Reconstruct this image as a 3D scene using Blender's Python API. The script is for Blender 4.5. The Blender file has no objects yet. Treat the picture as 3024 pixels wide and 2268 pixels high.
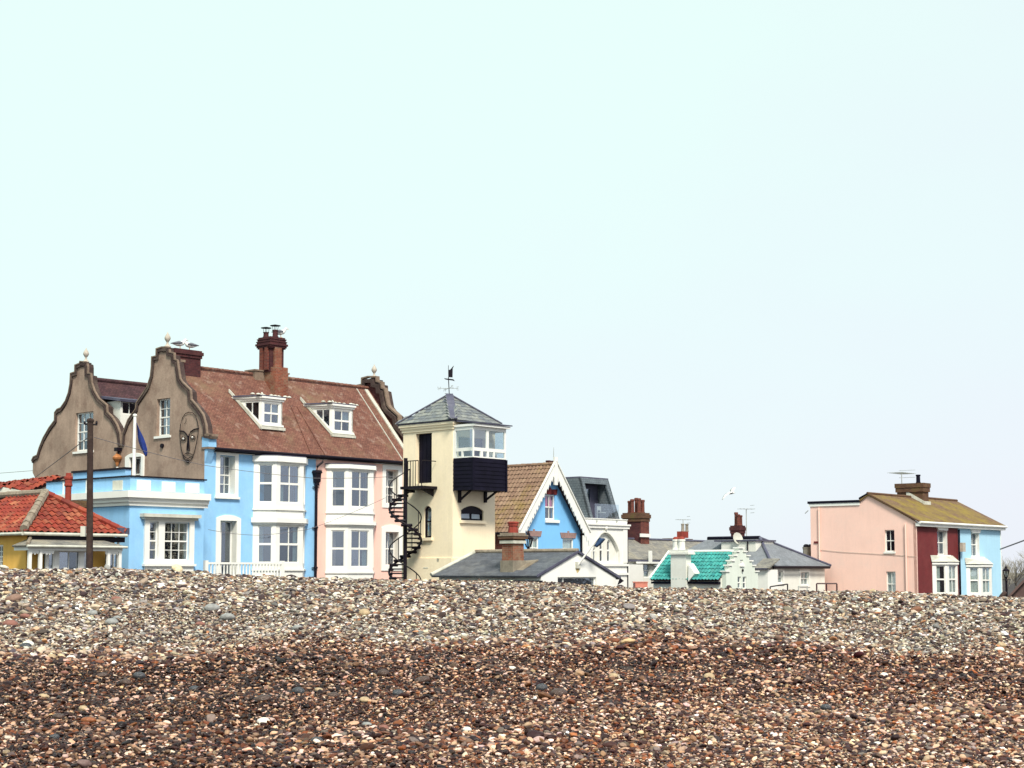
import bpy, bmesh, math, random
import numpy as np
from mathutils import Vector, Matrix
from mathutils.geometry import delaunay_2d_cdt

random.seed(7)
np.random.seed(7)
R = math.radians
scene = bpy.context.scene
COL = scene.collection

# ------------------------------------------------------------------ camera
FPX, W0, H0 = 4600.0, 3024.0, 2268.0          # focal length in photo pixels
HORIZON = 1690.0
TANP = 0.083
PITCH = math.atan(TANP)
VP = HORIZON - FPX * TANP                      # principal point row
EYE = Vector((0.0, 0.0, 3.0))
cd = bpy.data.cameras.new('camera')
cam = bpy.data.objects.new('camera', cd)
COL.objects.link(cam)
cd.sensor_fit = 'HORIZONTAL'
cd.sensor_width = 36.0
cd.lens = 36.0 * FPX / W0
cd.shift_y = (VP - H0 / 2) / W0
cd.clip_start = 0.1
cd.clip_end = 6000.0
cam.location = EYE
cam.rotation_euler = (R(90) + PITCH, 0, 0)
scene.camera = cam

# ------------------------------------------------------------------ sky, sun, exposure
SUN_EL, SUN_AZ = R(49), Vector((0.28, -0.96, 0))     # horizontal direction towards the sun
world = bpy.data.worlds.new('World')
scene.world = world
world.use_nodes = True
wn, wl = world.node_tree.nodes, world.node_tree.links
wn.clear()
w_out = wn.new('ShaderNodeOutputWorld')
w_bg = wn.new('ShaderNodeBackground')
w_sky = wn.new('ShaderNodeTexSky')
w_sky.sky_type = 'NISHITA'
w_sky.sun_disc = False
w_sky.sun_elevation = SUN_EL
w_sky.sun_rotation = math.atan2(SUN_AZ.x, SUN_AZ.y)
w_sc = wn.new('ShaderNodeVectorMath'); w_sc.operation = 'SCALE'; w_sc.inputs[3].default_value = 0.10
wl.new(w_sky.outputs[0], w_sc.inputs[0])
# the overcast layer: one even sheet of pale cloud, a little greyer low down, with very soft variation
w_tc = wn.new('ShaderNodeTexCoord')
w_map = wn.new('ShaderNodeMapping'); w_map.inputs['Scale'].default_value = (1.0, 1.0, 2.0)
w_no = wn.new('ShaderNodeTexNoise'); w_no.inputs['Scale'].default_value = 1.3; w_no.inputs['Detail'].default_value = 5
w_sep = wn.new('ShaderNodeSeparateXYZ')
w_el = wn.new('ShaderNodeMapRange'); w_el.inputs[1].default_value = 0.0; w_el.inputs[2].default_value = 0.42
w_ad = wn.new('ShaderNodeMath'); w_ad.operation = 'MULTIPLY_ADD'; w_ad.inputs[1].default_value = 1.9; w_ad.inputs[2].default_value = -0.66
w_rp = wn.new('ShaderNodeValToRGB')
w_rp.color_ramp.elements[0].position = 0.10; w_rp.color_ramp.elements[0].color = (0.705, 0.74, 0.81, 1)
w_rp.color_ramp.elements[1].position = 0.95; w_rp.color_ramp.elements[1].color = (0.70, 0.86, 0.82, 1)
wl.new(w_tc.outputs['Generated'], w_map.inputs[0]); wl.new(w_map.outputs[0], w_no.inputs['Vector'])
wl.new(w_tc.outputs['Generated'], w_sep.inputs[0]); wl.new(w_sep.outputs['Z'], w_el.inputs[0])
wl.new(w_no.outputs['Fac'], w_ad.inputs[0])
w_s2 = wn.new('ShaderNodeMath'); w_s2.operation = 'MULTIPLY_ADD'; w_s2.inputs[1].default_value = 0.6
wl.new(w_el.outputs[0], w_s2.inputs[0]); wl.new(w_ad.outputs[0], w_s2.inputs[2])
w_s3 = wn.new('ShaderNodeMath'); w_s3.operation = 'MULTIPLY_ADD'; w_s3.inputs[1].default_value = -1.15
wl.new(w_sep.outputs['X'], w_s3.inputs[0]); wl.new(w_s2.outputs[0], w_s3.inputs[2])
wl.new(w_s3.outputs[0], w_rp.inputs['Fac'])
w_mx = wn.new('ShaderNodeMix'); w_mx.data_type = 'RGBA'; w_mx.inputs['Factor'].default_value = 0.92
wl.new(w_sc.outputs[0], w_mx.inputs['A']); wl.new(w_rp.outputs[0], w_mx.inputs['B'])
wl.new(w_mx.outputs['Result'], w_bg.inputs['Color'])
w_bg.inputs['Strength'].default_value = 0.76
wl.new(w_bg.outputs[0], w_out.inputs['Surface'])

sd = bpy.data.lights.new('sun', 'SUN')
sd.energy = 3.1
sd.angle = R(14)
sd.color = (1.0, 0.93, 0.82)
sun = bpy.data.objects.new('sun', sd)
COL.objects.link(sun)
sdir = Vector((SUN_AZ.x * math.cos(SUN_EL), SUN_AZ.y * math.cos(SUN_EL), math.sin(SUN_EL)))
sun.rotation_euler = (-sdir).to_track_quat('-Z', 'Y').to_euler()
sun.location = (20, -30, 40)

vs = scene.view_settings
vs.view_transform = 'Standard'
vs.look = 'None'
vs.gamma = 1.0
vs.exposure = 0.70
scene.cycles.max_bounces = 6
scene.cycles.transparent_max_bounces = 12

# ------------------------------------------------------------------ pixel <-> world helpers
CP, SP = math.cos(PITCH), math.sin(PITCH)
def ray(u, v):
    x = (u - W0 / 2) / FPX
    y = -(v - VP) / FPX
    return Vector((x, CP - y * SP, y * CP + SP))
def pt(u, v, d):
    r = ray(u, v)
    return EYE + r * (d / r.y)
def crop(x0, y0, s):
    return lambda x, y: (x0 + x * s, y0 + y * s)
c1 = crop(0, 960, .28933);  c2 = crop(0, 1300, .28933); c3 = crop(560, 940, .28933); c4 = crop(560, 1260, .28933)
c5 = crop(1120, 1060, .18083); c6 = crop(1100, 1330, .24108); c7 = crop(0, 1380, .19289); c8 = crop(640, 940, .14467)
b1 = crop(1440, 1340, .23508); b2 = crop(1800, 1380, .28933); b3 = crop(2360, 1360, .30018)
GZ = 0.6                                        # ground level of the town behind the ridge

class Fr:
    """a vertical wall plane: a runs along it, z is world height, d is outwards"""
    def __init__(s, o, ang, flip=1):
        s.O = Vector((o[0], o[1], 0)); s.ang = ang; s.flip = flip
        s.S = Vector((math.cos(R(ang)), math.sin(R(ang)), 0))
        s.N = Vector((math.sin(R(ang)), -math.cos(R(ang)), 0)) * flip
    def P(s, a, z, d=0.0):
        return s.O + s.S * a + s.N * d + Vector((0, 0, z))
    def px(s, uv, d=0.0):
        r = ray(*uv)
        o = s.O + s.N * d
        t = (o - EYE).dot(s.N) / r.dot(s.N)
        p = EYE + r * t
        return ((p - o).dot(s.S), p.z)
    def sub(s, a, d=0.0, rot=0.0):
        return Fr(s.P(a, 0, d), s.ang + rot, s.flip)
    def rect(s, c, x0, y0, x1, y1, d=0.0):
        ym, xm = (y0 + y1) / 2, (x0 + x1) / 2
        a0 = s.px(c(x0, ym), d)[0]; a1 = s.px(c(x1, ym), d)[0]
        z1 = s.px(c(xm, y0), d)[1]; z0 = s.px(c(xm, y1), d)[1]
        return (min(a0, a1), max(a0, a1), z0, z1)
def corner(u, d):
    p = pt(u, HORIZON, d)
    return (p.x, p.y)
def house(u, d, ang):
    o = corner(u, d)
    return Fr(o, ang), Fr(o, ang + 90, -1)

# ------------------------------------------------------------------ mesh builder
ORG = {}
class MB:
    def __init__(s): s.v = []; s.f = []
    def add(s, vs_, fs):
        n = len(s.v)
        s.v += [Vector(p) for p in vs_]
        s.f += [tuple(i + n for i in f) for f in fs]
        return s
    def box(s, fr, a0, a1, z0, z1, d0, d1):
        p = [fr.P(a, z, d) for d in (d0, d1) for z in (z0, z1) for a in (a0, a1)]
        return s.add(p, [(0, 1, 3, 2), (4, 6, 7, 5), (0, 4, 5, 1), (2, 3, 7, 6), (0, 2, 6, 4), (1, 5, 7, 3)])
    def wbox(s, x0, x1, y0, y1, z0, z1):
        return s.box(Fr((0, 0), 0), x0, x1, z0, z1, -y1, -y0)
    def prism(s, pts, off):
        n = len(pts); off = Vector(off)
        p = [Vector(q) for q in pts]
        return s.add(p + [q + off for q in p], [tuple(range(n - 1, -1, -1)), tuple(range(n, 2 * n))] +
                     [(i, (i + 1) % n, n + (i + 1) % n, n + i) for i in range(n)])
    def quadslab(s, p, th):
        p = [Vector(q) for q in p]
        n = (p[1] - p[0]).cross(p[2] - p[0]).normalized()
        if n.z < 0: n = -n
        return s.prism(p, -n * th)
    def slab(s, fr, outline, holes=(), d0=-.28, d1=0.0):
        loops = [list(outline)] + [list(h) for h in holes]
        co, ed = [], []
        for lp in loops:
            b = len(co)
            co += [Vector((a, z)) for a, z in lp]
            ed += [(b + i, b + (i + 1) % len(lp)) for i in range(len(lp))]
        vv, ee, ff = delaunay_2d_cdt(co, ed, [], 0, 1e-5)[:3]
        keep = []
        for f in ff:
            c = sum((vv[i] for i in f), Vector((0, 0))) / len(f)
            if inside(c, loops[0]) and not any(inside(c, h) for h in loops[1:]):
                keep.append(tuple(f))
        n = len(vv)
        P = [fr.P(q.x, q.y, d1) for q in vv] + [fr.P(q.x, q.y, d0) for q in vv]
        F = list(keep) + [tuple(i + n for i in reversed(f)) for f in keep]
        cnt = {}
        for f in keep:
            for i in range(3):
                e = (f[i], f[(i + 1) % 3]); k = tuple(sorted(e))
                cnt.setdefault(k, []).append(e)
        for k, l in cnt.items():
            if len(l) == 1:
                i, j = l[0]
                F.append((j, i, i + n, j + n))
        return s.add(P, F)
    def tube(s, pts, r, seg=6, closed=False):
        pts = [Vector(p) for p in pts]
        rr = r if isinstance(r, (list, tuple)) else [r] * len(pts)
        rings = []
        n = len(pts)
        for i, p in enumerate(pts):
            if closed: t = pts[(i + 1) % n] - pts[i - 1]
            else: t = pts[min(i + 1, n - 1)] - pts[max(i - 1, 0)]
            t.normalize()
            ref = Vector((0, 0, 1)) if abs(t.z) < .9 else Vector((1, 0, 0))
            x = t.cross(ref).normalized(); y = x.cross(t)
            rings.append([p + (x * math.cos(2 * math.pi * k / seg) + y * math.sin(2 * math.pi * k / seg)) * rr[i] for k in range(seg)])
        V = [q for g in rings for q in g]; F = []
        m = n if closed else n - 1
        for i in range(m):
            j = (i + 1) % n
            for k in range(seg):
                F.append((i * seg + k, i * seg + (k + 1) % seg, j * seg + (k + 1) % seg, j * seg + k))
        if not closed:
            F.append(tuple(range(seg - 1, -1, -1))); F.append(tuple((n - 1) * seg + k for k in range(seg)))
        return s.add(V, F)
    def lathe(s, o, prof, seg=12, axis=None):
        o = Vector(o)
        V = []; F = []
        for r, z in prof:
            for k in range(seg):
                a = 2 * math.pi * k / seg
                V.append(o + Vector((r * math.cos(a), r * math.sin(a), z)))
        for i in range(len(prof) - 1):
            for k in range(seg):
                F.append((i * seg + k, i * seg + (k + 1) % seg, (i + 1) * seg + (k + 1) % seg, (i + 1) * seg + k))
        F.append(tuple(range(seg - 1, -1, -1))); F.append(tuple((len(prof) - 1) * seg + k for k in range(seg)))
        return s.add(V, F)
    def build(s, name, mat, parent=None, org=None, smooth=False, label=None):
        o = ORG[parent] if parent is not None else Vector(org or (0, 0, 0))
        me = bpy.data.meshes.new(name)
        me.from_pydata([p - o for p in s.v], [], s.f)
        me.update()
        bm = bmesh.new(); bm.from_mesh(me)
        bmesh.ops.recalc_face_normals(bm, faces=bm.faces)
        uvl = bm.loops.layers.uv.new('UVMap')
        for f in bm.faces:
            n = f.normal
            t = Vector((0, 0, 1)).cross(n)
            t = t.normalized() if t.length > .05 else Vector((1, 0, 0))
            b = n.cross(t)
            for l in f.loops:
                w = l.vert.co
                l[uvl].uv = (w.dot(t), w.dot(b))
            f.smooth = smooth
        bm.to_mesh(me); bm.free()
        me.materials.append(mat)
        ob = bpy.data.objects.new(name, me)
        COL.objects.link(ob)
        if parent is not None: ob.parent = parent
        else: ob.location = o
        ORG[ob] = o
        if label: ob['label'] = label
        return ob
def inside(p, poly):
    x, y = p[0], p[1]; r = False
    for i in range(len(poly)):
        x0, y0 = poly[i]; x1, y1 = poly[i - 1]
        if (y0 > y) != (y1 > y) and x < (x1 - x0) * (y - y0) / (y1 - y0) + x0: r = not r
    return r
def rc(a0, a1, z0, z1): return [(a0, z0), (a1, z0), (a1, z1), (a0, z1)]
def tag(o, label, cat=None, group=None, kind=None):
    if label: o['label'] = label
    if cat: o['category'] = cat
    if group: o['group'] = group
    if kind: o['kind'] = kind
    return o
def thing(name, label, cat, loc, group=None):
    o = bpy.data.objects.new(name, None)
    COL.objects.link(o)
    o.empty_display_size = .3
    o.location = loc
    ORG[o] = Vector(loc)
    return tag(o, label, cat, group)
def piece(name, me, parent, mat4):
    """one more object that shares mesh data, placed by a world matrix under its parent"""
    ob = bpy.data.objects.new(name, me)
    COL.objects.link(ob)
    if parent is not None:
        ob.parent = parent
        ob.matrix_basis = Matrix.Translation(-ORG[parent]) @ mat4
    else: ob.matrix_basis = mat4
    ORG[ob] = mat4.translation.copy()
    return ob
def rawmesh(name, v, f, mat, smooth=False):
    me = bpy.data.meshes.new(name)
    me.from_pydata(v, [], f); me.update()
    bm = bmesh.new(); bm.from_mesh(me); bmesh.ops.recalc_face_normals(bm, faces=bm.faces)
    for q in bm.faces: q.smooth = smooth
    bm.to_mesh(me); bm.free()
    me.materials.append(mat)
    return me
def ngon(c, r, n, a0=0): return [(c[0] + r * math.cos(a0 + 2 * math.pi * k / n), c[1] + r * math.sin(a0 + 2 * math.pi * k / n)) for k in range(n)]

# ------------------------------------------------------------------ materials
def newmat(name):
    m = bpy.data.materials.new(name); m.use_nodes = True
    nt = m.node_tree
    return m, nt, nt.nodes['Principled BSDF']
def nd(nt, t, **k):
    n = nt.nodes.new(t)
    for a, b in k.items(): setattr(n, a, b)
    return n
def mapr(nt, src, a, b, c, d):
    n = nd(nt, 'ShaderNodeMapRange')
    for i, q in zip((1, 2, 3, 4), (a, b, c, d)): n.inputs[i].default_value = q
    nt.links.new(src, n.inputs[0])
    return n.outputs[0]
def mulc(nt, col, fac):
    n = nd(nt, 'ShaderNodeVectorMath', operation='SCALE')
    if isinstance(col, tuple): n.inputs[0].default_value = col[:3]
    else: nt.links.new(col, n.inputs[0])
    nt.links.new(fac, n.inputs[3])
    return n.outputs[0]
def mixc(nt, fac, a, b):
    n = nd(nt, 'ShaderNodeMix', data_type='RGBA')
    if isinstance(fac, float): n.inputs['Factor'].default_value = fac
    else: nt.links.new(fac, n.inputs['Factor'])
    for k, q in (('A', a), ('B', b)):
        if isinstance(q, tuple): n.inputs[k].default_value = (*q[:3], 1)
        else: nt.links.new(q, n.inputs[k])
    return n.outputs['Result']
def noise(nt, scale, detail=4, vec=None, sc3=None, rough=.6):
    n = nd(nt, 'ShaderNodeTexNoise')
    n.inputs['Scale'].default_value = scale; n.inputs['Detail'].default_value = detail
    n.inputs['Roughness'].default_value = rough
    if vec is None:
        vec = nd(nt, 'ShaderNodeTexCoord').outputs['Object']
    if sc3:
        mp = nd(nt, 'ShaderNodeMapping'); mp.inputs['Scale'].default_value = sc3
        nt.links.new(vec, mp.inputs[0]); vec = mp.outputs[0]
    nt.links.new(vec, n.inputs['Vector'])
    return n.outputs['Fac']
def bump(nt, bs, h, strength, dist=.02):
    b = nd(nt, 'ShaderNodeBump'); b.inputs['Strength'].default_value = strength; b.inputs['Distance'].default_value = dist
    nt.links.new(h, b.inputs['Height']); nt.links.new(b.outputs[0], bs.inputs['Normal'])
def paint(name, col, rough=.65, var=.08, scale=1.3, stain=None, stain_amt=.5, streak=.1, bmp=.15, bscale=25, spec=.35):
    m, nt, bs = newmat(name)
    f = mapr(nt, noise(nt, scale, 6), .3, .7, 1 - var, 1 + var * .5)
    c = mulc(nt, col, f)
    c = mulc(nt, c, mapr(nt, noise(nt, 11, 5, rough=.75), .3, .7, 1 - var * .6, 1 + var * .3))
    if streak:
        g = mapr(nt, noise(nt, 1.0, 6, sc3=(2.6, 2.6, .3), rough=.7), .48, .72, 1.0, 1 - streak)
        c = mulc(nt, c, g)
    if stain:
        g = mapr(nt, noise(nt, 1.1, 7, rough=.7), .5, .68, 0, stain_amt)
        c = mixc(nt, g, c, stain)
    nt.links.new(c, bs.inputs['Base Color'])
    bs.inputs['Roughness'].default_value = rough
    bs.inputs['Specular IOR Level'].default_value = spec
    if bmp: bump(nt, bs, noise(nt, bscale, 4), bmp)
    return m
def pieces_mat(name, cols, rough=.75, lichen=None, lamt=.5, lscale=2.0, bmp=.3, spec=.3):
    """tiles, slates, boards: every piece its own shade"""
    m, nt, bs = newmat(name)
    oi = nd(nt, 'ShaderNodeObjectInfo'); ge = nd(nt, 'ShaderNodeNewGeometry')
    ad = nd(nt, 'ShaderNodeMath', operation='ADD'); fr = nd(nt, 'ShaderNodeMath', operation='FRACT')
    nt.links.new(oi.outputs['Random'], ad.inputs[0]); nt.links.new(ge.outputs['Random Per Island'], ad.inputs[1])
    nt.links.new(ad.outputs[0], fr.inputs[0])
    rp = nd(nt, 'ShaderNodeValToRGB'); rp.color_ramp.interpolation = 'LINEAR'
    e = rp.color_ramp.elements
    while len(e) < len(cols): e.new(.5)
    for i, c in enumerate(cols):
        e[i].position = i / (len(cols) - 1); e[i].color = (*c, 1)
    nt.links.new(fr.outputs[0], rp.inputs['Fac'])
    pos = ge.outputs['Position']
    c = mulc(nt, rp.outputs[0], mapr(nt, noise(nt, 9, 4, vec=pos), .3, .7, .8, 1.15))
    if lichen: c = mixc(nt, mapr(nt, noise(nt, lscale, 7, vec=pos, rough=.7), .48, .66, 0, lamt), c, lichen)
    nt.links.new(c, bs.inputs['Base Color'])
    bs.inputs['Roughness'].default_value = rough
    bs.inputs['Specular IOR Level'].default_value = spec
    if bmp: bump(nt, bs, noise(nt, 30, 3, vec=pos), bmp)
    return m
def coursed(name, c1_, c2_, mortar, bw, bh, ms=.012, rough=.85, lichen=None, lamt=.5, lscale=.8, bmp=.6, l2=None, l2amt=.4, dark=.0, lthr=(.5, .66)):
    """small bricks / roof tiles too fine to pick apart"""
    m, nt, bs = newmat(name)
    uv = nd(nt, 'ShaderNodeTexCoord')
    br = nd(nt, 'ShaderNodeTexBrick')
    br.inputs['Scale'].default_value = 1.0
    br.inputs['Brick Width'].default_value = bw; br.inputs['Row Height'].default_value = bh
    br.inputs['Mortar Size'].default_value = ms; br.inputs['Mortar Smooth'].default_value = .2
    br.inputs['Color1'].default_value = (*c1_, 1); br.inputs['Color2'].default_value = (*c2_, 1); br.inputs['Mortar'].default_value = (*mortar, 1)
    nt.links.new(uv.outputs['UV'], br.inputs['Vector'])
    c = mulc(nt, br.outputs['Color'], mapr(nt, noise(nt, 1.6, 6), .3, .7, .78, 1.15))
    c = mulc(nt, c, mapr(nt, noise(nt, 14, 3), .3, .7, .8, 1.15))
    if lichen: c = mixc(nt, mapr(nt, noise(nt, lscale, 8, rough=.75), lthr[0], lthr[1], 0, lamt), c, lichen)
    if l2: c = mixc(nt, mapr(nt, noise(nt, lscale * 5, 6, rough=.7), .55, .68, 0, l2amt), c, l2)
    nt.links.new(c, bs.inputs['Base Color'])
    bs.inputs['Roughness'].default_value = rough
    bs.inputs['Specular IOR Level'].default_value = .25
    bump(nt, bs, br.outputs['Fac'], -bmp, .03)
    return m
def glassmat(name, tint=(.62, .70, .74), refl=.22):
    m, nt, bs = newmat(name)
    nt.nodes.remove(bs)
    out = nt.nodes['Material Output']
    tr = nd(nt, 'ShaderNodeBsdfTransparent'); tr.inputs[0].default_value = (*tint, 1)
    gl = nd(nt, 'ShaderNodeBsdfGlossy'); gl.inputs['Roughness'].default_value = .04
    gl.inputs['Color'].default_value = (.85, .9, 1, 1)
    n = noise(nt, 1.1, 3)
    b = nd(nt, 'ShaderNodeBump'); b.inputs['Strength'].default_value = .12; b.inputs['Distance'].default_value = .05
    nt.links.new(n, b.inputs['Height']); nt.links.new(b.outputs[0], gl.inputs['Normal'])
    oi = nd(nt, 'ShaderNodeObjectInfo')
    f = mapr(nt, oi.outputs['Random'], 0, 1, refl * .6, refl * 1.35)
    mx = nd(nt, 'ShaderNodeMixShader'); nt.links.new(f, mx.inputs[0])
    nt.links.new(tr.outputs[0], mx.inputs[1]); nt.links.new(gl.outputs[0], mx.inputs[2])
    nt.links.new(mx.outputs[0], out.inputs['Surface'])
    return m

WHITE = paint('white_paint', (.82, .82, .77), .5, .04, 2.0, streak=.03, bmp=.08)
WHITEW = paint('white_render', (.77, .77, .70), .75, .06, 1.2, stain=(.55, .54, .46), stain_amt=.25, streak=.06)
CREAMW = paint('offwhite_stone', (.60, .60, .52), .8, .14, 3.0, stain=(.25, .24, .17), stain_amt=.55, streak=.15)
BLUE = paint('sky_blue_render', (.29, .57, .87), .7, .09, .9, stain=(.38, .63, .86), stain_amt=.4, streak=.08, bmp=.25)
PINK = paint('salmon_pink_render', (.90, .57, .48), .7, .07, .9, stain=(.88, .56, .46), stain_amt=.3, streak=.08, bmp=.2)
PALEPINK = paint('pale_pink_render', (.90, .60, .51), .75, .06, .7, stain=(.78, .57, .50), stain_amt=.4, streak=.07, bmp=.25)
CREAM = paint('cream_render', (.94, .80, .57), .75, .08, .8, stain=(.82, .70, .54), stain_amt=.45, streak=.08, bmp=.2)
YELLOW = paint('ochre_render', (.86, .50, .11), .75, .10, 1.1, stain=(.84, .54, .16), stain_amt=.4, streak=.1, bmp=.2)
GREYR = paint('brown_grey_render', (.385, .28, .215), .9, .28, .7, stain=(.19, .12, .09), stain_amt=.7, streak=.22, bmp=.4, bscale=12)
COPING = paint('dark_moulded_brick', (.065, .042, .038), .9, .35, 4, stain=(.20, .16, .12), stain_amt=.5, streak=.2, bmp=.6, bscale=18)
COPINGL = paint('weathered_moulding', (.24, .175, .13), .9, .3, 4, stain=(.10, .07, .05), stain_amt=.5, streak=.2, bmp=.5)
STONE = paint('pale_stone', (.48, .43, .36), .85, .2, 8, streak=0, bmp=.3)
BLACK = paint('black_paint', (.008, .005, .011), .5, .3, 3, streak=0, bmp=.1, spec=.18)
BLACKB = paint('black_boarding', (.007, .006, .016), .55, .4, 2, streak=.2, bmp=.2, spec=.10)
LEAD = paint('lead_sheet', (.085, .085, .13), .55, .25, 3, stain=(.17, .17, .2), stain_amt=.5, streak=.2, bmp=.15)
WOODP = paint('weathered_pole_wood', (.045, .026, .022), .9, .35, 2, stain=(.12, .085, .06), stain_amt=.6, streak=.5, bmp=.6)
REDPOT = paint('terracotta_pot', (.30, .045, .028), .75, .25, 5, stain=(.09, .02, .02), stain_amt=.5, streak=.2)
GREYPOT = paint('grey_clay_pot', (.30, .27, .22), .85, .2, 5, streak=.2)
MAROON = paint('dark_red_painted_brick', (.15, .020, .022), .75, .16, 2, stain=(.20, .045, .04), stain_amt=.4, streak=.1, bmp=.5, bscale=16)
PALEBLUE = paint('pale_blue_render', (.40, .66, .82), .75, .05, .8, stain=(.46, .70, .82), stain_amt=.3, streak=.06, bmp=.2)
MORTAR = paint('mortar_lichen', (.30, .25, .19), .95, .35, 6, stain=(.12, .08, .06), stain_amt=.6, streak=0, bmp=.8, bscale=10)
BRICK = coursed('red_brick', (.20, .045, .028), (.105, .022, .02), (.17, .10, .075), .225, .075, .01, lichen=(.06, .02, .022), lamt=.55, lscale=1.6)
BRICKO = coursed('orange_brick', (.28, .075, .038), (.18, .045, .028), (.22, .14, .10), .225, .075, .01, lichen=(.25, .185, .12), lamt=.7, lscale=1.3, lthr=(.46, .62))
BRICKD = coursed('dark_sooty_brick', (.085, .022, .024), (.05, .014, .018), (.06, .03, .03), .225, .075, .01, lichen=(.14, .06, .045), lamt=.35, lscale=2.0)
BRICKB = coursed('brown_mossy_brick', (.15, .07, .04), (.085, .035, .025), (.12, .08, .05), .225, .075, .012, lichen=(.10, .085, .025), lamt=.6, lscale=1.6)
ROOFT = coursed('brown_plain_tile', (.215, .098, .068), (.15, .062, .046), (.05, .022, .02), .165, .10, .008, lichen=(.185, .125, .075), lamt=.75, lscale=.42, l2=(.40, .31, .25), l2amt=.4, bmp=.9)
ROOFD = coursed('dark_purple_tile', (.085, .04, .045), (.055, .028, .032), (.02, .012, .014), .19, .12, .01, lichen=(.12, .06, .05), lamt=.5, lscale=.7, bmp=.9)
ROOFM = coursed('mossy_tile', (.20, .125, .075), (.14, .082, .05), (.07, .04, .022), .2, .13, .008, lichen=(.235, .175, .025), lamt=.85, lscale=.35, l2=(.13, .08, .04), l2amt=.4, bmp=.9, lthr=(.44, .60))
SLATE = coursed('grey_slate_courses', (.115, .125, .145), (.075, .083, .10), (.035, .038, .045), .30, .18, .008, lichen=(.20, .205, .20), lamt=.55, lscale=.9, bmp=.6, rough=.55)
SLATEL = coursed('lichened_slate', (.26, .245, .21), (.17, .165, .155), (.07, .07, .07), .30, .2, .008, lichen=(.35, .31, .22), lamt=.7, lscale=.9, l2=(.10, .09, .10), l2amt=.5, bmp=.6)
SLATEG = coursed('smooth_grey_slate', (.20, .215, .24), (.17, .185, .205), (.11, .12, .13), .30, .2, .006, lichen=(.25, .26, .26), lamt=.4, lscale=.5, bmp=.4)
SLATEV = coursed('green_grey_slate', (.145, .175, .195), (.11, .135, .155), (.06, .07, .085), .22, .16, .012, lichen=(.2, .225, .235), lamt=.4, lscale=1.2, bmp=.6)
TILE_RED = pieces_mat('red_pantile', [(.26, .038, .022), (.205, .028, .018), (.31, .062, .03), (.15, .022, .017), (.38, .13, .065)], lichen=(.20, .07, .045), lamt=.4)
TILE_BROWN = pieces_mat('brown_pantile', [(.235, .15, .10), (.19, .115, .08), (.27, .18, .12), (.165, .095, .065)], lichen=(.22, .16, .03), lamt=.8, lscale=.42)
TILE_TEAL = pieces_mat('teal_glazed_pantile', [(.05, .30, .275), (.04, .25, .235), (.06, .34, .31), (.028, .19, .19)], rough=.8, lichen=(.10, .25, .22), lamt=.45, spec=.2)
SLATEP = pieces_mat('weathered_slate', [(.17, .185, .185), (.23, .245, .225), (.13, .145, .16), (.27, .28, .25), (.10, .115, .14)], lichen=(.065, .078, .11), lamt=.65, lscale=3.5)
GLASS = glassmat('window_glass')
GLASSC = glassmat('clear_glass', (.88, .93, .95), .14)
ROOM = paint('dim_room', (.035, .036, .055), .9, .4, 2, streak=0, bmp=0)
CURT = paint('net_curtain', (.62, .62, .54), .9, .12, 3, streak=.25, bmp=.2, bscale=8)
CURTP = paint('pink_curtain', (.80, .12, .26), .9, .15, 6, streak=.35, bmp=.2)
BRASS = paint('copper_lantern', (.42, .17, .06), .4, .3, 8, streak=0, bmp=.1)
FLAGB = paint('navy_flag', (.012, .035, .21), .8, .25, 4, streak=.2, bmp=.3, bscale=6)
GULLW = paint('gull_white', (.84, .84, .80), .8, .05, 9, streak=0, bmp=0)
GULLG = paint('gull_grey', (.16, .17, .20), .8, .15, 9, streak=0, bmp=0)
GULLD = paint('gull_dark', (.02, .02, .025), .7, .1, 9, streak=0, bmp=0)
ORANGE = paint('orange_beak', (.6, .25, .03), .6, .1, 9, streak=0, bmp=0)
STEEL = paint('grey_steel', (.36, .38, .36), .5, .1, 5, streak=0, bmp=0)
CABLE = paint('grey_cable', (.16, .15, .16), .8, .1, 5, streak=0, bmp=0)

# ================================================================== GROUND
YC, YB, ZB = 16.0, 7.0, 2.12
CREST = [(-400, 1660), (0, 1667), (300, 1671), (640, 1684), (1024, 1697), (1500, 1706), (2024, 1723), (2400, 1734), (3024, 1746), (3600, 1758)]
cr_x = np.array([(u - W0 / 2) / FPX * YC for u, v in CREST])
cr_z = np.array([3.0 + (HORIZON - v) / FPX * YC for u, v in CREST])
def terrain(x, y):
    x = np.asarray(x, float); y = np.asarray(y, float)
    k = np.clip(y / YC, .5, 1.0)
    zc = np.interp(x / k, cr_x, cr_z) - .062
    t = (y - YB) / (YC - YB)
    tt = np.clip(t, 0, 1)
    lo = ZB + (zc - ZB) * (tt - .035 * np.sin(2 * np.pi * tt)) + np.where(t < 0, (y - YB) * .095, 0)
    e = np.maximum(y - YC, 0)
    hi = np.maximum(zc - .14 * e * e / (e + 2.5), GZ)
    z = np.where(y <= YC, lo, hi)
    near = np.exp(-((y - 11) / 7.0) ** 2)
    z = z + near * (.018 * np.sin(x * 1.7 + y * .9) + .012 * np.sin(x * 3.1 - y * 2.3 + 1) + .008 * np.sin(x * 6.3 + y * 4.1))
    z = z + near * .016 * np.sin(y * 4.6 + .9 * np.sin(x * .7) + .5 * np.sin(x * 1.9 + 1))
    return np.maximum(z, -3.0)
def axis(lo, hi, fine0, fine1, st, grow=1.25):
    a = list(np.arange(fine0, fine1 + 1e-6, st))
    s_, q = st, fine1
    while q < hi: s_ *= grow; q += s_; a.append(min(q, hi))
    s_, q = st, fine0
    while q > lo: s_ *= grow; q -= s_; a.insert(0, max(q, lo))
    return np.array(a)
gx = axis(-2500, 2500, -9, 9, .3); gy = axis(-60, 4000, 4, 19, .25)
GX, GY = np.meshgrid(gx, gy)
GZZ = terrain(GX, GY)
nx_, ny_ = len(gx), len(gy)
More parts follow.
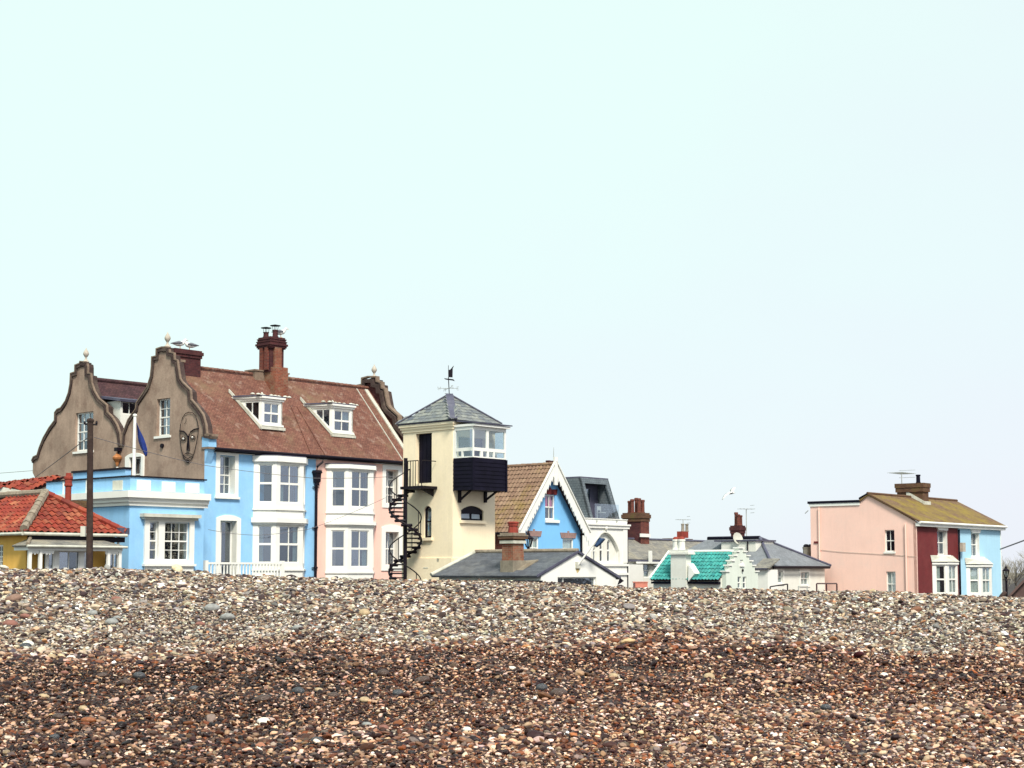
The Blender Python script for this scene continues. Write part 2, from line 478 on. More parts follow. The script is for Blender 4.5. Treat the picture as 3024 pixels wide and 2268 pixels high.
gv = np.stack([GX.ravel(), GY.ravel(), GZZ.ravel()], 1)
gf = [(j * nx_ + i, j * nx_ + i + 1, (j + 1) * nx_ + i + 1, (j + 1) * nx_ + i) for j in range(ny_ - 1) for i in range(nx_ - 1)]
def ground_mat():
    m, nt, bs = newmat('shingle_bed')
    pos = nd(nt, 'ShaderNodeNewGeometry').outputs['Position']
    vo = nd(nt, 'ShaderNodeTexVoronoi'); vo.inputs['Scale'].default_value = 26
    nt.links.new(pos, vo.inputs['Vector'])
    sx = nd(nt, 'ShaderNodeSeparateColor'); nt.links.new(vo.outputs['Color'], sx.inputs[0])
    rp = nd(nt, 'ShaderNodeValToRGB')
    e = rp.color_ramp.elements
    e[0].color = (.016, .008, .009, 1); e[1].color = (.10, .07, .055, 1)
    q = e.new(.5); q.color = (.04, .022, .018, 1)
    nt.links.new(sx.outputs[0], rp.inputs[0])
    c = mulc(nt, rp.outputs[0], mapr(nt, vo.outputs['Distance'], 0, .7, .9, .25))  # near-black bed and darkened cell rims paint in the shade between stones
    nt.links.new(c, bs.inputs['Base Color'])
    bs.inputs['Roughness'].default_value = .9
    bump(nt, bs, vo.outputs['Distance'], -.8, .03)
    return m
gme = bpy.data.meshes.new('ground')
gme.from_pydata(gv.tolist(), [], gf); gme.update()
for p in gme.polygons: p.use_smooth = True
gme.materials.append(ground_mat())
ground = bpy.data.objects.new('beach_ground', gme); COL.objects.link(ground)
tag(ground, 'shingle beach ridge rising towards the houses', kind='structure')

# ------------------------------------------------------------------ shingle
PAL = np.array([(.64, .53, .36), (.38, .25, .145), (.27, .105, .04), (.052, .020, .017), (.042, .015, .020), (.27, .255, .235),
                (.045, .042, .055), (.84, .80, .70), (.19, .15, .105), (.44, .18, .055), (.12, .062, .04)])  # the near-black maroons also put shade between and below stones into the colour
PWET = np.array([.13, .11, .12, .22, .14, .025, .06, .07, .03, .035, .09])
PDRY = np.array([.18, .16, .06, .12, .13, .14, .07, .12, .10, .02, .06])
def vrow(x, y, z): return HORIZON - (z - 3.0) / y * FPX * 1.0
def smooth(a, b, t):
    t = np.clip((t - a) / (b - a), 0, 1); return t * t * (3 - 2 * t)
def wob(x, y): return 28 * np.sin(x * .8 + .6) + 16 * np.sin(x * 2.1 + y) + 9 * np.sin(x * 5.3 - y * 2)
def wetness(x, y, z):
    v = vrow(x, y, z) + wob(x, y)
    u = W0 / 2 + x / y * FPX
    right = smooth(500, 2700, u)
    lo = 1862 + 25 * right
    w = smooth(lo, lo + 75, v)
    w = w * (1 - (.10 + .24 * right) * smooth(2010, 2150, v) - .10 * right)
    return np.clip(w, 0, 1)
def pebble_size(y):
    return np.interp(y, [5.5, 7, 9, 10.5, 12, 13.3, 14.6, 15.4, 16.6, 18.5], [.016, .016, .016, .0175, .0185, .0195, .020, .0165, .016, .045])
XS, YS, SS = [], [], []
yy = 6.2
while yy < 17.6:
    s_ = float(pebble_size(yy))
    hw = .37 * yy + 1.7
    n = int(2 * hw / (s_ * .82))
    x = np.linspace(-hw, hw, n) + np.random.uniform(-.5, .5, n) * s_
    XS.append(x); YS.append(yy + np.random.uniform(-.5, .5, n) * s_); SS.append(np.full(n, s_))
    yy += s_ * .64
X = np.concatenate(XS); Y = np.concatenate(YS); S = np.concatenate(SS)
NPB = len(X); print('pebbles', NPB)
S = S * np.clip(np.exp(np.random.normal(-.06, .34, NPB)), .45, 2.2)
big = np.random.rand(NPB) < .008
S = np.where(big, S * np.random.uniform(1.4, 2.0, NPB), S)
S *= 1 + .22 * np.sin(X * .9 + np.sin(Y * 1.3) * 1.5) * np.sin(Y * 2.2 + X * .35 + 1.0) + .16 * np.sin(Y * 5.1 + X * .5 + np.sin(X * 1.1))
upper = smooth(12.0, 13.5, Y)
left = smooth(1.5, -4.5, X)
S *= 1 + .35 * left * upper                                   # the coarser stones high up on the left
Z = terrain(X, Y)
sa = .5 * S * np.random.uniform(1.0, 1.45, NPB)
sb = .5 * S * np.random.uniform(.75, 1.05, NPB)
sc = .5 * S * np.random.uniform(.40, .74, NPB)
Z = Z + sc * .5 + np.random.uniform(-.35, .6, NPB) * S * .7
rot = np.stack([np.random.normal(0, .34, NPB) + .09, np.random.normal(0, .34, NPB), np.random.uniform(0, 6.283, NPB)], 1)
WET = wetness(X, Y, Z)
WET = np.clip(WET + np.random.normal(0, .10, NPB) * (WET > .05), 0, 1)
iw = np.random.choice(len(PAL), NPB, p=PWET / PWET.sum()); idr = np.random.choice(len(PAL), NPB, p=PDRY / PDRY.sum())
ci = np.where(np.random.rand(NPB) < WET, iw, idr)
C = PAL[ci] * np.exp(np.random.normal(0, .34, NPB))[:, None] * np.exp(np.random.normal(0, .05, (NPB, 3)))
lum = C.mean(1, keepdims=True)
dry = np.array([1.15, .97, .92]) * (lum * .62 + .10)
DK = np.where((ci == 0) | (ci == 7), .44, .73)[:, None] + .08 * (1 - smooth(500, 2400, W0 / 2 + X / Y * FPX))[:, None]
C = np.where(WET[:, None] < 2, C * (1 - DK * WET[:, None]) * WET[:, None] + (1 - WET[:, None]) * (C * .70 + dry * .30) * .74, C)
wet_tint = 1 + (np.array([1.12, .78, .70]) - 1) * WET[:, None]
C = np.clip(C * wet_tint, .004, .85)
pm = bpy.data.meshes.new('shingle')
pm.vertices.add(NPB)
pm.vertices.foreach_set('co', np.stack([X, Y, Z], 1).astype(np.float32).ravel())
def attr(me, name, typ, data):
    a = me.attributes.new(name, typ, 'POINT')
    if typ == 'FLOAT_VECTOR': a.data.foreach_set('vector', data.astype(np.float32).ravel())
    elif typ == 'INT': a.data.foreach_set('value', data.astype(np.int32))
    else: a.data.foreach_set('value', data.astype(np.float32))
attr(pm, 'prot', 'FLOAT_VECTOR', rot)
attr(pm, 'pscale', 'FLOAT_VECTOR', np.stack([sa, sb, sc], 1))
attr(pm, 'pcol', 'FLOAT_VECTOR', C)
attr(pm, 'pwet', 'FLOAT', WET)
attr(pm, 'pidx', 'INT', np.random.randint(0, 6, NPB))
shingle = bpy.data.objects.new('shingle', pm); COL.objects.link(shingle)
tag(shingle, 'brown, cream and grey beach pebbles covering the ridge', 'shingle', kind='stuff')
def shingle_mat():
    m, nt, bs = newmat('pebble')
    a = nd(nt, 'ShaderNodeAttribute'); a.attribute_type = 'INSTANCER'; a.attribute_name = 'pcol'
    w = nd(nt, 'ShaderNodeAttribute'); w.attribute_type = 'INSTANCER'; w.attribute_name = 'pwet'
    c = mulc(nt, a.outputs['Color'], mapr(nt, noise(nt, 2.2, 4), .3, .7, .75, 1.2))
    nt.links.new(c, bs.inputs['Base Color'])
    r_ = mapr(nt, w.outputs['Fac'], 0, 1, .9, .42)
    nt.links.new(r_, bs.inputs['Roughness'])
    bs.inputs['Specular IOR Level'].default_value = .22
    return m
PEB = shingle_mat()
ng = bpy.data.node_groups.new('shingle_scatter', 'GeometryNodeTree')
ng.interface.new_socket('Geometry', in_out='INPUT', socket_type='NodeSocketGeometry')
ng.interface.new_socket('Geometry', in_out='OUTPUT', socket_type='NodeSocketGeometry')
N, L = ng.nodes, ng.links
gi, go = N.new('NodeGroupInput'), N.new('NodeGroupOutput')
iop = N.new('GeometryNodeInstanceOnPoints')
g2i = N.new('GeometryNodeGeometryToInstance')
for k in range(6):
    ico = N.new('GeometryNodeMeshIcoSphere'); ico.inputs['Subdivisions'].default_value = 3; ico.inputs['Radius'].default_value = 1.0
    sp = N.new('GeometryNodeSetPosition')
    nz = N.new('ShaderNodeTexNoise'); nz.noise_dimensions = '4D'; nz.inputs['W'].default_value = 3.7 * k + 1
    nz.inputs['Scale'].default_value = .95; nz.inputs['Detail'].default_value = 1.5
    sub = N.new('ShaderNodeVectorMath'); sub.operation = 'SUBTRACT'; sub.inputs[1].default_value = (.5, .5, .5)
    scl = N.new('ShaderNodeVectorMath'); scl.operation = 'SCALE'; scl.inputs[3].default_value = 1.1
    L.new(nz.outputs['Color'], sub.inputs[0]); L.new(sub.outputs[0], scl.inputs[0]); L.new(scl.outputs[0], sp.inputs['Offset'])
    L.new(ico.outputs['Mesh'], sp.inputs['Geometry'])
    sm = N.new('GeometryNodeSetShadeSmooth'); L.new(sp.outputs[0], sm.inputs[0])
    st = N.new('GeometryNodeSetMaterial'); st.inputs['Material'].default_value = PEB
    L.new(sm.outputs[0], st.inputs['Geometry']); L.new(st.outputs[0], g2i.inputs[0])
def named(n, t):
    q = N.new('GeometryNodeInputNamedAttribute'); q.data_type = t; q.inputs['Name'].default_value = n
    return q.outputs['Attribute']
e2r = N.new('FunctionNodeEulerToRotation')
L.new(named('prot', 'FLOAT_VECTOR'), e2r.inputs[0])
L.new(gi.outputs[0], iop.inputs['Points']); L.new(g2i.outputs[0], iop.inputs['Instance'])
iop.inputs['Pick Instance'].default_value = True
L.new(named('pidx', 'INT'), iop.inputs['Instance Index'])
L.new(e2r.outputs[0], iop.inputs['Rotation'])
L.new(named('pscale', 'FLOAT_VECTOR'), iop.inputs['Scale'])
L.new(iop.outputs[0], go.inputs[0])
md = shingle.modifiers.new('scatter', 'NODES'); md.node_group = ng

# ------------------------------------------------------------------ the large stones one can pick out
def cobble_mesh(name, seed, mat):
    bm = bmesh.new(); bmesh.ops.create_icosphere(bm, subdivisions=3, radius=1)
    rg = random.Random(seed)
    ax = [(Vector((rg.uniform(-1, 1), rg.uniform(-1, 1), rg.uniform(-1, 1))).normalized(), rg.uniform(-.16, .2)) for _ in range(7)]
    for v in bm.verts:
        n = v.co.normalized()
        v.co *= 1 + sum(k * max(0, n.dot(a)) ** 2 for a, k in ax)
    for f in bm.faces: f.smooth = True
    me = bpy.data.meshes.new(name); bm.to_mesh(me); bm.free(); me.materials.append(mat)
    return me
def stone_mat(name, c, rough):
    m, nt, bs = newmat(name)
    q = mulc(nt, c, mapr(nt, noise(nt, 1.6, 5), .3, .7, .7, 1.25))
    nt.links.new(q, bs.inputs['Base Color']); bs.inputs['Roughness'].default_value = rough
    bump(nt, bs, noise(nt, 5, 4), .3, .05)
    return m
STONES = {
    'slate': ((.042, .044, .05), 'large dark slate-grey pebble in the wet shingle', .35),
    'brown': ((.06, .032, .022), 'large dark brown pebble in the wet shingle', .35),
    'white': ((.74, .71, .62), 'large white flint pebble standing out in the shingle', .6),
    'cream': ((.42, .31, .18), 'large cream pebble lying on the shingle', .5),
    'orange': ((.24, .075, .02), 'large rust-orange pebble lying on the shingle', .4),
    'grey': ((.26, .265, .255), 'large pale grey cobble on the dry upper shingle', .8),
    'pink': ((.24, .105, .08), 'large dull red cobble on the dry upper shingle', .8)}
SM = {k: [cobble_mesh('pebble_' + k, 11 * i + j, stone_mat(k + '_stone', STONES[k][0], STONES[k][2])) if j == 0 else None for j in range(3)] for i, k in enumerate(STONES)}
for i, k in enumerate(STONES):
    for j in (1, 2): SM[k][j] = cobble_mesh('pebble_' + k, 11 * i + j, SM[k][0].materials[0])
def ground_hit(u, v):
    r = ray(u, v); r = r / r.y
    ys = np.linspace(6.2, 16.0, 1500)
    zz = EYE.z + r.z * ys
    h = terrain(r.x * ys, ys)
    i = np.argmax(h >= zz)
    return Vector((r.x * ys[i], ys[i], h[i]))
COB = [  # (u, v, width px, kind)
    (75, 1908, 36, 'slate'), (143, 1922, 30, 'slate'), (16, 1958, 30, 'slate'), (210, 1944, 34, 'white'), (82, 1903, 36, 'white'), (132, 1908, 32, 'brown'),
    (152, 1944, 30, 'cream'), (75, 2048, 32, 'orange'), (127, 2057, 36, 'cream'), (508, 2066, 27, 'white'), (413, 1997, 42, 'slate'), (302, 1994, 34, 'brown'), (190, 1987, 26, 'pink'),
    (370, 2017, 36, 'brown'), (468, 2022, 24, 'slate'), (443, 2068, 36, 'brown'), (573, 2035, 34, 'slate'), (776, 2063, 50, 'brown'),
    (880, 2043, 44, 'slate'), (940, 2038, 28, 'cream'), (985, 2055, 34, 'brown'), (745, 1978, 30, 'brown'), (630, 2047, 28, 'cream'), (740, 2050, 30, 'slate'),
    (172, 2117, 40, 'brown'), (118, 2117, 30, 'brown'), (262, 2128, 42, 'orange'), (297, 2129, 17, 'white'), (245, 2095, 30, 'cream'), (777, 2132, 40, 'white'), (938, 2190, 44, 'slate'),
    (385, 2178, 32, 'slate'), (70, 2222, 24, 'orange'), (420, 2248, 28, 'cream'), (160, 2180, 34, 'slate'), (65, 2148, 24, 'cream'),
    (629, 1795, 46, 'grey'), (672, 1823, 44, 'grey'), (276, 1812, 34, 'grey'), (345, 1826, 24, 'grey'), (73, 1822, 32, 'pink'), (344, 1770, 36, 'pink'), (30, 1842, 52, 'pink'),
    (735, 1752, 34, 'slate'), (228, 1714, 34, 'brown'), (330, 1837, 40, 'grey'), (590, 1845, 30, 'pink'), (878, 1855, 34, 'grey'), (203, 1727, 24, 'white'),
    (284, 1886, 28, 'cream'), (432, 1922, 24, 'white'), (1130, 1990, 42, 'brown'), (1248, 2008, 46, 'brown'), (1077, 2068, 34, 'cream'), (1106, 2066, 26, 'cream'),
    (1175, 2048, 36, 'slate'), (1512, 1974, 26, 'white'), (1598, 2032, 40, 'slate'), (1652, 2047, 48, 'brown'), (1085, 2140, 30, 'grey'), (1132, 2152, 34, 'pink'),
    (1030, 1857, 28, 'slate'), (1033, 1875, 26, 'brown'), (1076, 1812, 36, 'cream'), (1706, 1942, 26, 'cream'), (1780, 1940, 30, 'brown'), (1812, 1998, 34, 'cream'),
    (1380, 2157, 30, 'white'), (1526, 2136, 28, 'slate'), (1855, 2205, 26, 'white'), (2088, 1805, 34, 'brown'), (2182, 1812, 34, 'slate'), (2510, 1848, 24, 'slate'), (2588, 1805, 32, 'white'),
    (2095, 2000, 36, 'cream'), (2205, 2005, 24, 'white'), (2545, 1943, 32, 'brown'), (2612, 1995, 28, 'white'), (2150, 1900, 24, 'brown'), (2960, 1907, 34, 'cream'), (2952, 1918, 30, 'white'),
    (2540, 2197, 30, 'slate'), (2300, 2212, 40, 'orange'), (2115, 2185, 30, 'slate'), (2440, 2092, 38, 'slate'), (2008, 2062, 26, 'white'), (2860, 2245, 26, 'orange'), (2930, 1985, 34, 'brown')]
KEEP = {}
for q in sorted(COB, key=lambda q: -q[2]): KEEP.setdefault(q[3], []).append(q)
ORD = ['leftmost', 'second from the left', 'third from the left', 'fourth from the left', 'fifth from the left', 'sixth from the left', 'seventh from the left', 'eighth from the left', 'rightmost']
for k in KEEP:
    for i, (u, v, w, _) in enumerate(sorted(KEEP[k][:9])):
        n_ = min(9, len(KEEP[k]))
        p = ground_hit(u, v + w * .2)
        s_ = w / FPX * p.y * .47
        hgt = s_ * random.uniform(.55, .7)
        m4 = Matrix.Translation(p + Vector((0, 0, hgt * .5 + .004))) @ Matrix.Rotation(random.uniform(-.5, .5), 4, 'Z') @ Matrix.Rotation(random.uniform(-.15, .25), 4, 'X') @ Matrix.Diagonal((s_, s_ * random.uniform(.7, .9), hgt, 1))
        o = piece('pebble', SM[k][i % 3], None, m4)
        tag(o, STONES[k][1] + ', ' + (ORD[8] if i == n_ - 1 else ORD[i]), 'pebble', 'large ' + k + ' stones in the shingle')

# ================================================================== BUILDING HELPERS
def window(parent, fr, r, nx=2, ny=2, d=-.09, fw=.06, bar=.028, mid=True, back=-.26, mat=None, frame_d=.07,
           curtain=None, curt_mat=None, sill=None, name='window', glass=None, cols=None, label=None):
    """sash window in the rectangle r = (a0, a1, z0, z1) of frame fr: frame and bars, panes, a dim room or curtain behind, a sill"""
    mat = mat or WHITE
    a0, a1, z0, z1 = r
    mb = MB()
    mb.box(fr, a0, a0 + fw, z0, z1, d - frame_d, d); mb.box(fr, a1 - fw, a1, z0, z1, d - frame_d, d)
    mb.box(fr, a0 + fw, a1 - fw, z0, z0 + fw * 1.3, d - frame_d, d); mb.box(fr, a0 + fw, a1 - fw, z1 - fw, z1, d - frame_d, d)
    ai0, ai1, zi0, zi1 = a0 + fw, a1 - fw, z0 + fw * 1.3, z1 - fw
    zs = [zi0 + (zi1 - zi0) * k / ny for k in range(ny + 1)]
    as_ = cols and [ai0 + (ai1 - ai0) * k for k in cols] or [ai0 + (ai1 - ai0) * k / nx for k in range(nx + 1)]
    hb = bar / 2
    for k in range(1, len(as_) - 1): mb.box(fr, as_[k] - hb, as_[k] + hb, zi0, zi1, d - frame_d * .8, d - .012)
    for k in range(1, ny):
        w = bar * 1.1 if (mid and 2 * k == ny) else hb
        mb.box(fr, ai0, ai1, zs[k] - w, zs[k] + w, d - frame_d * .8, d - (.004 if (mid and 2 * k == ny) else .010))
    w = mb.build(name, mat, parent, label=label)
    for i in range(len(as_) - 1):
        for k in range(ny):
            MB().box(fr, as_[i], as_[i + 1], zs[k], zs[k + 1], d - .05, d - .044).build('pane', glass or GLASS, w)
    MB().box(fr, a0 + .005, a1 - .005, z0 + .005, z1 - .005, back - .01, back).build('room_backing', ROOM, w)
    if curtain:
        cm = curt_mat or CURT
        for (f0, f1, g0, g1) in curtain:
            mb = MB(); n = 7
            A0, A1 = ai0 + (ai1 - ai0) * f0, ai0 + (ai1 - ai0) * f1
            Z0, Z1 = zi0 + (zi1 - zi0) * g0, zi0 + (zi1 - zi0) * g1
            pts = [(A0 + (A1 - A0) * q / n, d - .09 - (.02 if q % 2 else 0)) for q in range(n + 1)]
            vv = [fr.P(a, z, dd) for z in (Z0, Z1) for a, dd in pts]
            mb.add(vv, [(q, q + 1, n + 2 + q, n + 1 + q) for q in range(n)])
            mb.build('curtain', cm, w)
    if sill:
        MB().box(fr, a0 - sill, a1 + sill, z0 - .11, z0 - .002, d - .03, .07).build('sill', mat, w)
    return w
def arch(a0, a1, z0, z1, rise, n=8):
    """outline with a segmental head whose crown is at z1"""
    p = [(a0, z0), (a1, z0)]
    for k in range(n + 1):
        t = k / n
        p.append((a1 + (a0 - a1) * t, z1 - rise + rise * math.sin(math.pi * t) ** .8))
    return p
def trim(parent, fr, parts, mat, name, label=None):
    for p in parts: q = MB().box(fr, *p).build(name, mat, parent, label=label)
    return q
def pot(mb, p, r=.13, h=.55):
    mb.lathe(p, [(r * 1.1, 0), (r * 1.12, .06), (r * .92, .08), (r * .85, h * .8), (r * 1.05, h * .86), (r * 1.05, h * .97), (r * .8, h)], 12)
def chimney(parent, fr, a0, a1, d0, d1, z0, z1, mat, pots=(), potmat=None, cap=.09, capmat=None, caph=.35, pr=.13):
    """stack between (a0,a1) x (d0,d1) from z0 to z1 with a corbelled head; pots = (a, d, height)"""
    st = MB().box(fr, a0, a1, z0, z1, d0, d1).build('chimney', mat, parent)
    c = MB()
    c.box(fr, a0 - cap * .5, a1 + cap * .5, z1 - caph, z1 - caph * .6, d0 - cap * .5, d1 + cap * .5)
    c.box(fr, a0 - cap, a1 + cap, z1 - caph * .6, z1 - caph * .15, d0 - cap, d1 + cap)
    c.box(fr, a0 - cap * .4, a1 + cap * .4, z1 - caph * .15, z1 + .03, d0 - cap * .4, d1 + cap * .4)
    c.build('chimney_head', capmat or mat, st)
    for (a, d, h) in pots:
        mb = MB(); pot(mb, fr.P(a, z1 + .03, d), pr, h); mb.build('chimney_pot', potmat or REDPOT, st, smooth=False)
    return st
def pantile_mesh(name, w, l, mat, amp=.035, seg=6):
    """S-shaped roof tile; x across, y up the slope, z out of the roof"""
    prof = [(-.5 + k / seg, math.sin(2 * math.pi * (k / seg) - .6)) for k in range(seg + 1)]
    V = []; F = []
    for (y, lift) in ((0, .04), (l * 1.12, .0)):
        for zo in (0, -.02):
            for x, q in prof: V.append((x * w * 1.06, y, amp * (1 + q) + lift + zo))
    n = seg + 1
    for k in range(seg):
        F += [(k, k + 1, 2 * n + k + 1, 2 * n + k), (n + k, 3 * n + k, 3 * n + k + 1, n + k + 1), (k, n + k, n + k + 1, k + 1), (2 * n + k, 2 * n + k + 1, 3 * n + k + 1, 3 * n + k)]
    F += [(0, 2 * n, 3 * n, n), (seg, n + seg, 3 * n + seg, 2 * n + seg)]
    return rawmesh(name, V, F, mat, False)
def slate_mesh(name, w, l, mat, th=.012):
    a = w * .49
    V = [(-a, 0, .026), (a, 0, .026), (a, l * 1.5, .004), (-a, l * 1.5, .004), (-a, 0, .026 - th), (a, 0, .026 - th), (a, l * 1.5, -.004), (-a, l * 1.5, -.004)]
    return rawmesh(name, V, [(0, 1, 2, 3), (4, 7, 6, 5), (0, 4, 5, 1), (1, 5, 6, 2), (2, 6, 7, 3), (3, 7, 4, 0)], mat)
def lay_tiles(parent, name, me, o, ux, uy, poly, w, l, stag=False, jit=.015, lim=300, count=[0]):
    """tiles over the polygon poly (metres along ux / up uy from o); each tile an object up to the limit"""
    un = ux.cross(uy).normalized()
    if un.z < 0: un = -un
    x0, x1 = min(p[0] for p in poly), max(p[0] for p in poly); y0, y1 = min(p[1] for p in poly), max(p[1] for p in poly)
    cells = []
    j = 0; y = y0
    while y < y1 - l * .3:
        x = x0 + w * (.5 if not (stag and j % 2) else 1.0)
        while x < x1 + w * .3:
            if inside((x, y + l * .5), poly): cells.append((x, y))
            x += w
        y += l; j += 1
    rg = random.Random(5)
    cells.sort(key=lambda c: (o + ux * c[0] + uy * c[1] - EYE).length)
    base = Matrix((ux, uy, un)).transposed().to_4x4()
    out = []
    rest = MB()
    for i, (x, y) in enumerate(cells):
        p = o + ux * (x + rg.uniform(-1, 1) * w * .03) + uy * (y + rg.uniform(-1, 1) * l * .03) + un * rg.uniform(0, jit)
        m4 = Matrix.Translation(p) @ base @ Matrix.Rotation(rg.uniform(-.025, .025), 4, 'Z')
        if i < lim: out.append(piece(name, me, parent, m4))
        else: rest.add([m4 @ v.co for v in me.vertices], [tuple(q.vertices) for q in me.polygons])
    if rest.v:
        r_ = rest.build(name + '_field', me.materials[0], parent); r_['kind'] = 'stuff'
    return out
def roof_axes(p0, p1, ptop):
    ux = (p1 - p0).normalized()
    t = ptop - p0
    uy = (t - ux * t.dot(ux)).normalized()
    return ux, uy
def canted(root, fr, a0, dep, wf, faces, levels, mat=None, base=True):
    """canted bay on frame fr starting at a0: three faces with their windows
       levels = list of storeys (z_sill, z_head); faces = (cant window fractions, front window fractions)"""
    mat = mat or WHITE
    k = dep * math.sqrt(2)
    F = [(fr.sub(a0, 0, -45), k, 1), (fr.sub(a0 + dep, dep, 0), wf, 2), (fr.sub(a0 + dep + wf, dep, 45), k, 1)]
    ztop, zbot = levels['top'], levels['bottom']
    for i, (f, w, nx) in enumerate(F):
        lo, hi = faces[0] if i != 1 else faces[1]
        if i == 2: lo, hi = 1 - hi, 1 - lo
        holes = [rc(w * lo, w * hi, s, h) for s, h in levels['glass']]
        mb = MB(); mb.slab(f, rc(0.002, w - .002, zbot, ztop), holes, -.10, 0)
        for (z0, z1, e) in levels['mould']:
            mb.box(f, -e * .4, w + e * .4, z0, z1, -.02, e)
        pn = mb.build('bay_face', mat, root)
        for q, (s, h) in enumerate(levels['glass']):
            cu = levels.get('curt', {}).get((i, q))
            window(pn, f, (w * lo + .003, w * hi - .003, s + .003, h - .003), nx, 2, d=-.035, fw=.05, bar=.045, back=-.45, curtain=cu, glass=levels.get('pane'))
    P = [fr.P(a0, 0), fr.P(a0 + dep, 0, dep), fr.P(a0 + dep + wf, 0, dep), fr.P(a0 + 2 * dep + wf, 0)]
    e = levels['mould'][0][2]
    Q = [fr.P(a0 - e, 0), fr.P(a0 + dep - e * .3, 0, dep + e * .9), fr.P(a0 + dep + wf + e * .3, 0, dep + e * .9), fr.P(a0 + 2 * dep + wf + e, 0)]
    MB().prism([q + Vector((0, 0, ztop)) for q in Q], (0, 0, .05)).build('bay_roof', LEAD, root)

# ================================================================== THE TERRACE: blue house and salmon pink house under one roof
TF, TG = house(599, 71.2, 48)
ze = TF.px((900, 1344), .25)[1]                       # eaves
HW = 3.45                                             # half depth of one range
zr = TF.px((800, 1113), -HW)[1]                       # ridge
AEND = 13.3
adiv = TF.px(c4(1285, 800))[0]
blue_house = thing('terraced_house', 'sky blue terraced house with grey shaped gable end and brown tiled roof', 'house', TF.P(adiv / 2, GZ, -3))
pink_house = thing('terraced_house', 'salmon pink terraced house with white canted bay beside the tower', 'house', TF.P((adiv + AEND) / 2, GZ, -3))
# --- blue front
sw = TF.rect(c4, 305, 295, 460, 690)
sd_ = TF.rect(c4, 305, 960, 475, 1385); dz0 = GZ + .1
door_r = (sd_[0], sd_[1], dz0, sd_[3])
MB().slab(TF, rc(0, adiv - .002, GZ - .2, ze - .02), [rc(*sw), rc(*door_r)], -.5, 0).build('front_wall', BLUE, blue_house)
window(blue_house, TF, sw, 3, 4, d=-.36, fw=.05, back=-.5, sill=None)
o = TF.rect(c4, 265, 262, 495, 715)
MB().slab(TF, rc(*o), [rc(*sw)], -.02, .04).box(TF, o[0] - .05, o[1] + .05, o[2] - .1, o[2] - .001, 0, .12).build('window_surround', WHITE, blue_house)
MB().box(TF, sw[0] + .002, sw[0] + .01, sw[2], sw[3], -.35, .03).build('reveal', WHITEW, blue_house); MB().box(TF, sw[1] - .01, sw[1] - .002, sw[2], sw[3], -.35, .03).build('reveal', WHITEW, blue_house)
o = TF.rect(c4, 265, 900, 515, 1470)
MB().slab(TF, arch(o[0], o[1], GZ, o[3], .16), [rc(*door_r)], -.02, .05).build('door_surround', WHITE, blue_house)
MB().box(TF, door_r[0] + .002, door_r[0] + .01, dz0, door_r[3], -.33, .04).build('reveal', WHITEW, blue_house); MB().box(TF, door_r[1] - .01, door_r[1] - .002, dz0, door_r[3], -.33, .04).build('reveal', WHITEW, blue_house)
dr = window(blue_house, TF, door_r, 2, 1, d=-.34, fw=.07, bar=.16, back=-.5, name='door', cols=(0, .27, 1))
MB().lathe(TF.P(door_r[0] + .42, dz0 + 1.0, -.30), [(.03, 0), (.045, .03), (.03, .06)], 8).build('handle', BLACK, dr)
def bayspec(xl, xc, xr, ys, c=c4, dep=.76):
    a0 = TF.px(c(xl, 700))[0]
    wf = TF.px(c(xr, 700), dep)[0] - TF.px(c(xc, 700), dep)[0]
    z = lambda y: TF.px(c(xc, y), dep)[1]
    return a0, dep, wf, [z(y) for y in ys]
a0, dep, wf, Z = bayspec(650, 885, 1162, (298, 360, 382, 775, 800, 850, 930, 985, 1008, 1392, 1420, 1470))
canted(blue_house, TF, a0, dep, wf, ((.22, .84), (.13, .86)), dict(top=Z[0], bottom=GZ, glass=[(Z[3], Z[2]), (Z[9], Z[8])],
       mould=[(Z[1] + .02, Z[0], .12), (Z[1] - .03, Z[1] + .02, .05), (Z[5], Z[5] + .07, .07), (Z[7] + .03, Z[6], .16), (Z[7] - .06, Z[7] + .03, .07), (Z[11], Z[11] + .08, .07)],
       curt={(0, 1): [(0, .3, 0, 1)], (1, 1): [(.78, 1, 0, 1)], (1, 0): [(0, .25, 0, .5)]}))
trim(blue_house, TF, [(o2[0], o2[1], ze - .16, ze - .025, 0, .10) for o2 in ((0.35, a0 - .03), (a0 + 2 * dep + wf + .02, adiv - .05))], WHITE, 'eaves_board')
# --- pink front
pw = TF.rect(c4, 2000, 440, 2125, 790)
pg = TF.rect(c4, 1995, 1075, 2130, 1420)
MB().slab(TF, rc(adiv + .002, AEND, GZ - .2, ze - .02), [rc(*pw), rc(*pg)], -.5, 0).build('front_wall', PINK, pink_house)
window(pink_house, TF, pw, 2, 4, d=-.3, fw=.05, back=-.48)
window(pink_house, TF, pg, 2, 2, d=-.3, fw=.05, back=-.48, curtain=[(0, .3, 0, 1)])
o = TF.rect(c4, 1965, 395, 2165, 830)
MB().slab(TF, rc(*o), [rc(*pw)], -.02, .04).build('window_surround', WHITE, pink_house)
MB().box(TF, pw[1] - .01, pw[1] - .002, pw[2], pw[3], -.3, .03).build('reveal', WHITEW, pink_house); MB().box(TF, pg[1] - .01, pg[1] - .002, pg[2], pg[3], -.3, .03).build('reveal', WHITEW, pink_house)
o = TF.rect(c4, 1955, 1000, 2175, 1470)
MB().slab(TF, arch(*o, .16), [rc(*pg)], -.02, .05).build('window_surround', WHITE, pink_house)
a0p, depp, wfp, Z = bayspec(1395, 1615, 1872, (385, 430, 446, 820, 850, 885, 968, 1010, 1055, 1435, 1460, 1498))
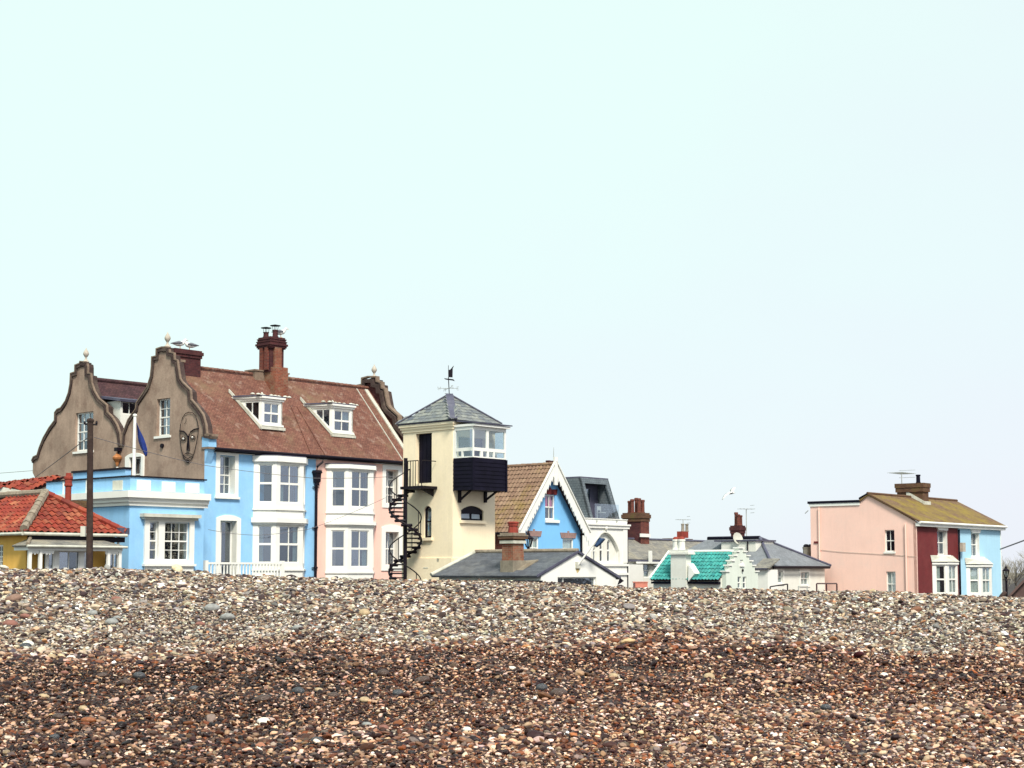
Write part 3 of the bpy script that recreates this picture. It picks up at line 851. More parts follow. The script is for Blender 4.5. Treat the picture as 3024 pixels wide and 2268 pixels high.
canted(pink_house, TF, a0p, depp, wfp, ((.24, .86), (.13, .84)), dict(top=Z[0], bottom=GZ, glass=[(Z[3], Z[2]), (Z[9], Z[8])],
       mould=[(Z[1] + .02, Z[0], .12), (Z[1] - .03, Z[1] + .02, .05), (Z[5], Z[5] + .06, .06), (Z[7] + .05, Z[6], .14), (Z[7] - .04, Z[7] + .05, .05), (Z[11], Z[11] + .08, .06)],
       curt={(1, 1): [(.7, 1, 0, .5)]}))
trim(pink_house, TF, [(adiv + .05, a0p - .05, ze - .16, ze - .025, 0, .1), (a0p + 2 * depp + wfp, AEND - .1, ze - .16, ze - .025, 0, .1)], WHITE, 'eaves_board')
# --- roof slopes, gutter
def rquad(a0, a1, d0, z0, d1, z1, th=.12):
    return MB().quadslab([TF.P(a0, z0, d0), TF.P(a1, z0, d0), TF.P(a1, z1, d1), TF.P(a0, z1, d1)], th)
for rt, aa, ab in ((blue_house, .30, adiv), (pink_house, adiv + .003, AEND)):
    rquad(aa, ab, .28, ze + .03, -HW, zr).build('roof', ROOFT, rt)
    rquad(aa, ab, -2 * HW, ze - .2, -HW - .002, zr - .003).build('rear_roof', ROOFD, rt)
    g = MB(); n = 5
    g.tube([TF.P(aa, ze - .01, .34), TF.P(ab, ze - .03, .34)], .075, 8); g.box(TF, aa, ab, ze - .13, ze - .02, .02, .24)
    g.build('gutter', BLACK, rt)
    rg = MB(); n = int((ab - aa) / .3)
    for i in range(n):
        q0, q1 = aa + (ab - aa) * i / n, aa + (ab - aa) * (i + .94) / n
        rg.tube([TF.P(q0, zr + .01, -HW), TF.P(q1, zr + .025, -HW)], .10, 8)
    rg.build('ridge_tiles', ROOFT, rt)
nr = (TF.P(0, zr, -HW) - TF.P(0, ze, .28)).normalized()
def on_roof(a, t, up=.02):
    p = TF.P(a, ze + .03, .28).lerp(TF.P(a, zr, -HW), t)
    n = TF.S.cross(nr); n = n if n.z > 0 else -n
    return p + n * up
# lead lines that run down the roof between the houses and beside the far parapet
def strip(pts, w, up, mat, parent, name):
    mb = MB()
    for (a, t), (b, s) in zip(pts, pts[1:]):
        mb.prism([on_roof(a - w, t, 0), on_roof(a + w, t, 0), on_roof(b + w, s, 0), on_roof(b - w, s, 0)], on_roof(0, 0, up) - on_roof(0, 0, 0))
    return mb.build(name, mat, parent)
ach = TF.px(c8(1335, 1480), -2.3)[0]
strip([(adiv - .55, 0), (ach + .35, .62)], .028, .045, ROOFT, blue_house, 'roof_joint')
strip([(adiv + .35, 0), (ach + .75, .62)], .028, .045, ROOFT, pink_house, 'roof_joint')
strip([(AEND - .28, 0), (AEND - .28, .97)], .11, .06, CREAMW, pink_house, 'flashing')
strip([(AEND - .95, 0.02), (AEND - .95, .97)], .018, .04, CREAMW, pink_house, 'roof_joint')
# --- shaped gable ends
GLEFT = [(360, 1562), (334, 1505), (337, 1400), (352, 1368), (392, 1350), (415, 1270), (455, 1170), (512, 1070), (575, 985), (577, 905), (592, 884), (630, 868), (683, 790),
         (716, 700), (734, 600), (738, 515), (782, 500), (784, 430), (826, 414), (830, 398)]
GTOPR = [(880, 402), (884, 432), (884, 512), (918, 520), (924, 600), (955, 690), (1000, 770), (1078, 835), (1082, 905), (1135, 955), (1182, 1030), (1212, 1110), (1226, 1238)]
FLEFT = [(1262, 1238), (1272, 1120), (1322, 985), (1402, 872), (1412, 805), (1470, 720), (1522, 640), (1556, 530), (1568, 420), (1570, 350), (1614, 340), (1616, 265), (1656, 252)]
FRIGHT = [(1716, 252), (1718, 300), (1766, 312), (1768, 372), (1800, 384), (1812, 470), (1826, 560), (1850, 600), (1932, 682), (1938, 775), (2002, 850), (2062, 932), (2090, 1030), (2098, 1135), (2150, 1145)]
def gp(l, f=c1): return [TG.px(f(x, y)) for x, y in l]
gl, gt, fl, fr_ = gp(GLEFT), gp(GTOPR), gp(FLEFT), gp(FRIGHT)
zb = TG.px(c1(1300, 1620))[1]
pk = TG.px(c1(345, 1560))[0]
out = [(gl[0][0], GZ)] + gl + gt + fl + fr_ + [(0.004, fr_[-1][1]), (0.004, GZ)]
gw1 = TG.rect(c1, 770, 890, 950, 1285); gw2 = TG.rect(c1, 1600, 750, 1735, 1130); gw3 = TG.rect(c1, 1330, 1345, 1455, 1700)
gw3 = (gw3[0], gw3[1], gw3[2], gw3[3])
MB().slab(TG, out, [rc(*gw1), rc(*gw2), rc(*gw3)], -.34, .006).build('gable_wall', GREYR, blue_house)
window(blue_house, TG, gw1, 3, 4, d=-.12, fw=.07, back=-.33, sill=.12)
window(blue_house, TG, gw2, 2, 4, d=-.16, fw=.06, back=-.33, sill=.12)
window(blue_house, TG, gw3, 2, 2, d=-.22, fw=.08, bar=.06, back=-.33, mid=False)
o = TG.rect(c1, 1290, 1305, 1475, 1700)
MB().slab(TG, arch(o[0], o[1], o[2], o[3], .17), [rc(gw3[0] + .01, gw3[1] - .01, gw3[2] - .2, gw3[3] - .01)], -.02, .10).build('window_surround', WHITE, blue_house)
def band(fr, path, side, o0, o1, d0, d1, mat, parent, name):
    """moulding along a polyline of (a, z): every straight run is its own length, butted square so that steps stay crisp"""
    n = len(path); mb = MB()
    seg = [(Vector(path[i + 1]) - Vector(path[i])) for i in range(n - 1)]
    nor = [Vector((t.y, -t.x)).normalized() * side for t in seg]
    def miter(i):
        if i == 0: return nor[0]
        if i == n - 1: return nor[-1]
        m = nor[i - 1] + nor[i]
        k = m.length_squared
        return m * (2 / k) if k > .5 else nor[i]
    M_ = [miter(i) for i in range(n)]
    M_ = [m if m.length < 1.6 else m.normalized() * 1.6 for m in M_]
    A = [Vector(path[i]) + M_[i] * o0 for i in range(n)]; B = [Vector(path[i]) + M_[i] * o1 for i in range(n)]
    for i in range(n - 1):
        mb.prism([fr.P(A[i].x, A[i].y, d0), fr.P(A[i + 1].x, A[i + 1].y, d0), fr.P(B[i + 1].x, B[i + 1].y, d0), fr.P(B[i].x, B[i].y, d0)], fr.N * (d1 - d0))
    return mb.build(name, mat, parent)
def cope(fr, path, side, parent, dback=-.40, flip=False):
    band(fr, path, side, -.03, .07, dback, .08, COPING, parent, 'coping')
    band(fr, path, side, -.16, -.10, -.05, .055, COPINGL, parent, 'moulding')
    band(fr, path, side, -.10, -.03, -.05, .035, COPING, parent, 'moulding_groove')
cope(TG, gl[2:] + gt[:1], -1, blue_house)
cope(TG, gt, -1, blue_house)
cope(TG, fl + fr_[:1], -1, blue_house)
cope(TG, fr_, -1, blue_house)
# far parapet of the pink house: the same shape at the other end of the roof
TE = Fr(TF.P(AEND, 0, 0), TG.ang, -1)
rise = -.22
fo = [(p[0], p[1] + rise) for p in fl + fr_]
MB().slab(TE, [(fl[0][0], ze - .5)] + fo + [(0, fo[-1][1]), (0, ze - .6)], (), -.45, 0.0).build('parapet_wall', BRICKD, pink_house)
band(TE, fo, -1, -.04, .16, -.6, .14, COPING, pink_house, 'coping')
band(TE, fo, -1, -.22, -.14, -.2, .06, COPINGL, pink_house, 'moulding')
def finial(parent, p, s=1.0):
    MB().lathe(p, [(.17 * s, 0), (.19 * s, .06 * s), (.13 * s, .11 * s), (.06 * s, .2 * s), (.05 * s, .30 * s), (.09 * s, .34 * s), (.155 * s, .46 * s), (.15 * s, .54 * s), (.085 * s, .66 * s), (.03 * s, .74 * s), (.02 * s, .8 * s)], 12).build('finial', STONE, parent, smooth=True)
def fin_at(fr, a, z, d, parent, s=1.0):
    MB().box(fr, a - .2 * s, a + .2 * s, z - .15, z + .06, d - .22 * s, d + .18 * s).build('finial_block', COPING, parent)
    finial(parent, fr.P(a, z + .06, d), s)
t1 = TG.px(c1(855, 402)); fin_at(TG, t1[0], t1[1] + .03, -.12, blue_house, .95)
t2 = TG.px(c1(1687, 250)); fin_at(TG, t2[0], t2[1] + .03, -.12, blue_house, .95)
fin_at(TE, t2[0], t2[1] + rise + .03, -.2, pink_house, .95)
# kneeler block at the front corner, and the blue corner of the front
kz = TF.px(c3(250, 1215))[1]; kz0 = TF.px(c3(250, 1320))[1]
MB().box(TF, -.02, .42, kz0, kz, -.2, .30).build('kneeler', BLUE, blue_house)
MB().box(TF, -.05, .46, kz0 - .10, kz0 - .002, -.2, .33).box(TF, -.08, .48, kz + .002, kz + .12, -.2, .36).build('kneeler_moulding', COPINGL, blue_house)
mbk = MB(); mbk.prism([TF.P(-.01, kz0 - .1, 0), TF.P(-.01, kz0 - .1, .27), TF.P(-.01, kz0 - .75, .002)], TF.S * .38); mbk.build('corbel', BLUE, blue_house)
# chimney on the gable
ag = .42
zc = TF.px(c1(1900, 252), -HW + .5)[1]
ch = chimney(blue_house, TF, ag, ag + 1.5, -HW - .62, -HW + .45, zr - 1.0, zc - .0, BRICKD, cap=.10)
MB().box(TF, ag - .36, ag + .38, zr - .55, zr + .1, -HW - .5, -HW + .62).box(TF, ag - .42, ag + .44, zr + .102, zr + .22, -HW - .56, -HW + .68).build('chimney_shoulder', COPINGL, blue_house)
MB().box(TF, ag - .14, ag - .103, zr + .30, zc - .06, -HW - .45, -HW + .40).build('flue_breast', BRICKO, ch)
# --- rear range behind the twin gable
zr2 = TF.px(c1(1250, 590), -3 * HW)[1]
rquad(.3, 9.0, -2 * HW, ze - .2, -3 * HW, zr2).build('rear_range_roof', ROOFD, blue_house)
MB().box(TF, .3, 9.0, GZ, ze, -4 * HW + .3, -2 * HW - .2).build('rear_range_wall', GREYR, blue_house)
MB().tube([TF.P(.3, zr2 + .02, -3 * HW), TF.P(9.0, zr2 + .02, -3 * HW)], .12, 8).build('rear_ridge', ROOFD, blue_house)
for k in (.25, .5, .75):
    MB().quadslab([TF.P(.3, ze - .2 + (zr2 - ze + .2) * k + .06, -2 * HW - HW * k + .04), TF.P(9, ze - .2 + (zr2 - ze + .2) * k + .06, -2 * HW - HW * k + .04),
                   TF.P(9, ze - .2 + (zr2 - ze + .2) * k + .14, -2 * HW - HW * k), TF.P(.3, ze - .2 + (zr2 - ze + .2) * k + .14, -2 * HW - HW * k)], .06).build('roof_course', BRICKD, blue_house)
# valley dormer
vd = thing  # (kept as a part of the blue house)
dd = -2 * HW - .6
q0 = TF.px(c1(1250, 780), dd); q1 = TF.px(c1(1395, 900), dd)
vz0, vz1 = q1[1] - .1, q0[1] + .05
dmr = MB().slab(TF, rc(q0[0] - .1, q1[0] + 1.0, vz0 - .9, vz1), [rc(q0[0], q1[0] + .4, vz0, vz1 - .06)], dd - .08, dd).build('valley_dormer', WHITE, blue_house)
window(dmr, TF.sub(0, dd), (q0[0], q1[0] + .4, vz0, vz1 - .06), 3, 1, d=-.02, fw=.04, back=-.4)
MB().box(TF, q0[0] - .1, q0[0] - .03, vz0 - .9, vz1, dd - 2.2, dd - .09).build('dormer_cheek', WHITEW, blue_house)
MB().quadslab([TF.P(q0[0] - .3, vz1 + .05, dd + .25), TF.P(q1[0] + 1.2, vz1 + .05, dd + .25), TF.P(q1[0] + 1.2, vz1 + .45, dd - 2.4), TF.P(q0[0] - .3, vz1 + .45, dd - 2.4)], .12).build('dormer_roof', LEAD, blue_house)
# --- front dormers
def dormer(root, xl, xr, ytop, ysill, c, dd, cheek):
    """canted dormer: front face with a 2 x 2 sash and a glazed slanting cheek"""
    a0 = TF.px(c(xl, (ytop + ysill) / 2), dd)[0]; a1 = TF.px(c(xr, (ytop + ysill) / 2), dd)[0]
    z1 = TF.px(c((xl + xr) / 2, ytop), dd)[1]; z0 = TF.px(c((xl + xr) / 2, ysill), dd)[1]
    f = TF.sub(a0, dd)
    w = a1 - a0
    fa = MB().slab(f, rc(0, w, z0, z1), [rc(.14, w - .17, z0 + .20, z1 - .26)], -.08, 0)
    fa.box(f, -.05, w + .06, z1 - .16, z1 - .06, 0, .07); fa.box(f, -.10, w + .10, z1 - .06, z1 + .03, 0, .14)
    fa.box(f, -.03, w + .04, z0 + .07, z0 + .15, 0, .08)
    fa = fa.build('dormer_front', WHITE, root)
    window(fa, f, (.142, w - .172, z0 + .202, z1 - .262), 2, 2, d=-.03, fw=.045, bar=.04, back=-.4, curtain=[(.55, 1, .45, 1)])
    # side faces slant back at 45 degrees and run into the roof slope
    def roof_z(d): return ze + .03 + (zr - ze - .03) * (.28 - d) / (.28 + HW)
    k = .70
    for sgn in (-1, 1):
        o = TF.P(a0 if sgn < 0 else a1, 0, dd)
        g = Fr(o, TF.ang + (180 - 68 if sgn < 0 else 90), -1 if sgn < 0 else 1)
        ln = 2.0
        def rz(q, k_=(math.sin(R(68)) if sgn < 0 else 1.0)): return roof_z(dd - q * k_)
        poly = [(0, z0), (0, z1)]
        q = 0
        while rz(q) < z1 and q < 3: q += .02
        ql = q
        poly = [(0, max(z0, rz(0) - .15)), (ql, rz(ql) - .02), (ql, z1), (0, z1)]
        hole = [(.16, rz(.16) + .27), (ql * .58, rz(ql * .58) + .22), (ql * .58, z1 - .26), (.16, z1 - .26)]
        mb = MB().slab(g, poly, [hole], -.08, 0)
        mb.box(g, 0, ql + .1, z1 - .16, z1 - .06, 0, .06); mb.box(g, 0, ql + .22, z1 - .06, z1 + .03, 0, .13)
        ck = mb.build('dormer_cheek', WHITE, root)
        MB().slab(g, hole, (), -.05, -.044).build('pane', GLASS, ck)
        MB().slab(g, hole, (), -.42, -.40).build('room_backing', ROOM, ck)
        hx = (hole[0][0] + hole[1][0]) / 2
        MB().box(g, hx - .025, hx + .025, rz(hx) + .24, z1 - .26, -.045, -.012).build('glazing_bar', WHITE, ck)
        # apron board that follows the roof
        ap = MB(); ap.prism([g.P(-.05, rz(-.05) + .02, .02), g.P(ql + .25, rz(ql + .25) + .02, .02), g.P(ql + .25, rz(ql + .25) + .18, .02), g.P(-.05, rz(-.05) + .20, .02)], g.N * .08)
        ap.build('apron', CREAMW, root)
    MB().box(f, -.1, w + .12, z0 - .10, z0 + .03, -.3, .12).build('apron', CREAMW, root)
    pl = [TF.P(a0 - .1, 0, dd + .14), TF.P(a1 + .1, 0, dd + .14), TF.P(a1 + .1, 0, dd - 1.3), TF.P(a0 - .75, 0, dd - 1.3)]
    MB().prism([p + Vector((0, 0, z1 + .03)) for p in pl], (0, 0, .06)).build('dormer_roof', LEAD, root)
    sn = MB()
    rg = random.Random(int(xl))
    for i in range(9):
        a = -.5 + (w + .9) * i / 8
        sn.lathe(f.P(a, z1 + .07, .05 - rg.uniform(0, .3)), [(.09, 0), (.12, .03), (.08, .08), (.02, .10)], 7)
    sn.build('mortar_lumps', CREAMW, root)
dormer(blue_house, 735, 945, 812, 1118, c3, -.75, 1)
dormer(pink_house, 1455, 1665, 890, 1196, c3, -.75, 1)
# --- tall middle chimney
sk = BRICK
MB().box(TF, ach - .40, ach + .40, zr - 1.6, zr + .38, -3.2, -2.35).build('chimney_base', BRICKO, pink_house)
MB().box(TF, ach - 1.0, ach + 1.15, zr - 1.0, zr + .18, -3.95, -3.202).box(TF, ach - 1.05, ach + 1.2, zr + .182, zr + .26, -4.0, -3.16).build('chimney_plinth', COPINGL, pink_house)
zk1 = TF.px(c8(1200, 600), -3.0)[1]; zk2 = TF.px(c8(1200, 385), -3.0)[1]
zs = zr + .15
sh = MB()
sh.box(TF, ach - .46, ach + .42, zs, zk1, -3.55, -2.72)
sh = sh.build('chimney', BRICKD, pink_house)
MB().box(TF, ach - .24, ach + .2, zs + .2, zk1 - .02, -2.72, -2.60).build('flue_rib', BRICKO, sh)
MB().box(TF, ach - .56, ach - .46, zs + .1, zk1 - .02, -3.45, -3.2).box(TF, ach - .56, ach - .46, zs + .1, zk1 - .02, -3.05, -2.8).build('flue_rib', BRICK, sh)
hd = MB()
for k, (e, h0, h1) in enumerate(((.03, 0, .10), (.07, .10, .24), (.115, .24, .40), (.06, .40, .52), (.085, .52, .60), (.035, .60, .72), (.06, .72, .80), (.01, .80, .92))):
    f_ = (zk2 - zk1) / .92
    hd.box(TF, ach - .50 - e, ach + .44 + e, zk1 - .1 + h0 * f_ * 1.1, zk1 - .1 + h1 * f_ * 1.1, -3.6 - e, -2.66 + e)
hd.build('chimney_head', BRICKD, sh)
zt = zk1 - .1 + 1.1 * (zk2 - zk1)
def cowl(parent, p, h):
    mb = MB(); pot(mb, p, .15, h); mb.build('chimney_pot', BRICKD, parent)
    cw = MB()
    cw.lathe(p + Vector((0, 0, h + .20)), [(.27, 0), (.27, .02), (.05, .07)], 14)
    for k in range(4):
        a = k * math.pi / 2 + .4
        cw.tube([p + Vector((.12 * math.cos(a), .12 * math.sin(a), h)), p + Vector((.16 * math.cos(a), .16 * math.sin(a), h + .21))], .012, 5)
    cw.build('cowl', BLACK, parent)
cowl(sh, TF.P(ach - .22, zt, -3.35), .30)
cowl(sh, TF.P(ach + .02, zt, -2.92), .40)
# --- rainwater pipe with hopper between the houses
pp = TF.px(c4(1285, 1200), .1)[0]
mb = MB()
hz1 = TF.px(c4(1290, 445), .12)[1]; hz0 = TF.px(c4(1290, 590), .12)[1]
mb.tube([TF.P(pp, hz0, .12), TF.P(pp, GZ, .12)], .07, 10)
pipe = mb.build('downpipe', BLACK, blue_house)
mb = MB()
fa = TF.sub(pp, 0)
sec = [(hz1, .17), (hz1 - .12, .21), (hz1 - .16, .16), (hz1 - .55, .14), (hz0 + .08, .085), (hz0 - .05, .10)]
for (za, ra), (zb_, rb) in zip(sec, sec[1:]):
    V = [fa.P(x * r_, z, .16 + y * r_ * .8) for z, r_ in ((za, ra), (zb_, rb)) for x, y in ((-1, -1), (1, -1), (1, 1), (-1, 1))]
    mb.add(V, [(0, 1, 5, 4), (1, 2, 6, 5), (2, 3, 7, 6), (3, 0, 4, 7), (0, 3, 2, 1), (4, 5, 6, 7)])
mb.build('hopper', BLACK, pipe)
MB().tube([TF.P(pp + .22, ze - .05, .34), TF.P(pp + .22, ze - .28, .32), TF.P(pp - .02, ze - .5, .2), TF.P(pp - .02, hz1 - .05, .16)], .055, 8).build('swan_neck', BLACK, pipe)
for y in (615, 1030, 1440):
    z = TF.px(c4(1280, y), .12)[1]
    MB().lathe(TF.P(pp, z, .12), [(.09, -.05), (.10, -.03), (.10, .03), (.09, .05)], 10).box(fa, -.18, .18, z - .02, z + .02, .04, .09).build('pipe_collar', BLACK, pipe)
# valley hopper with copper bowl on the gable wall
hp = TG.px(c1(1230, 1290)); lz = TG.px(c1(1215, 1345))[1]
mb = MB().box(TG, hp[0] - .14, hp[0] + .14, hp[1] + .0, hp[1] + .18, 0, .28); mb.tube([TG.P(hp[0], hp[1], .12), TG.P(hp[0], lz + .1, .14)], .06, 8)
vh = mb.build('valley_hopper', BLACK, blue_house)
MB().lathe(TG.P(hp[0] + .03, lz - .28, .16), [(.04, -.2), (.07, -.12), (.10, 0), (.22, .16), (.24, .24), (.15, .34), (.06, .42), (.05, .5)], 10).build('copper_bowl', BRASS, vh)
MB().tube([TG.P(hp[0] + .03, lz - .5, .14), TG.P(hp[0] + .05, GZ + 2, .14)], .06, 8).build('white_downpipe', WHITE, vh)
v_ = TG.px(c1(1663, 1232))
MB().tube([TG.P(v_[0], v_[1], -.01), TG.P(v_[0], v_[1], .10)], .105, 12).build('flue_vent', BLACK, blue_house)
# --- the wire face on the gable
FACE = dict(outline=([(1845, 1090), (1850, 1020), (1870, 950), (1900, 905), (1935, 888), (1975, 895), (2005, 930), (2025, 990), (2035, 1050), (2030, 1110), (2015, 1200), (1995, 1290), (1970, 1360), (1945, 1395), (1915, 1400), (1885, 1360), (1860, 1270), (1848, 1180)], .016, True),
            brow=([(1842, 1080), (1880, 1085), (1905, 1105), (1925, 1140), (1935, 1165), (1938, 1120), (1955, 1090), (1990, 1065), (2035, 1055)], .03, False),
            nose=([(1928, 1130), (1928, 1180), (1922, 1230), (1918, 1275), (1940, 1278), (1938, 1240), (1934, 1180)], .036, False),
            eye=([(1855, 1160), (1870, 1140), (1895, 1148), (1908, 1168), (1890, 1180), (1865, 1178)], .018, True),
            mouth=([(1880, 1325), (1905, 1310), (1925, 1305), (1945, 1312), (1980, 1325), (1955, 1348), (1925, 1362), (1900, 1350)], .018, True),
            chin=([(1905, 1385), (1915, 1375), (1935, 1378), (1940, 1395), (1920, 1402)], .03, True))
q = TG.px(c1(1935, 1250))
face = thing('wall_sculpture', 'black wire outline of a long face mounted on the grey gable wall', 'sculpture', TG.P(q[0], q[1], 0))
for k, (l, r_, cl) in FACE.items():
    MB().tube([TG.P(*TG.px(c1(x, y)), .05) for x, y in l], r_, 6, cl).build(k, BLACK, face)
MB().tube([TG.P(*TG.px(c1(x + 95, y - 14)), .05) for x, y in FACE['eye'][0]], .018, 6, True).build('eye', BLACK, face)
for x, y in ((1880, 1160), (1972, 1146)):
    p = TG.px(c1(x, y)); MB().lathe(TG.P(p[0], p[1] - .05, .045), [(.02, 0), (.055, .05), (.02, .10)], 8).build('eyeball', WHITE, face)
MB().tube([TG.P(*TG.px(c1(x, y)), .05) for x, y in [(1890, 1010), (1910, 980), (1905, 950)]], .01, 5).build('forehead_line', BLACK, face)

# ================================================================== BLUE FLAT-ROOFED EXTENSION
EF, EG = house(379, 66.5, 48)
ext = thing('seafront_extension', 'flat-roofed sky blue extension with white cornice and wide sash window', 'house', EF.P(2, GZ, -2))
zt = EF.px(c2(1330, 372))[1]
el = EF.px(c2(2080, 900))[0]; eg = 6.6
ew = EF.rect(c2, 1515, 835, 1925, 1228)
MB().slab(EF, rc(0, el, GZ - .2, zt), [rc(*ew)], -.3, 0).build('front_wall', BLUE, ext)
MB().slab(EG, rc(.302, eg, GZ - .2, zt), (), -.3, 0).build('side_wall', BLUE, ext)
MB().box(EF, .3, el, zt - .4, zt - .3, -eg, -.3).build('flat_roof', LEAD, ext)
MB().box(EF, -.06, el + .1, zt + .002, zt + .06, -.36, .06).box(EG, .37, eg, zt + .002, zt + .06, -.36, .06).build('parapet_capping', BLACK, ext)
z1, z2, z3 = (EF.px(c2(1340, y), .1)[1] for y in (515, 590, 665))
cb = MB()
for (a_, b_, dz) in ((z2 + .03, z1, .30), (z2 - .03, z2 + .03, .20), ((z2 + z3) / 2, z2 - .03, .16), (z3, (z2 + z3) / 2, .08)):
    cb.box(EF, -dz, el + .15, a_, b_, 0.001, dz); cb.box(EG, 0, eg, a_, b_, 0.001, dz)
cb.build('cornice', WHITE, ext)
for (x0, y0, x1, y1) in ((1395, 408, 1535, 512), (1650, 425, 1785, 525), (1890, 440, 2030, 535)):
    MB().box(EF, *EF.rect(c2, x0, y0, x1, y1), 0, .035).build('parapet_panel', WHITE, ext)
MB().box(EG, *EG.rect(c2, 1155, 410, 1255, 510), 0, .035).build('parapet_panel', CREAMW, ext)
for x in (885, 650):
    r_ = EG.rect(c2, x - 6, 420, x + 6, 600); MB().box(EG, r_[0], r_[1], z1, zt, 0, .03).build('pilaster', WHITE, ext)
window(ext, EF, ew, 4, 4, d=-.06, fw=.05, bar=.035, back=-.28, cols=(0, .20, .40, .60, .80, 1)) if False else None
# two sashes: a narrow one and a wide three-light one, with a mullion between
na = EF.px(c2(1608, 1000))[0]; nb = EF.px(c2(1672, 1000))[0]
window(ext, EF, (ew[0], na, ew[2], ew[3]), 1, 4, d=-.06, fw=.05, back=-.28)
window(ext, EF, (nb, ew[1], ew[2], ew[3]), 3, 4, d=-.06, fw=.05, back=-.28, curtain=[(.88, 1, 0, 1)])
o = EF.rect(c2, 1465, 800, 1970, 1262)
wsu = MB().slab(EF, rc(*o), [rc(*ew)], 0.001, .10); wsu.box(EF, na + .002, nb - .002, ew[2], ew[3], -.12, .08); wsu.build('window_surround', WHITE, ext)
h = EF.rect(c2, 1425, 760, 2010, 800)
MB().box(EF, h[0] + .08, h[1] - .08, h[2] - .06, h[2] + .04, 0, .22).box(EF, h[0], h[1], h[2] + .042, h[3] + .02, 0, .34).build('window_hood', CREAMW, ext)
MB().box(EF, o[0] - .06, o[1] + .06, o[2] - .1, o[2] - .002, 0, .2).box(EF, o[0] + .02, o[1] - .02, GZ, o[2] - .102, 0, .1).build('window_base', WHITE, ext)
# upper blue wall behind the parapet
r_ = EG.rect(c1, 745, 1475, 1275, 1600, -.0)
us = EG.rect(c1, 745, 1480, 1278, 1600, -1.4)
MB().box(EG, us[0], us[1], zt - .4, us[3] - .05, -1.7, -1.4).build('upstand_wall', BLUE, ext)
MB().box(EG, us[0] - .05, us[1] + .05, us[3] - .048, us[3] + .04, -1.78, -1.33).build('upstand_capping', BLACK, ext)

# flag on its pole, on the extension roof
fp = EF.P(*EF.px(c1(1368, 1400), -.7), -.7); ft = pt(*c1(1368, 930), fp.y)
fb = Vector((fp.x, fp.y, zt - .35))
flag = thing('flagpole', 'white flagpole with drooping navy flag on the blue extension', 'flagpole', fb)
MB().tube([fb, Vector((fp.x, fp.y, ft.z))], [.085, .065], 10).build('pole', WHITE, flag)
MB().lathe(Vector((fp.x, fp.y, ft.z)), [(.09, 0), (.1, .04), (.05, .1)], 10).build('pole_cap', WHITE, flag)
def cloth(mb, top, pts, n=10, wav=.05):
    pass
fy = fp.y - .05
L_ = [c1(1398, 1005), c1(1396, 1080), c1(1396, 1180)]
edge1 = [(1396, 1000), (1402, 1060), (1405, 1130), (1412, 1185), (1430, 1240), (1455, 1290), (1478, 1335), (1492, 1345)]
edge2 = [(1398, 1002), (1424, 1065), (1450, 1115), (1470, 1160), (1488, 1215), (1500, 1265), (1503, 1300), (1500, 1330)]
mb = MB(); V = []; nseg = 7
for i in range(8):
    for k in range(nseg):
        t = k / (nseg - 1)
        x = edge1[i][0] * (1 - t) + edge2[i][0] * t; y = edge1[i][1] * (1 - t) + edge2[i][1] * t
        V.append(pt(*c1(x, y), fy + .12 * math.sin(t * 7 + i * .5)))
F_ = [(i * nseg + k, i * nseg + k + 1, (i + 1) * nseg + k + 1, (i + 1) * nseg + k) for i in range(7) for k in range(nseg - 1)]
mb.add(V, F_); fl_ = mb.build('flag', FLAGB, flag, smooth=True)
s_ = fl_.modifiers.new('thick', 'SOLIDIFY'); s_.thickness = .01

# ================================================================== OCHRE COTTAGE WITH RED PANTILES
YF, YG = house(76, 60.3, 48)
cott = thing('cottage', 'ochre yellow cottage with red pantile hipped roof and white veranda', 'cottage', YF.P(2.4, GZ, -3))
yz = YF.px(c2(260, 935), .3)[1]
ov = .32; yl = YF.px((372, 1580), ov)[0] - ov; ys = 9.0
ap = pt(*c7(640, 445), 63.6)
zap = ap.z
yw = YG.rect(c7, -60, 1185, 45, 1560)
MB().slab(YG, rc(.302, ys, GZ - .2, yz + .1), [rc(*yw)], -.3, 0).build('side_wall', YELLOW, cott)
window(cott, YG, yw, 2, 4, d=-.05, fw=.07, back=-.28)
MB().slab(YF, rc(0, yl, GZ - .2, yz + .1), (), -.3, 0).build('front_wall', YELLOW, cott)
MB().box(YF, -.01, .25, yz - .32, yz - .1, 0, .03).box(YG, 0, ys, yz - .22, yz - .12, 0, .03).build('string_course', YELLOW, cott)
E = [YF.P(-ov, yz, ov), YF.P(yl + ov, yz, ov), YF.P(yl + ov, yz, -ys), YF.P(-ov, yz, -ys)]
half = (yl + 2 * ov) / 2
A1 = YF.P(yl / 2, zap, ov - half); A2 = YF.P(yl / 2, zap, -ys + half)
rb = MB()
rb.quadslab([E[0], E[1], A1], .1); rb.quadslab([E[3], E[0], A1, A2], .1); rb.quadslab([E[1], E[2], A2, A1], .1)
rb.build('roof_boarding', BRICKD, cott)
PT = pantile_mesh('pantile', .30, .30, TILE_RED, .04)
ux, uy = roof_axes(E[0], E[1], A1)
h_ = (A1 - E[0]).dot(uy)
lay_tiles(cott, 'pantile', PT, E[0] - uy * .06, ux, uy, [(0, 0), ((E[1] - E[0]).length, 0), ((A1 - E[0]).dot(ux), h_ + .1)], .30, .30, lim=180)
ux, uy = roof_axes(E[3], E[0], A1)
ln = (E[0] - E[3]).length
lay_tiles(cott, 'pantile', PT, E[3] - uy * .06, ux, uy, [(ln - 5.2, 0), (ln, 0), ((A1 - E[3]).dot(ux), h_ + .1), (ln - 5.2, h_ + .1)], .30, .30, lim=120)
def hipcap(p, q, r, n, mat, parent, name='hip_tile'):
    for i in range(n):
        a = p.lerp(q, i / n); b = p.lerp(q, (i + 1.08) / n)
        MB().tube([a, b], [r * random.uniform(.95, 1.1), r * random.uniform(.8, .95)], 8).build(name, mat, parent)
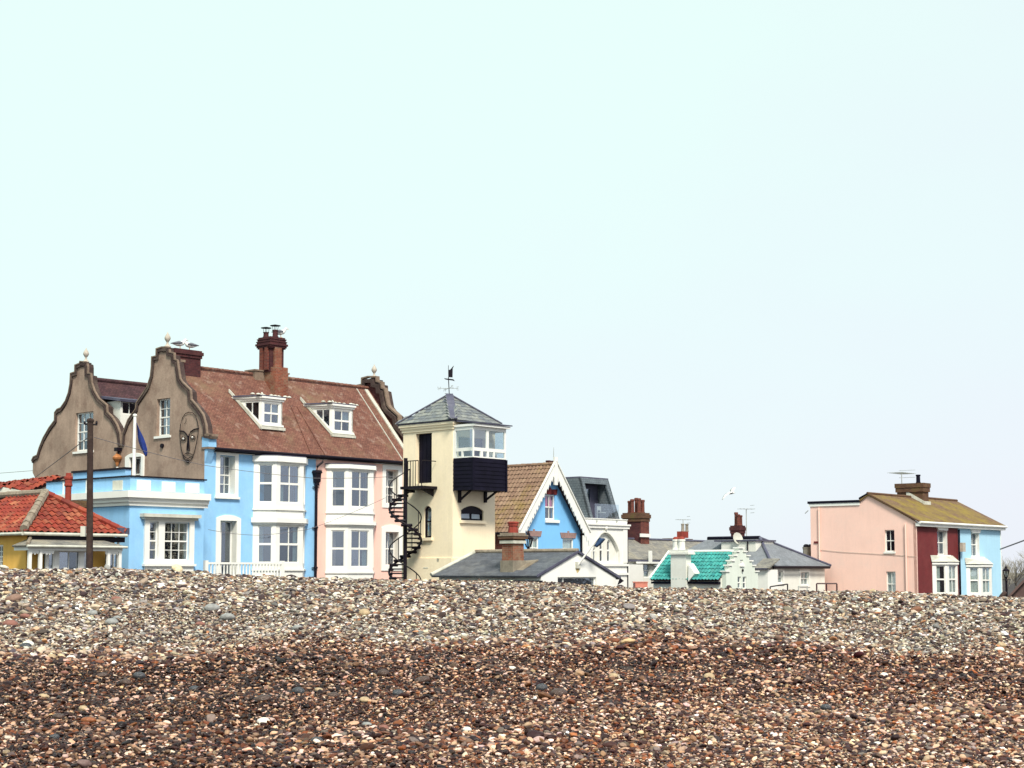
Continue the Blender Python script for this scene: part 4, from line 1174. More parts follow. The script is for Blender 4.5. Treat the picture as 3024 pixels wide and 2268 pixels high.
hipcap(E[0] + Vector((0, 0, .12)), A1 + Vector((0, 0, .14)), .17, 9, MORTAR, cott)
hipcap(E[1] + Vector((0, 0, .10)), A1 + Vector((0, 0, .14)), .13, 10, TILE_RED, cott)
hipcap(A2 + Vector((0, 0, .12)), A1 + Vector((0, 0, .14)), .15, 8, MORTAR, cott)
g = MB(); g.tube([YF.P(-ov - .05, yz - .07, ov + .07), YF.P(yl + ov, yz - .07, ov + .07)], .065, 8); g.tube([YG.P(-ov - .05, yz - .07, ov + .07), YG.P(ys, yz - .07, ov + .07)], .065, 8)
g.build('gutter', CREAMW, cott)
MB().box(YF, 0.02, yl + ov, yz - .34, yz - .14, 0.003, ov - .06).build('soffit', BLACK, cott)  # soffit box painted black and dropped to carry the dark band below the eaves
MB().tube([YF.P(yl + .1, yz - .12, .12), YF.P(yl + .1, GZ, .12)], .05, 8).build('downpipe', WHITE, cott)
q = YF.rect(c2, 1215, 895, 1315, 965, ov)
MB().box(YF, q[0], q[1], yz - .02, q[3], -.1, ov + .05).build('valley_box', LEAD, cott)
# chimney with one tall pot
pz = pt(*c7(1010, 500), 64.2)
cf = Fr((pz.x, pz.y), 48)
st = MB().box(cf, -.28, .75, pz.z - 1.6, pz.z - .02, -.4, .4).box(cf, -.36, .83, pz.z - .3, pz.z - .08, -.48, .48).build('chimney', BRICKB, cott)
pb = pt(*c7(1042, 495), 64.2); ptop = pt(*c7(1042, 85), 64.2); hh = ptop.z - pb.z
MB().lathe(pb - Vector((0, 0, .05)), [(.13, 0), (.125, hh * .52), (.17, hh * .56), (.17, hh * .62), (.145, hh * .64), (.15, hh * .78), (.18, hh * .82), (.18, hh * .9), (.12, hh * .93), (.11, hh * 1.04)], 14).build('chimney_pot', REDPOT, st)
# veranda with valance
vd_ = 1.0
va0 = YF.px(c2(285, 1110), vd_)[0]; va1 = YF.px(c2(1252, 1110), vd_)[0]
vz1 = YF.px(c2(700, 1000), 0)[1]; vz0 = YF.px(c2(700, 1078), vd_)[1]; vf = YF.px(c2(700, 1128), vd_)[1]
vr = MB()
vr.quadslab([YF.P(va0 - .1, vz0, vd_ + .1), YF.P(va1 + .1, vz0, vd_ + .1), YF.P(va1 - .5, vz1, .01), YF.P(va0 + .7, vz1, .01)], .06)
vr.quadslab([YF.P(va0 - .1, vz0 - .002, .01), YF.P(va0 - .1, vz0 - .002, vd_ + .1), YF.P(va0 + .7, vz1 - .002, .01)], .06)
vr = vr.build('veranda_roof', SLATEL, cott)
hipcap(YF.P(va0 - .08, vz0 + .05, vd_ + .1), YF.P(va0 + .7, vz1 + .05, .02), .07, 6, MORTAR, vr)
MB().tube([YF.P(va0 - .12, vz0 - .03, vd_ + .14), YF.P(va1 + .12, vz0 - .03, vd_ + .14)], .05, 8).build('gutter', CREAMW, vr)
fz = MB().box(YF, va0, va1, vf, vz0 - .05, vd_ - .05, vd_).box(YF, va0, va0 + .05, vf, vz0 - .05, 0, vd_ - .052); fz.build('fascia', WHITE, vr)
zpo = vf
for x in (310, 418, 1112, 1228):
    a = YF.px(c2(x, 1200), vd_)[0]
    MB().box(YF, a - .06, a + .06, GZ - .1, vf - .002, vd_ - .11, vd_ + .005).build('post', WHITE, vr)
def scallop(a0, a1, n, dpt):
    out = [(a1, vf), (a0, vf)]
    for i in range(n):
        b0, b1 = a0 + (a1 - a0) * i / n, a0 + (a1 - a0) * (i + 1) / n
        k = 1.0 if 0 < i < n - 1 else .8
        for t in range(5):
            out.append((b0 + (b1 - b0) * (t + .5) / 5, vf - dpt * k * (.55 + .45 * math.sin(math.pi * (t + .5) / 5))))
    return out
for (x0, x1, n) in ((322, 402, 3), (436, 560, 4), (1080, 1108, 1), (1126, 1215, 3)):
    A, B = YF.px(c2(x0, 1150), vd_)[0], YF.px(c2(x1, 1150), vd_)[0]
    MB().slab(YF, scallop(A, B, n, .17), (), vd_ - .06, vd_ - .03).build('valance', WHITE, vr)
gb = YF.sub(0, .55)
bay = []
for (x0, x1, nx) in ((492, 556, 1), (598, 815, 2), (855, 905, 1), (1118, 1205, 2)):
    bay.append((gb.px(c2(x0, 1200))[0], gb.px(c2(x1, 1200))[0], nx))
zw1 = gb.px(c2(650, 1130))[1]
hol = [rc(a, b, GZ + .5, zw1) for a, b, n in bay]
p0, p1 = gb.px(c2(470, 1200))[0], gb.px(c2(925, 1200))[0]
MB().slab(gb, rc(p0, p1, GZ - .1, zw1 + .25), hol[:3], -.08, 0).build('bay_window', WHITE, vr)
for i, (a, b, n) in enumerate(bay):
    window(vr, gb, (a, b, GZ + .5, zw1), n, 4 if n == 1 else 3, d=-.02, fw=.05, back=-.3, mid=False)

# ------------------------------------------------------------------ red roofed house far left
nh = thing('house', 'small house with red tiled roof and white bargeboards behind the ochre cottage', 'house', pt(20, 1690, 74) * 1.0)
p0, p1, p2, p3 = pt(*c7(-60, 300), 72), pt(*c7(415, 388), 72.3), pt(*c7(990, 135), 74.4), pt(*c7(-60, 262), 74.0)
for tri in ((p1, p2, p0), (p0, p2, p3)):
    MB().quadslab(tri, .12).build('roof_boarding', BRICKD, nh)
    ux, uy = roof_axes(tri[0], tri[1], tri[2])
    lay_tiles(nh, 'pantile', PT, Vector(tri[0]), ux, uy, [((q - tri[0]).dot(ux), (q - tri[0]).dot(uy)) for q in tri], .30, .30, lim=120)
f2 = pt(*c7(775, 285), 74.5)
MB().prism([p0 + Vector((0, -.05, .05)), p1 + Vector((0, -.05, .05)), p1 + Vector((0, -.05, -.30)), p0 + Vector((0, -.05, -.30))], (0, .06, 0)).build('fascia', CREAMW, nh)
MB().prism([p1 + Vector((.05, -.06, .05)), f2 + Vector((0, -.06, .25)), f2 + Vector((0, -.06, -.5)), p1 + Vector((.05, -.06, -.30))], (0, .07, 0)).build('bargeboard', WHITE, nh)
wf_ = Fr((p0.x, 73.0), 2)
rr = wf_.rect(c7, 75, 450, 200, 540)
MB().slab(wf_, rc(0, p1.x - p0.x + .3, GZ, p0.z - .05), [rc(*rr)], -.3, 0).build('wall', CREAMW, nh)
window(nh, wf_, rr, 1, 1, d=-.03, fw=.1, back=-.2)

# ------------------------------------------------------------------ telegraph pole with box
pp_ = pt(265, 1690, 55)
pole = thing('telegraph_pole', 'tall dark weathered wooden pole in front of the blue extension', 'pole', (pp_.x, pp_.y, GZ))
tp = pt(*c1(922, 975), 55)
MB().tube([Vector((pp_.x, pp_.y, GZ - .3)), Vector((pp_.x, pp_.y, 2.5)), tp], [.135, .125, .105], 12).build('shaft', WOODP, pole)
MB().lathe(tp - Vector((0, 0, .05)), [(.13, 0), (.14, .05), (.12, .10), (.04, .14)], 10).build('cap', WOODP, pole)
mb = MB(); mb.tube([tp + Vector((-.22, 0, -.12)), tp + Vector((.25, 0, -.15))], .03, 6)
for x in (-.2, .22): mb.lathe(tp + Vector((x, 0, -.12)), [(.03, 0), (.045, .03), (.03, .1)], 8)
mb.build('insulator_arm', BLACK, pole)
bx = pt(*c2(852, 930), 54.8)
MB().wbox(bx.x - .08, bx.x + .08, 54.7, 54.86, bx.z - .18, bx.z + .18).build('meter_box', CREAMW, pole)

def cable(label, pts, r=.012, sag=.0, n=14):
    P = []
    for (a, b) in zip(pts, pts[1:]):
        for i in range(n):
            t = i / n
            q = Vector(a).lerp(Vector(b), t); q.z -= sag * 4 * t * (1 - t); P.append(q)
    P.append(Vector(pts[-1]))
    o = P[0]
    mb = MB(); mb.tube(P, r, 5)
    return tag(mb.build('overhead_cable', CABLE, None, org=o), label, 'cable')
cable('long overhead cable from the wooden pole across the terrace fronts', [pt(*c1(960, 1145), 55), pt(*c1(2080, 1430), 66), pt(*c4(1260, 525), 70), pt(1178, 1406, 72)], .012, .04)
cable('short cable dropping from the wooden pole to the grey gable', [pt(*c1(895, 1150), 55), pt(*c1(360, 1555), 64)], .016)
cable('thin cable running out of the picture left of the gable', [pt(-60, 1402, 66), pt(*c1(340, 1485), 66)], .010)
cable('cable slung low across the blue and pink fronts', [pt(*c4(190, 1050), 69.6), pt(*c4(690, 1108), 71), pt(*c4(1240, 1040), 74), pt(*c4(2000, 725), 76.5)], .011, .05)
cable('cable running to the right from the pale blue house', [pt(2954, 1622, 108), pt(3060, 1583, 100)], .05)

# ------------------------------------------------------------------ white balustrade in front of the blue house
bf = TF.sub(0, 1.25)
bl = bf.px(c4(165, 1430))[0]; br = bf.px(c4(945, 1430))[0]; bz1 = bf.px(c4(560, 1385))[1]; bz0 = bf.px(c4(560, 1500))[1] - .5
bal = thing('balustrade', 'white balustrade in front of the blue house door', 'balustrade', bf.P((bl + br) / 2, GZ, 0))
MB().box(bf, bl, br, bz1 - .09, bz1, -.06, .06).build('handrail', WHITE, bal)
MB().box(bf, bl, br, bz0, bz0 + .09, -.05, .05).build('bottom_rail', WHITE, bal)
nb_ = 24
bme = None
for i in range(nb_):
    a = bl + .1 + (br - bl - .2) * i / (nb_ - 1)
    MB().lathe(bf.P(a, bz0 + .09, 0), [(.035, 0), (.03, .1), (.05, .25), (.03, (bz1 - bz0) * .6), (.035, bz1 - bz0 - .18)], 6).build('baluster', WHITE, bal)
for a in (bl, br): MB().box(bf, a - .08, a + .08, GZ, bz1 + .08, -.08, .08).build('end_post', WHITE, bal)

# ------------------------------------------------------------------ gulls
def gull(label, p, yaw, s=1.0):
    g = thing('gull', label, 'gull', p, 'gulls standing on the chimneys')
    M4 = Matrix.Translation(p) @ Matrix.Rotation(yaw, 4, 'Z') @ Matrix.Scale(s, 4)
    path = [(-.30, 0, .20, .012), (-.22, 0, .20, .045), (-.12, 0, .20, .085), (0, 0, .21, .10), (.10, 0, .235, .085), (.15, 0, .29, .055), (.175, 0, .34, .048), (.20, 0, .365, .05), (.23, 0, .365, .035), (.25, 0, .36, .012)]
    mb = MB(); mb.tube([M4 @ Vector(q[:3]) for q in path], [q[3] * s for q in path], 10); mb.build('body', GULLW, g, smooth=True)
    for sg in (-1, 1):
        mb = MB(); mb.tube([M4 @ Vector((.08, sg * .075, .24)), M4 @ Vector((-.05, sg * .09, .25)), M4 @ Vector((-.2, sg * .06, .23)), M4 @ Vector((-.36, sg * .02, .21))], [.035 * s, .06 * s, .04 * s, .01 * s], 8)
        mb.build('wing', GULLG, g, smooth=True)
        mb = MB(); mb.tube([M4 @ Vector((0, sg * .035, .12)), M4 @ Vector((.01, sg * .035, 0))], .008 * s, 5); mb.tube([M4 @ Vector((-.01, sg * .035, .005)), M4 @ Vector((.06, sg * .05, .005))], .01 * s, 5)
        mb.build('leg', ORANGE, g)
    mb = MB(); mb.tube([M4 @ Vector((.245, 0, .36)), M4 @ Vector((.31, 0, .345))], [.014 * s, .004 * s], 6); mb.build('beak', ORANGE, g)
    return g
zc_ = zc + .035
gull('gull standing on the gable chimney, left of the pair', TF.P(ag + .42, zc_, -HW + .25), R(20), 1.25)
gull('gull standing on the gable chimney, right of the pair', TF.P(ag + 1.05, zc_, -HW + .15), R(200), 1.25)
gull('gull crouching beside the pots of the tall middle chimney', TF.P(ach + .32, TF.px(c8(1380, 385), -2.8)[1] - .05, -2.85), R(15), 1.3)
def flying(p, s):
    g = thing('flying_gull', 'white gull gliding in the sky above the roofs', 'gull', p)
    M4 = Matrix.Translation(p) @ Matrix.Rotation(R(-50), 4, 'Z') @ Matrix.Rotation(R(32), 4, 'X') @ Matrix.Scale(s, 4)
    path = [(-.28, .012), (-.18, .05), (-.05, .08), (.1, .075), (.2, .05), (.26, .045), (.31, .012)]
    mb = MB(); mb.tube([M4 @ Vector((x, 0, 0)) for x, r_ in path], [r_ * s for x, r_ in path], 10); mb.build('body', GULLW, g, smooth=True)
    for sg in (-1, 1):
        st_ = [(0, .05, .10, .16), (.22, .10, .02, .15), (.45, .09, -.04, .12), (.62, .02, -.10, .07), (.72, -.04, -.14, .02)]
        V = []
        for (y, z, x, c) in st_:
            for (dx, dz) in ((c, 0), (0, .018), (-c, 0), (0, -.012)):
                V.append(M4 @ Vector((x + .02 + dx, sg * y, z * 1.1 + dz)))
        F = [(i * 4 + k, i * 4 + (k + 1) % 4, (i + 1) * 4 + (k + 1) % 4, (i + 1) * 4 + k) for i in range(4) for k in range(4)] + [(16, 17, 18, 19), (3, 2, 1, 0)]
        MB().add(V, F).build('wing', GULLW, g, smooth=True)
    mb = MB(); mb.tube([M4 @ Vector((.30, 0, 0)), M4 @ Vector((.36, 0, -.01))], [.014 * s, .004], 6); mb.build('beak', ORANGE, g)
flying(pt(2157, 1456, 78), .85)

m1 = crop(1640, 1400, .19293); k1 = crop(2040, 1560, .18083); p1 = crop(2640, 1500, .15675); w1 = crop(1440, 1540, .10848); r1 = crop(1840, 1560, .10848); s1 = crop(2900, 1560, .1205)

# ================================================================== CREAM LOOKOUT TOWER
KF, KG = house(1336, 66, 48)
tower = thing('lookout_tower', 'cream lookout tower with slate pyramid roof and black boarded lookout box', 'tower', KF.P(1.3, GZ, -1.5))
kw = KF.px(c6(1500, 1000))[0]; kl = KG.px(c5(392, 1400))[0]
kz = KG.px(c5(1195, 1010), .1)[1]
dr = KG.rect(c5, 597, 1215, 857, 2000); zfl = KG.px(c6(640, 400))[1]
dr = (dr[0], dr[1], zfl, dr[3])
wl_ = KG.rect(c6, 632, 680, 722, 1068); wr_ = KF.rect(c6, 1085, 680, 1360, 858)
def archw(r, k=.14): return arch(r[0], r[1], r[2], r[3], k)
dout = 1.15
la0, la1 = .04, KF.px(c5(2070, 1400), dout)[0]
Lz = lambda y: KF.px(c5(1465, y), dout)[1]
zt_, ztr, zlr, zbt = Lz(1085), Lz(1440), Lz(1480), Lz(1605)
zbb = KF.px(c6(1190, 480), dout)[1]
inner = (.35, kw - .5, zbt + .15, zt_ - .35)
MB().slab(KF, rc(0, kw, GZ - .2, kz), [archw(wr_, .2), rc(*inner)], -.3, 0).build('front_wall', CREAM, tower)
MB().slab(KG, rc(.302, kl, GZ - .2, kz), [rc(*dr), archw(wl_)], -.3, 0).build('side_wall', CREAM, tower)
MB().box(KF, kw - .3, kw - .002, GZ, kz, -kl, -.302).build('far_wall', CREAM, tower)
MB().box(KF, .302, kw - .302, GZ, kz, -kl, -kl + .3).build('back_wall', CREAM, tower)
MB().box(KF, inner[0], inner[1], inner[2], inner[3], -.31, -.29).build('room_backing', ROOM, tower)
# plinth and cornice
zpl = KG.px(c6(700, 1320))[1]
MB().box(KF, 0, kw + .02, GZ - .2, zpl, .001, .05).box(KG, 0, kl, GZ - .2, zpl, .001, .05).build('plinth', CREAM, tower)
cn = MB()
for k, (z0, z1, e) in enumerate(((-.34, -.22, .05), (-.22, -.12, .10), (-.12, .0, .15))):
    cn.box(KG, -e, kl + e, kz + z0, kz + z1 - .001, .001, e); cn.box(KF, 0, kw + e, kz + z0, kz + z1 - .001, .001, e)
cn.build('cornice', CREAM, tower)
# door
dd_ = MB().box(KG, dr[0], dr[1], dr[2], dr[3], -.26, -.20).build('door', BLACKB, tower)
for i in range(4):
    a = dr[0] + (dr[1] - dr[0]) * (i + .08) / 4; b = dr[0] + (dr[1] - dr[0]) * (i + .92) / 4
    MB().box(KG, a, b, dr[2] + .02, dr[3] - .02, -.20, -.185).build('plank', BLACKB, dd_)
MB().lathe(KG.P(dr[0] + .10, dr[2] + 1.0, -.15), [(.02, 0), (.035, .03), (.02, .06)], 8).build('handle', STEEL, dd_)
# arched windows with black frames
def archwin(fr, r, k, mull, parent, rail=None):
    o = archw(r, k); w = .06
    i = arch(r[0] + w, r[1] - w, r[2] + w * 1.3, r[3] - (w if not rail else w + .28), k * .8 if not rail else .02)
    f = MB().slab(fr, o, [i], -.16, -.07)
    if mull == 'v': m_ = (r[0] + r[1]) / 2; f.box(fr, m_ - .035, m_ + .035, r[2] + w, r[3] - .3, -.14, -.08)
    else: m_ = (r[2] + r[3]) / 2 + .02; f.box(fr, r[0] + w, r[1] - w, m_ - .03, m_ + .03, -.14, -.08)
    f = f.build('window', BLACK, parent)
    if mull == 'v':
        MB().slab(fr, rc(r[0] + w, m_, r[2] + w, r[3] - w - .25), (), -.12, -.115).build('pane', GLASSC, f)
        MB().slab(fr, rc(m_, r[1] - w, r[2] + w, r[3] - w - .25), (), -.12, -.115).build('pane', GLASSC, f)
    else:
        MB().slab(fr, rc(r[0] + w, r[1] - w, r[2] + w, m_), (), -.12, -.115).build('pane', GLASSC, f)
        MB().slab(fr, arch(r[0] + w, r[1] - w, m_, r[3] - w, k * .8), (), -.12, -.115).build('pane', GLASSC, f)
    MB().slab(fr, o, (), -.28, -.26).build('room_backing', CURT, f)
    MB().box(fr, r[0] - .1, r[1] + .1, r[2] - .13, r[2] - .002, -.05, .10).build('sill', CREAM, f)
archwin(KF, wr_, .2, 'v', tower, rail=True)
archwin(KG, wl_, .14, 'h', tower)
# slate pyramid roof
ovh = .20
Ec = [KF.P(-ovh, kz + .03, ovh), KF.P(kw + ovh, kz + .03, ovh), KF.P(kw + ovh, kz + .03, -kl - ovh), KF.P(-ovh, kz + .03, -kl - ovh)]
apx = KF.P(kw / 2, pt(*c5(1130, 580), 67.6).z, -kl / 2)
rf = MB()
for i in range(4): rf.quadslab([Ec[i], Ec[(i + 1) % 4], apx], .06)
rf.build('roof_boarding', LEAD, tower)
SLM = slate_mesh('slate', .36, .24, SLATEP)
for (p, q) in ((Ec[0], Ec[1]), (Ec[3], Ec[0])):
    ux, uy = roof_axes(p, q, apx)
    w_ = (q - p).length; hh = (apx - p).dot(uy)
    un = ux.cross(uy); un = un if un.z > 0 else -un
    lay_tiles(tower, 'slate', SLM, p + un * .01, ux, uy, [(-.12, 0), (w_ + .12, 0), (w_ / 2, hh + .02)], .36, .24, stag=True, jit=.008, lim=120)
for i, w_ in ((0, .19), (1, .06), (3, .06)):
    d_ = (apx - Ec[i]).normalized(); side = d_.cross(Vector((0, 0, 1))).normalized()
    up = side.cross(d_); up = up if up.z > 0 else -up
    MB().prism([Ec[i] + side * w_ + up * .035, apx + side * w_ * .85 + up * .045, apx - side * w_ * .85 + up * .045, Ec[i] - side * w_ + up * .035], up * .05).build('hip_flashing', LEAD, tower)
# lookout box
bxf = [(KF.sub(la0, dout), la1 - la0, 'front'), (Fr(KF.P(la0, 0, dout), KF.ang + 90, -1), dout, 'left'), (Fr(KF.P(la1, 0, dout), KF.ang + 90, 1), dout, 'right')]
look = MB().box(KF, la0 + .06, la1 - .06, zbb + .02, zbb + .10, .01, dout - .06).build('lookout_box', BLACKB, tower)
MB().box(KF, la0 + .07, la1 - .07, zbt - .12, zbt - .05, .01, dout - .07).build('lookout_floor', CREAM, look)
for f, w_, nm in bxf:
    if nm == 'front':
        fx = lambda x: f.px(c5(x, 1400))[0]
        up_ = [(fx(1490), fx(1750)), (fx(1790), fx(2045))]; lo_ = [(fx(1497), fx(1655)), (fx(1695), fx(1762)), (fx(1792), fx(1865)), (fx(1888), fx(2048))]
    else:
        up_ = [(.05, w_ - .12)]; lo_ = [(.06, w_ * .52), (w_ * .60, w_ - .14)]
    hs = [rc(a, b, ztr + .02, zt_ - .14) for a, b in up_] + [rc(a, b, zbt + .07, zlr - .02) for a, b in lo_]
    fm = MB().slab(f, rc(.001, w_ - .001, zbt, zt_), hs, -.07, 0).build('glazed_frame', WHITE, look)
    for h_ in hs:
        MB().slab(f, h_, (), -.04, -.034).build('pane', GLASSC, fm)
    # weatherboards
    nb = 8
    for i in range(nb):
        z0 = zbb + (zbt - zbb) * i / nb; z1 = zbb + (zbt - zbb) * (i + 1) / nb
        e = .0 if nm == 'front' else .003
        MB().prism([f.P(e, z0, .03), f.P(e, z1 + .02, .005), f.P(e, z1 + .02, -.03), f.P(e, z0, -.01)], f.S * (w_ - 2 * e)).build('weatherboard', BLACKB, look)
    if nm == 'front':
        for a in (0, w_): MB().box(f, a - .045, a + .045, zbb - .02, zbt - .003, -.05, .05).build('corner_board', BLACKB, look)
MB().box(KF, la0 - .05, la1 + .13, zt_ + .002, zt_ + .10, .002, dout + .14).build('lookout_roof_board', WHITE, look)
MB().quadslab([KF.P(la0 - .08, zt_ + .16, dout + .2), KF.P(la1 + .2, zt_ + .16, dout + .2), KF.P(la1 + .2, zt_ + .30, .05), KF.P(la0 - .08, zt_ + .30, .05)], .05).build('lookout_roof', LEAD, look)
# telescope stand and chair inside, seen through the glass
MB().box(KF, la1 - .62, la1 - .3, zbt + .0, zbt + .75, .5, .62).box(KF, la1 - .62, la1 - .3, zbt, zbt + .35, .5, .9).build('chair', CREAMW, look)
for x in (1068, 1384):
    a = KF.px(c6(x, 560), .06)[0]; zb_ = KF.px(c6(x, 640), .06)[1]
    MB().box(KF, a - .06, a + .06, zb_, zbb + .02, .002, .11).build('bracket_post', BLACK, tower)
    MB().tube([KF.P(a, zb_ + .12, .10), KF.P(a, zbb + .03, .75)], .05, 6).build('bracket_strut', BLACK, tower)
# small lamp bracket and vent
q = KG.px(c6(810, 1345)); MB().box(KG, q[0] - .06, q[0] + .06, q[1] - .08, q[1] + .08, 0, .05).build('vent', CREAMW, tower)
q = KG.rect(c6, 640, 1445, 685, 1540); MB().box(KG, q[0], q[1], q[2], q[3], .002, .04).box(KG, q[0] - .03, q[1] + .03, q[3], q[3] + .04, .002, .06).build('hatch', CREAMW, tower)

# ------------------------------------------------------------------ balcony and spiral stair
bz = KG.px(c6(600, 432), .9)[1]
ba0, ba1 = dr[0] - .35, KG.px(c6(400, 430), .75)[0] + .1
balc = thing('balcony', 'small black iron balcony outside the upper tower door', 'balcony', KG.P((ba0 + ba1) / 2, bz, .4))
MB().box(KG, ba0, ba1, bz - .12, bz, .01, .95).build('platform', BLACK, balc)
MB().prism([KG.P(ba0 + .2, bz - .12, .02), KG.P(ba0 + .2, bz - .12, .8), KG.P(ba0 + .2, bz - .42, .02)], KG.S * .06).build('bracket', BLACK, balc)
rz = KG.px(c6(470, 130), .9)[1]
r0 = KG.px(c6(560, 280), .9)[0]; r1a = KG.px(c6(402, 280), .9)[0]
MB().tube([KG.P(r0, rz, .9), KG.P(r1a, rz, .9)], .022, 6).build('handrail', BLACK, balc)
for i in range(6):
    a = r0 + (r1a - r0) * i / 5
    MB().tube([KG.P(a, bz, .9), KG.P(a, rz, .9)], .016, 5).build('baluster', BLACK, balc)
MB().tube([KG.P(ba0 + .05, bz, .9), KG.P(ba0 + .05, rz, .9), KG.P(ba0 + .05, rz, .05)], .022, 6).build('end_rail', BLACK, balc)
sa_ = KG.px(c6(402, 1000), .78)[0]
sc_ = KG.P(sa_, 0, .78)
zt_s = KG.px(c6(400, 95), .78)[1]
stair = thing('spiral_staircase', 'black iron spiral staircase climbing to the tower balcony', 'staircase', (sc_.x, sc_.y, GZ))
MB().tube([Vector((sc_.x, sc_.y, GZ)), Vector((sc_.x, sc_.y, zt_s))], .085, 10).build('newel_post', BLACK, stair)
rad = .68
zl = KG.px(c6(300, 700), .78)[1]                      # height at which the flight points to the left
half_h = (KG.px(c6(300, 700), .78)[1] - KG.px(c6(500, 1080), .78)[1])
def sang(z): return math.pi + (zl - z) / half_h * math.pi     # anticlockwise in plan going down: through the side nearest the sea
nst = 0
z = bz - .12
dz_ = half_h / 7.2
rail = []
while z > GZ:
    a = sang(z); da = math.pi / 7.2 * .62
    V = []
    for zz in (z, z - .06):
        V += [Vector((sc_.x + .04 * math.cos(a), sc_.y + .04 * math.sin(a), zz))]
        for k in (-1, 0, 1): V.append(Vector((sc_.x + rad * math.cos(a + k * da), sc_.y + rad * math.sin(a + k * da), zz)))
    mb = MB().add(V, [(0, 1, 2, 3), (7, 6, 5, 4), (0, 4, 5, 1), (1, 5, 6, 2), (2, 6, 7, 3), (3, 7, 4, 0)])
    MBt = mb.build('tread', BLACK, stair)
    V2 = []
    for zz in (z - .035, z - .11):
        for k in (-1, 1): V2.append(Vector((sc_.x + rad * .98 * math.cos(a + k * da), sc_.y + rad * .98 * math.sin(a + k * da), zz)))
    MB().tube([Vector((sc_.x + rad * .97 * math.cos(a + k * da * .33), sc_.y + rad * .97 * math.sin(a + k * da * .33), z - .05)) for k in range(-4, 5)], .065, 5).build('tread_edge', BLACK, MBt)
    if nst % 2 == 0:
        p = Vector((sc_.x + rad * math.cos(a), sc_.y + rad * math.sin(a), z))
        MB().tube([p, p + Vector((0, 0, .92))], .02, 5).build('baluster', BLACK, stair)
    for s_ in range(3):
        a2 = sang(z - dz_ * s_ / 3); rail.append(Vector((sc_.x + rad * math.cos(a2), sc_.y + rad * math.sin(a2), z - dz_ * s_ / 3 + .92)))
    z -= dz_; nst += 1
MB().tube(rail, .026, 6).build('handrail', BLACK, stair)
MB().tube([q - Vector((0, 0, .97)) for q in rail], .05, 5).build('stringer', BLACK, stair)

# ------------------------------------------------------------------ weathervane with a sailing barge
vb = apx + Vector((0, 0, .02))
vane = thing('weathervane', 'black weathervane shaped like a sailing boat on the tower roof', 'weathervane', vb)
vy = vb.y
V5 = lambda x, y: pt(*c5(x, y), vy)
MB().tube([vb, V5(1130, 300)], .022, 6).build('rod', BLACK, vane)
def plate(pts, name):
    MB().prism([V5(x, y) for x, y in pts], (0, .04, 0)).build(name, BLACK, vane)
plate([(1060, 315), (1130, 322), (1200, 330), (1215, 335), (1235, 362), (1190, 350), (1100, 338), (1070, 330)], 'hull')
plate([(1132, 180), (1160, 172), (1200, 125), (1218, 108), (1212, 130), (1200, 150), (1197, 300), (1130, 297)], 'sail')
MB().tube([V5(1131, 300), V5(1129, 105)], .012, 5).build('mast', BLACK, vane)
ce = V5(1130, 480)
for k, (dx, dy) in enumerate(((.40, .18), (-.40, -.18), (.18, -.4), (-.18, .4))):
    e_ = ce + Vector((dx, dy, .02 if dx > 0 else -.02))
    MB().tube([ce, e_], .012, 5).build('arm', STEEL, vane)
    L2 = {'E': [[(.05, .07), (-.03, .07), (-.03, -.07), (.05, -.07)], [(-.03, 0), (.03, 0)]], 'W': [[(-.06, .07), (-.03, -.07), (0, .03), (.03, -.07), (.06, .07)]],
          'S': [[(.04, .07), (-.04, .05), (-.04, .01), (.04, -.01), (.04, -.06), (-.04, -.07)]], 'N': [[(-.04, -.07), (-.04, .07), (.04, -.07), (.04, .07)]]}['EWSN'[k]]
    mb = MB()
    for l in L2: mb.tube([e_ + Vector((x, 0, y)) for x, y in l], .012, 4)
    mb.build('compass_letter', STEEL, vane)

# ================================================================== BRIGHT BLUE GABLED HOUSE
HF, HG = house(1524, 84, 50)
hh_ = thing('gabled_house', 'bright blue gabled house with white scalloped bargeboards and brown pantile roof', 'house', HF.P(3, GZ, -3))
hl = HF.px(b1(1285, 1000), .45)[0] - .3
hz = HF.px(b1(415, 985), .35)[1]; hap = HF.px(b1(845, 145), .35)[1]
ov2 = .25
slope = (hap - hz) / (hl / 2 + ov2)
w1_ = HF.rect(b1, 722, 515, 845, 830); w2_ = HF.rect(b1, 515, 1040, 645, 1330); w3_ = HF.rect(b1, 942, 1062, 1082, 1330)
MB().slab(HF, [(0, GZ - .2), (hl, GZ - .2), (hl, hz + ov2 * slope - .1), (hl / 2, hap - .1), (0, hz + ov2 * slope - .1)], [rc(*w1_), rc(*w2_), rc(*w3_)], -.3, 0).build('gable_wall', paint('bright_blue_render', (.21, .52, .87), .65, .06, .9, stain=(.2, .52, .86), stain_amt=.3, streak=.06, bmp=.2), hh_)
window(hh_, HF, w1_, 2, 2, d=-.06, fw=.07, back=-.28, curtain=[(0, .46, .5, 1), (.54, 1, .5, 1)], curt_mat=CURTP, glass=GLASSC)
window(hh_, HF, w2_, 2, 2, d=-.06, fw=.08, back=-.28, curtain=[(0, 1, .5, 1)], glass=GLASSC)
window(hh_, HF, w3_, 1, 2, d=-.06, fw=.08, back=-.28, curtain=[(0, 1, 0, 1)], glass=GLASSC)
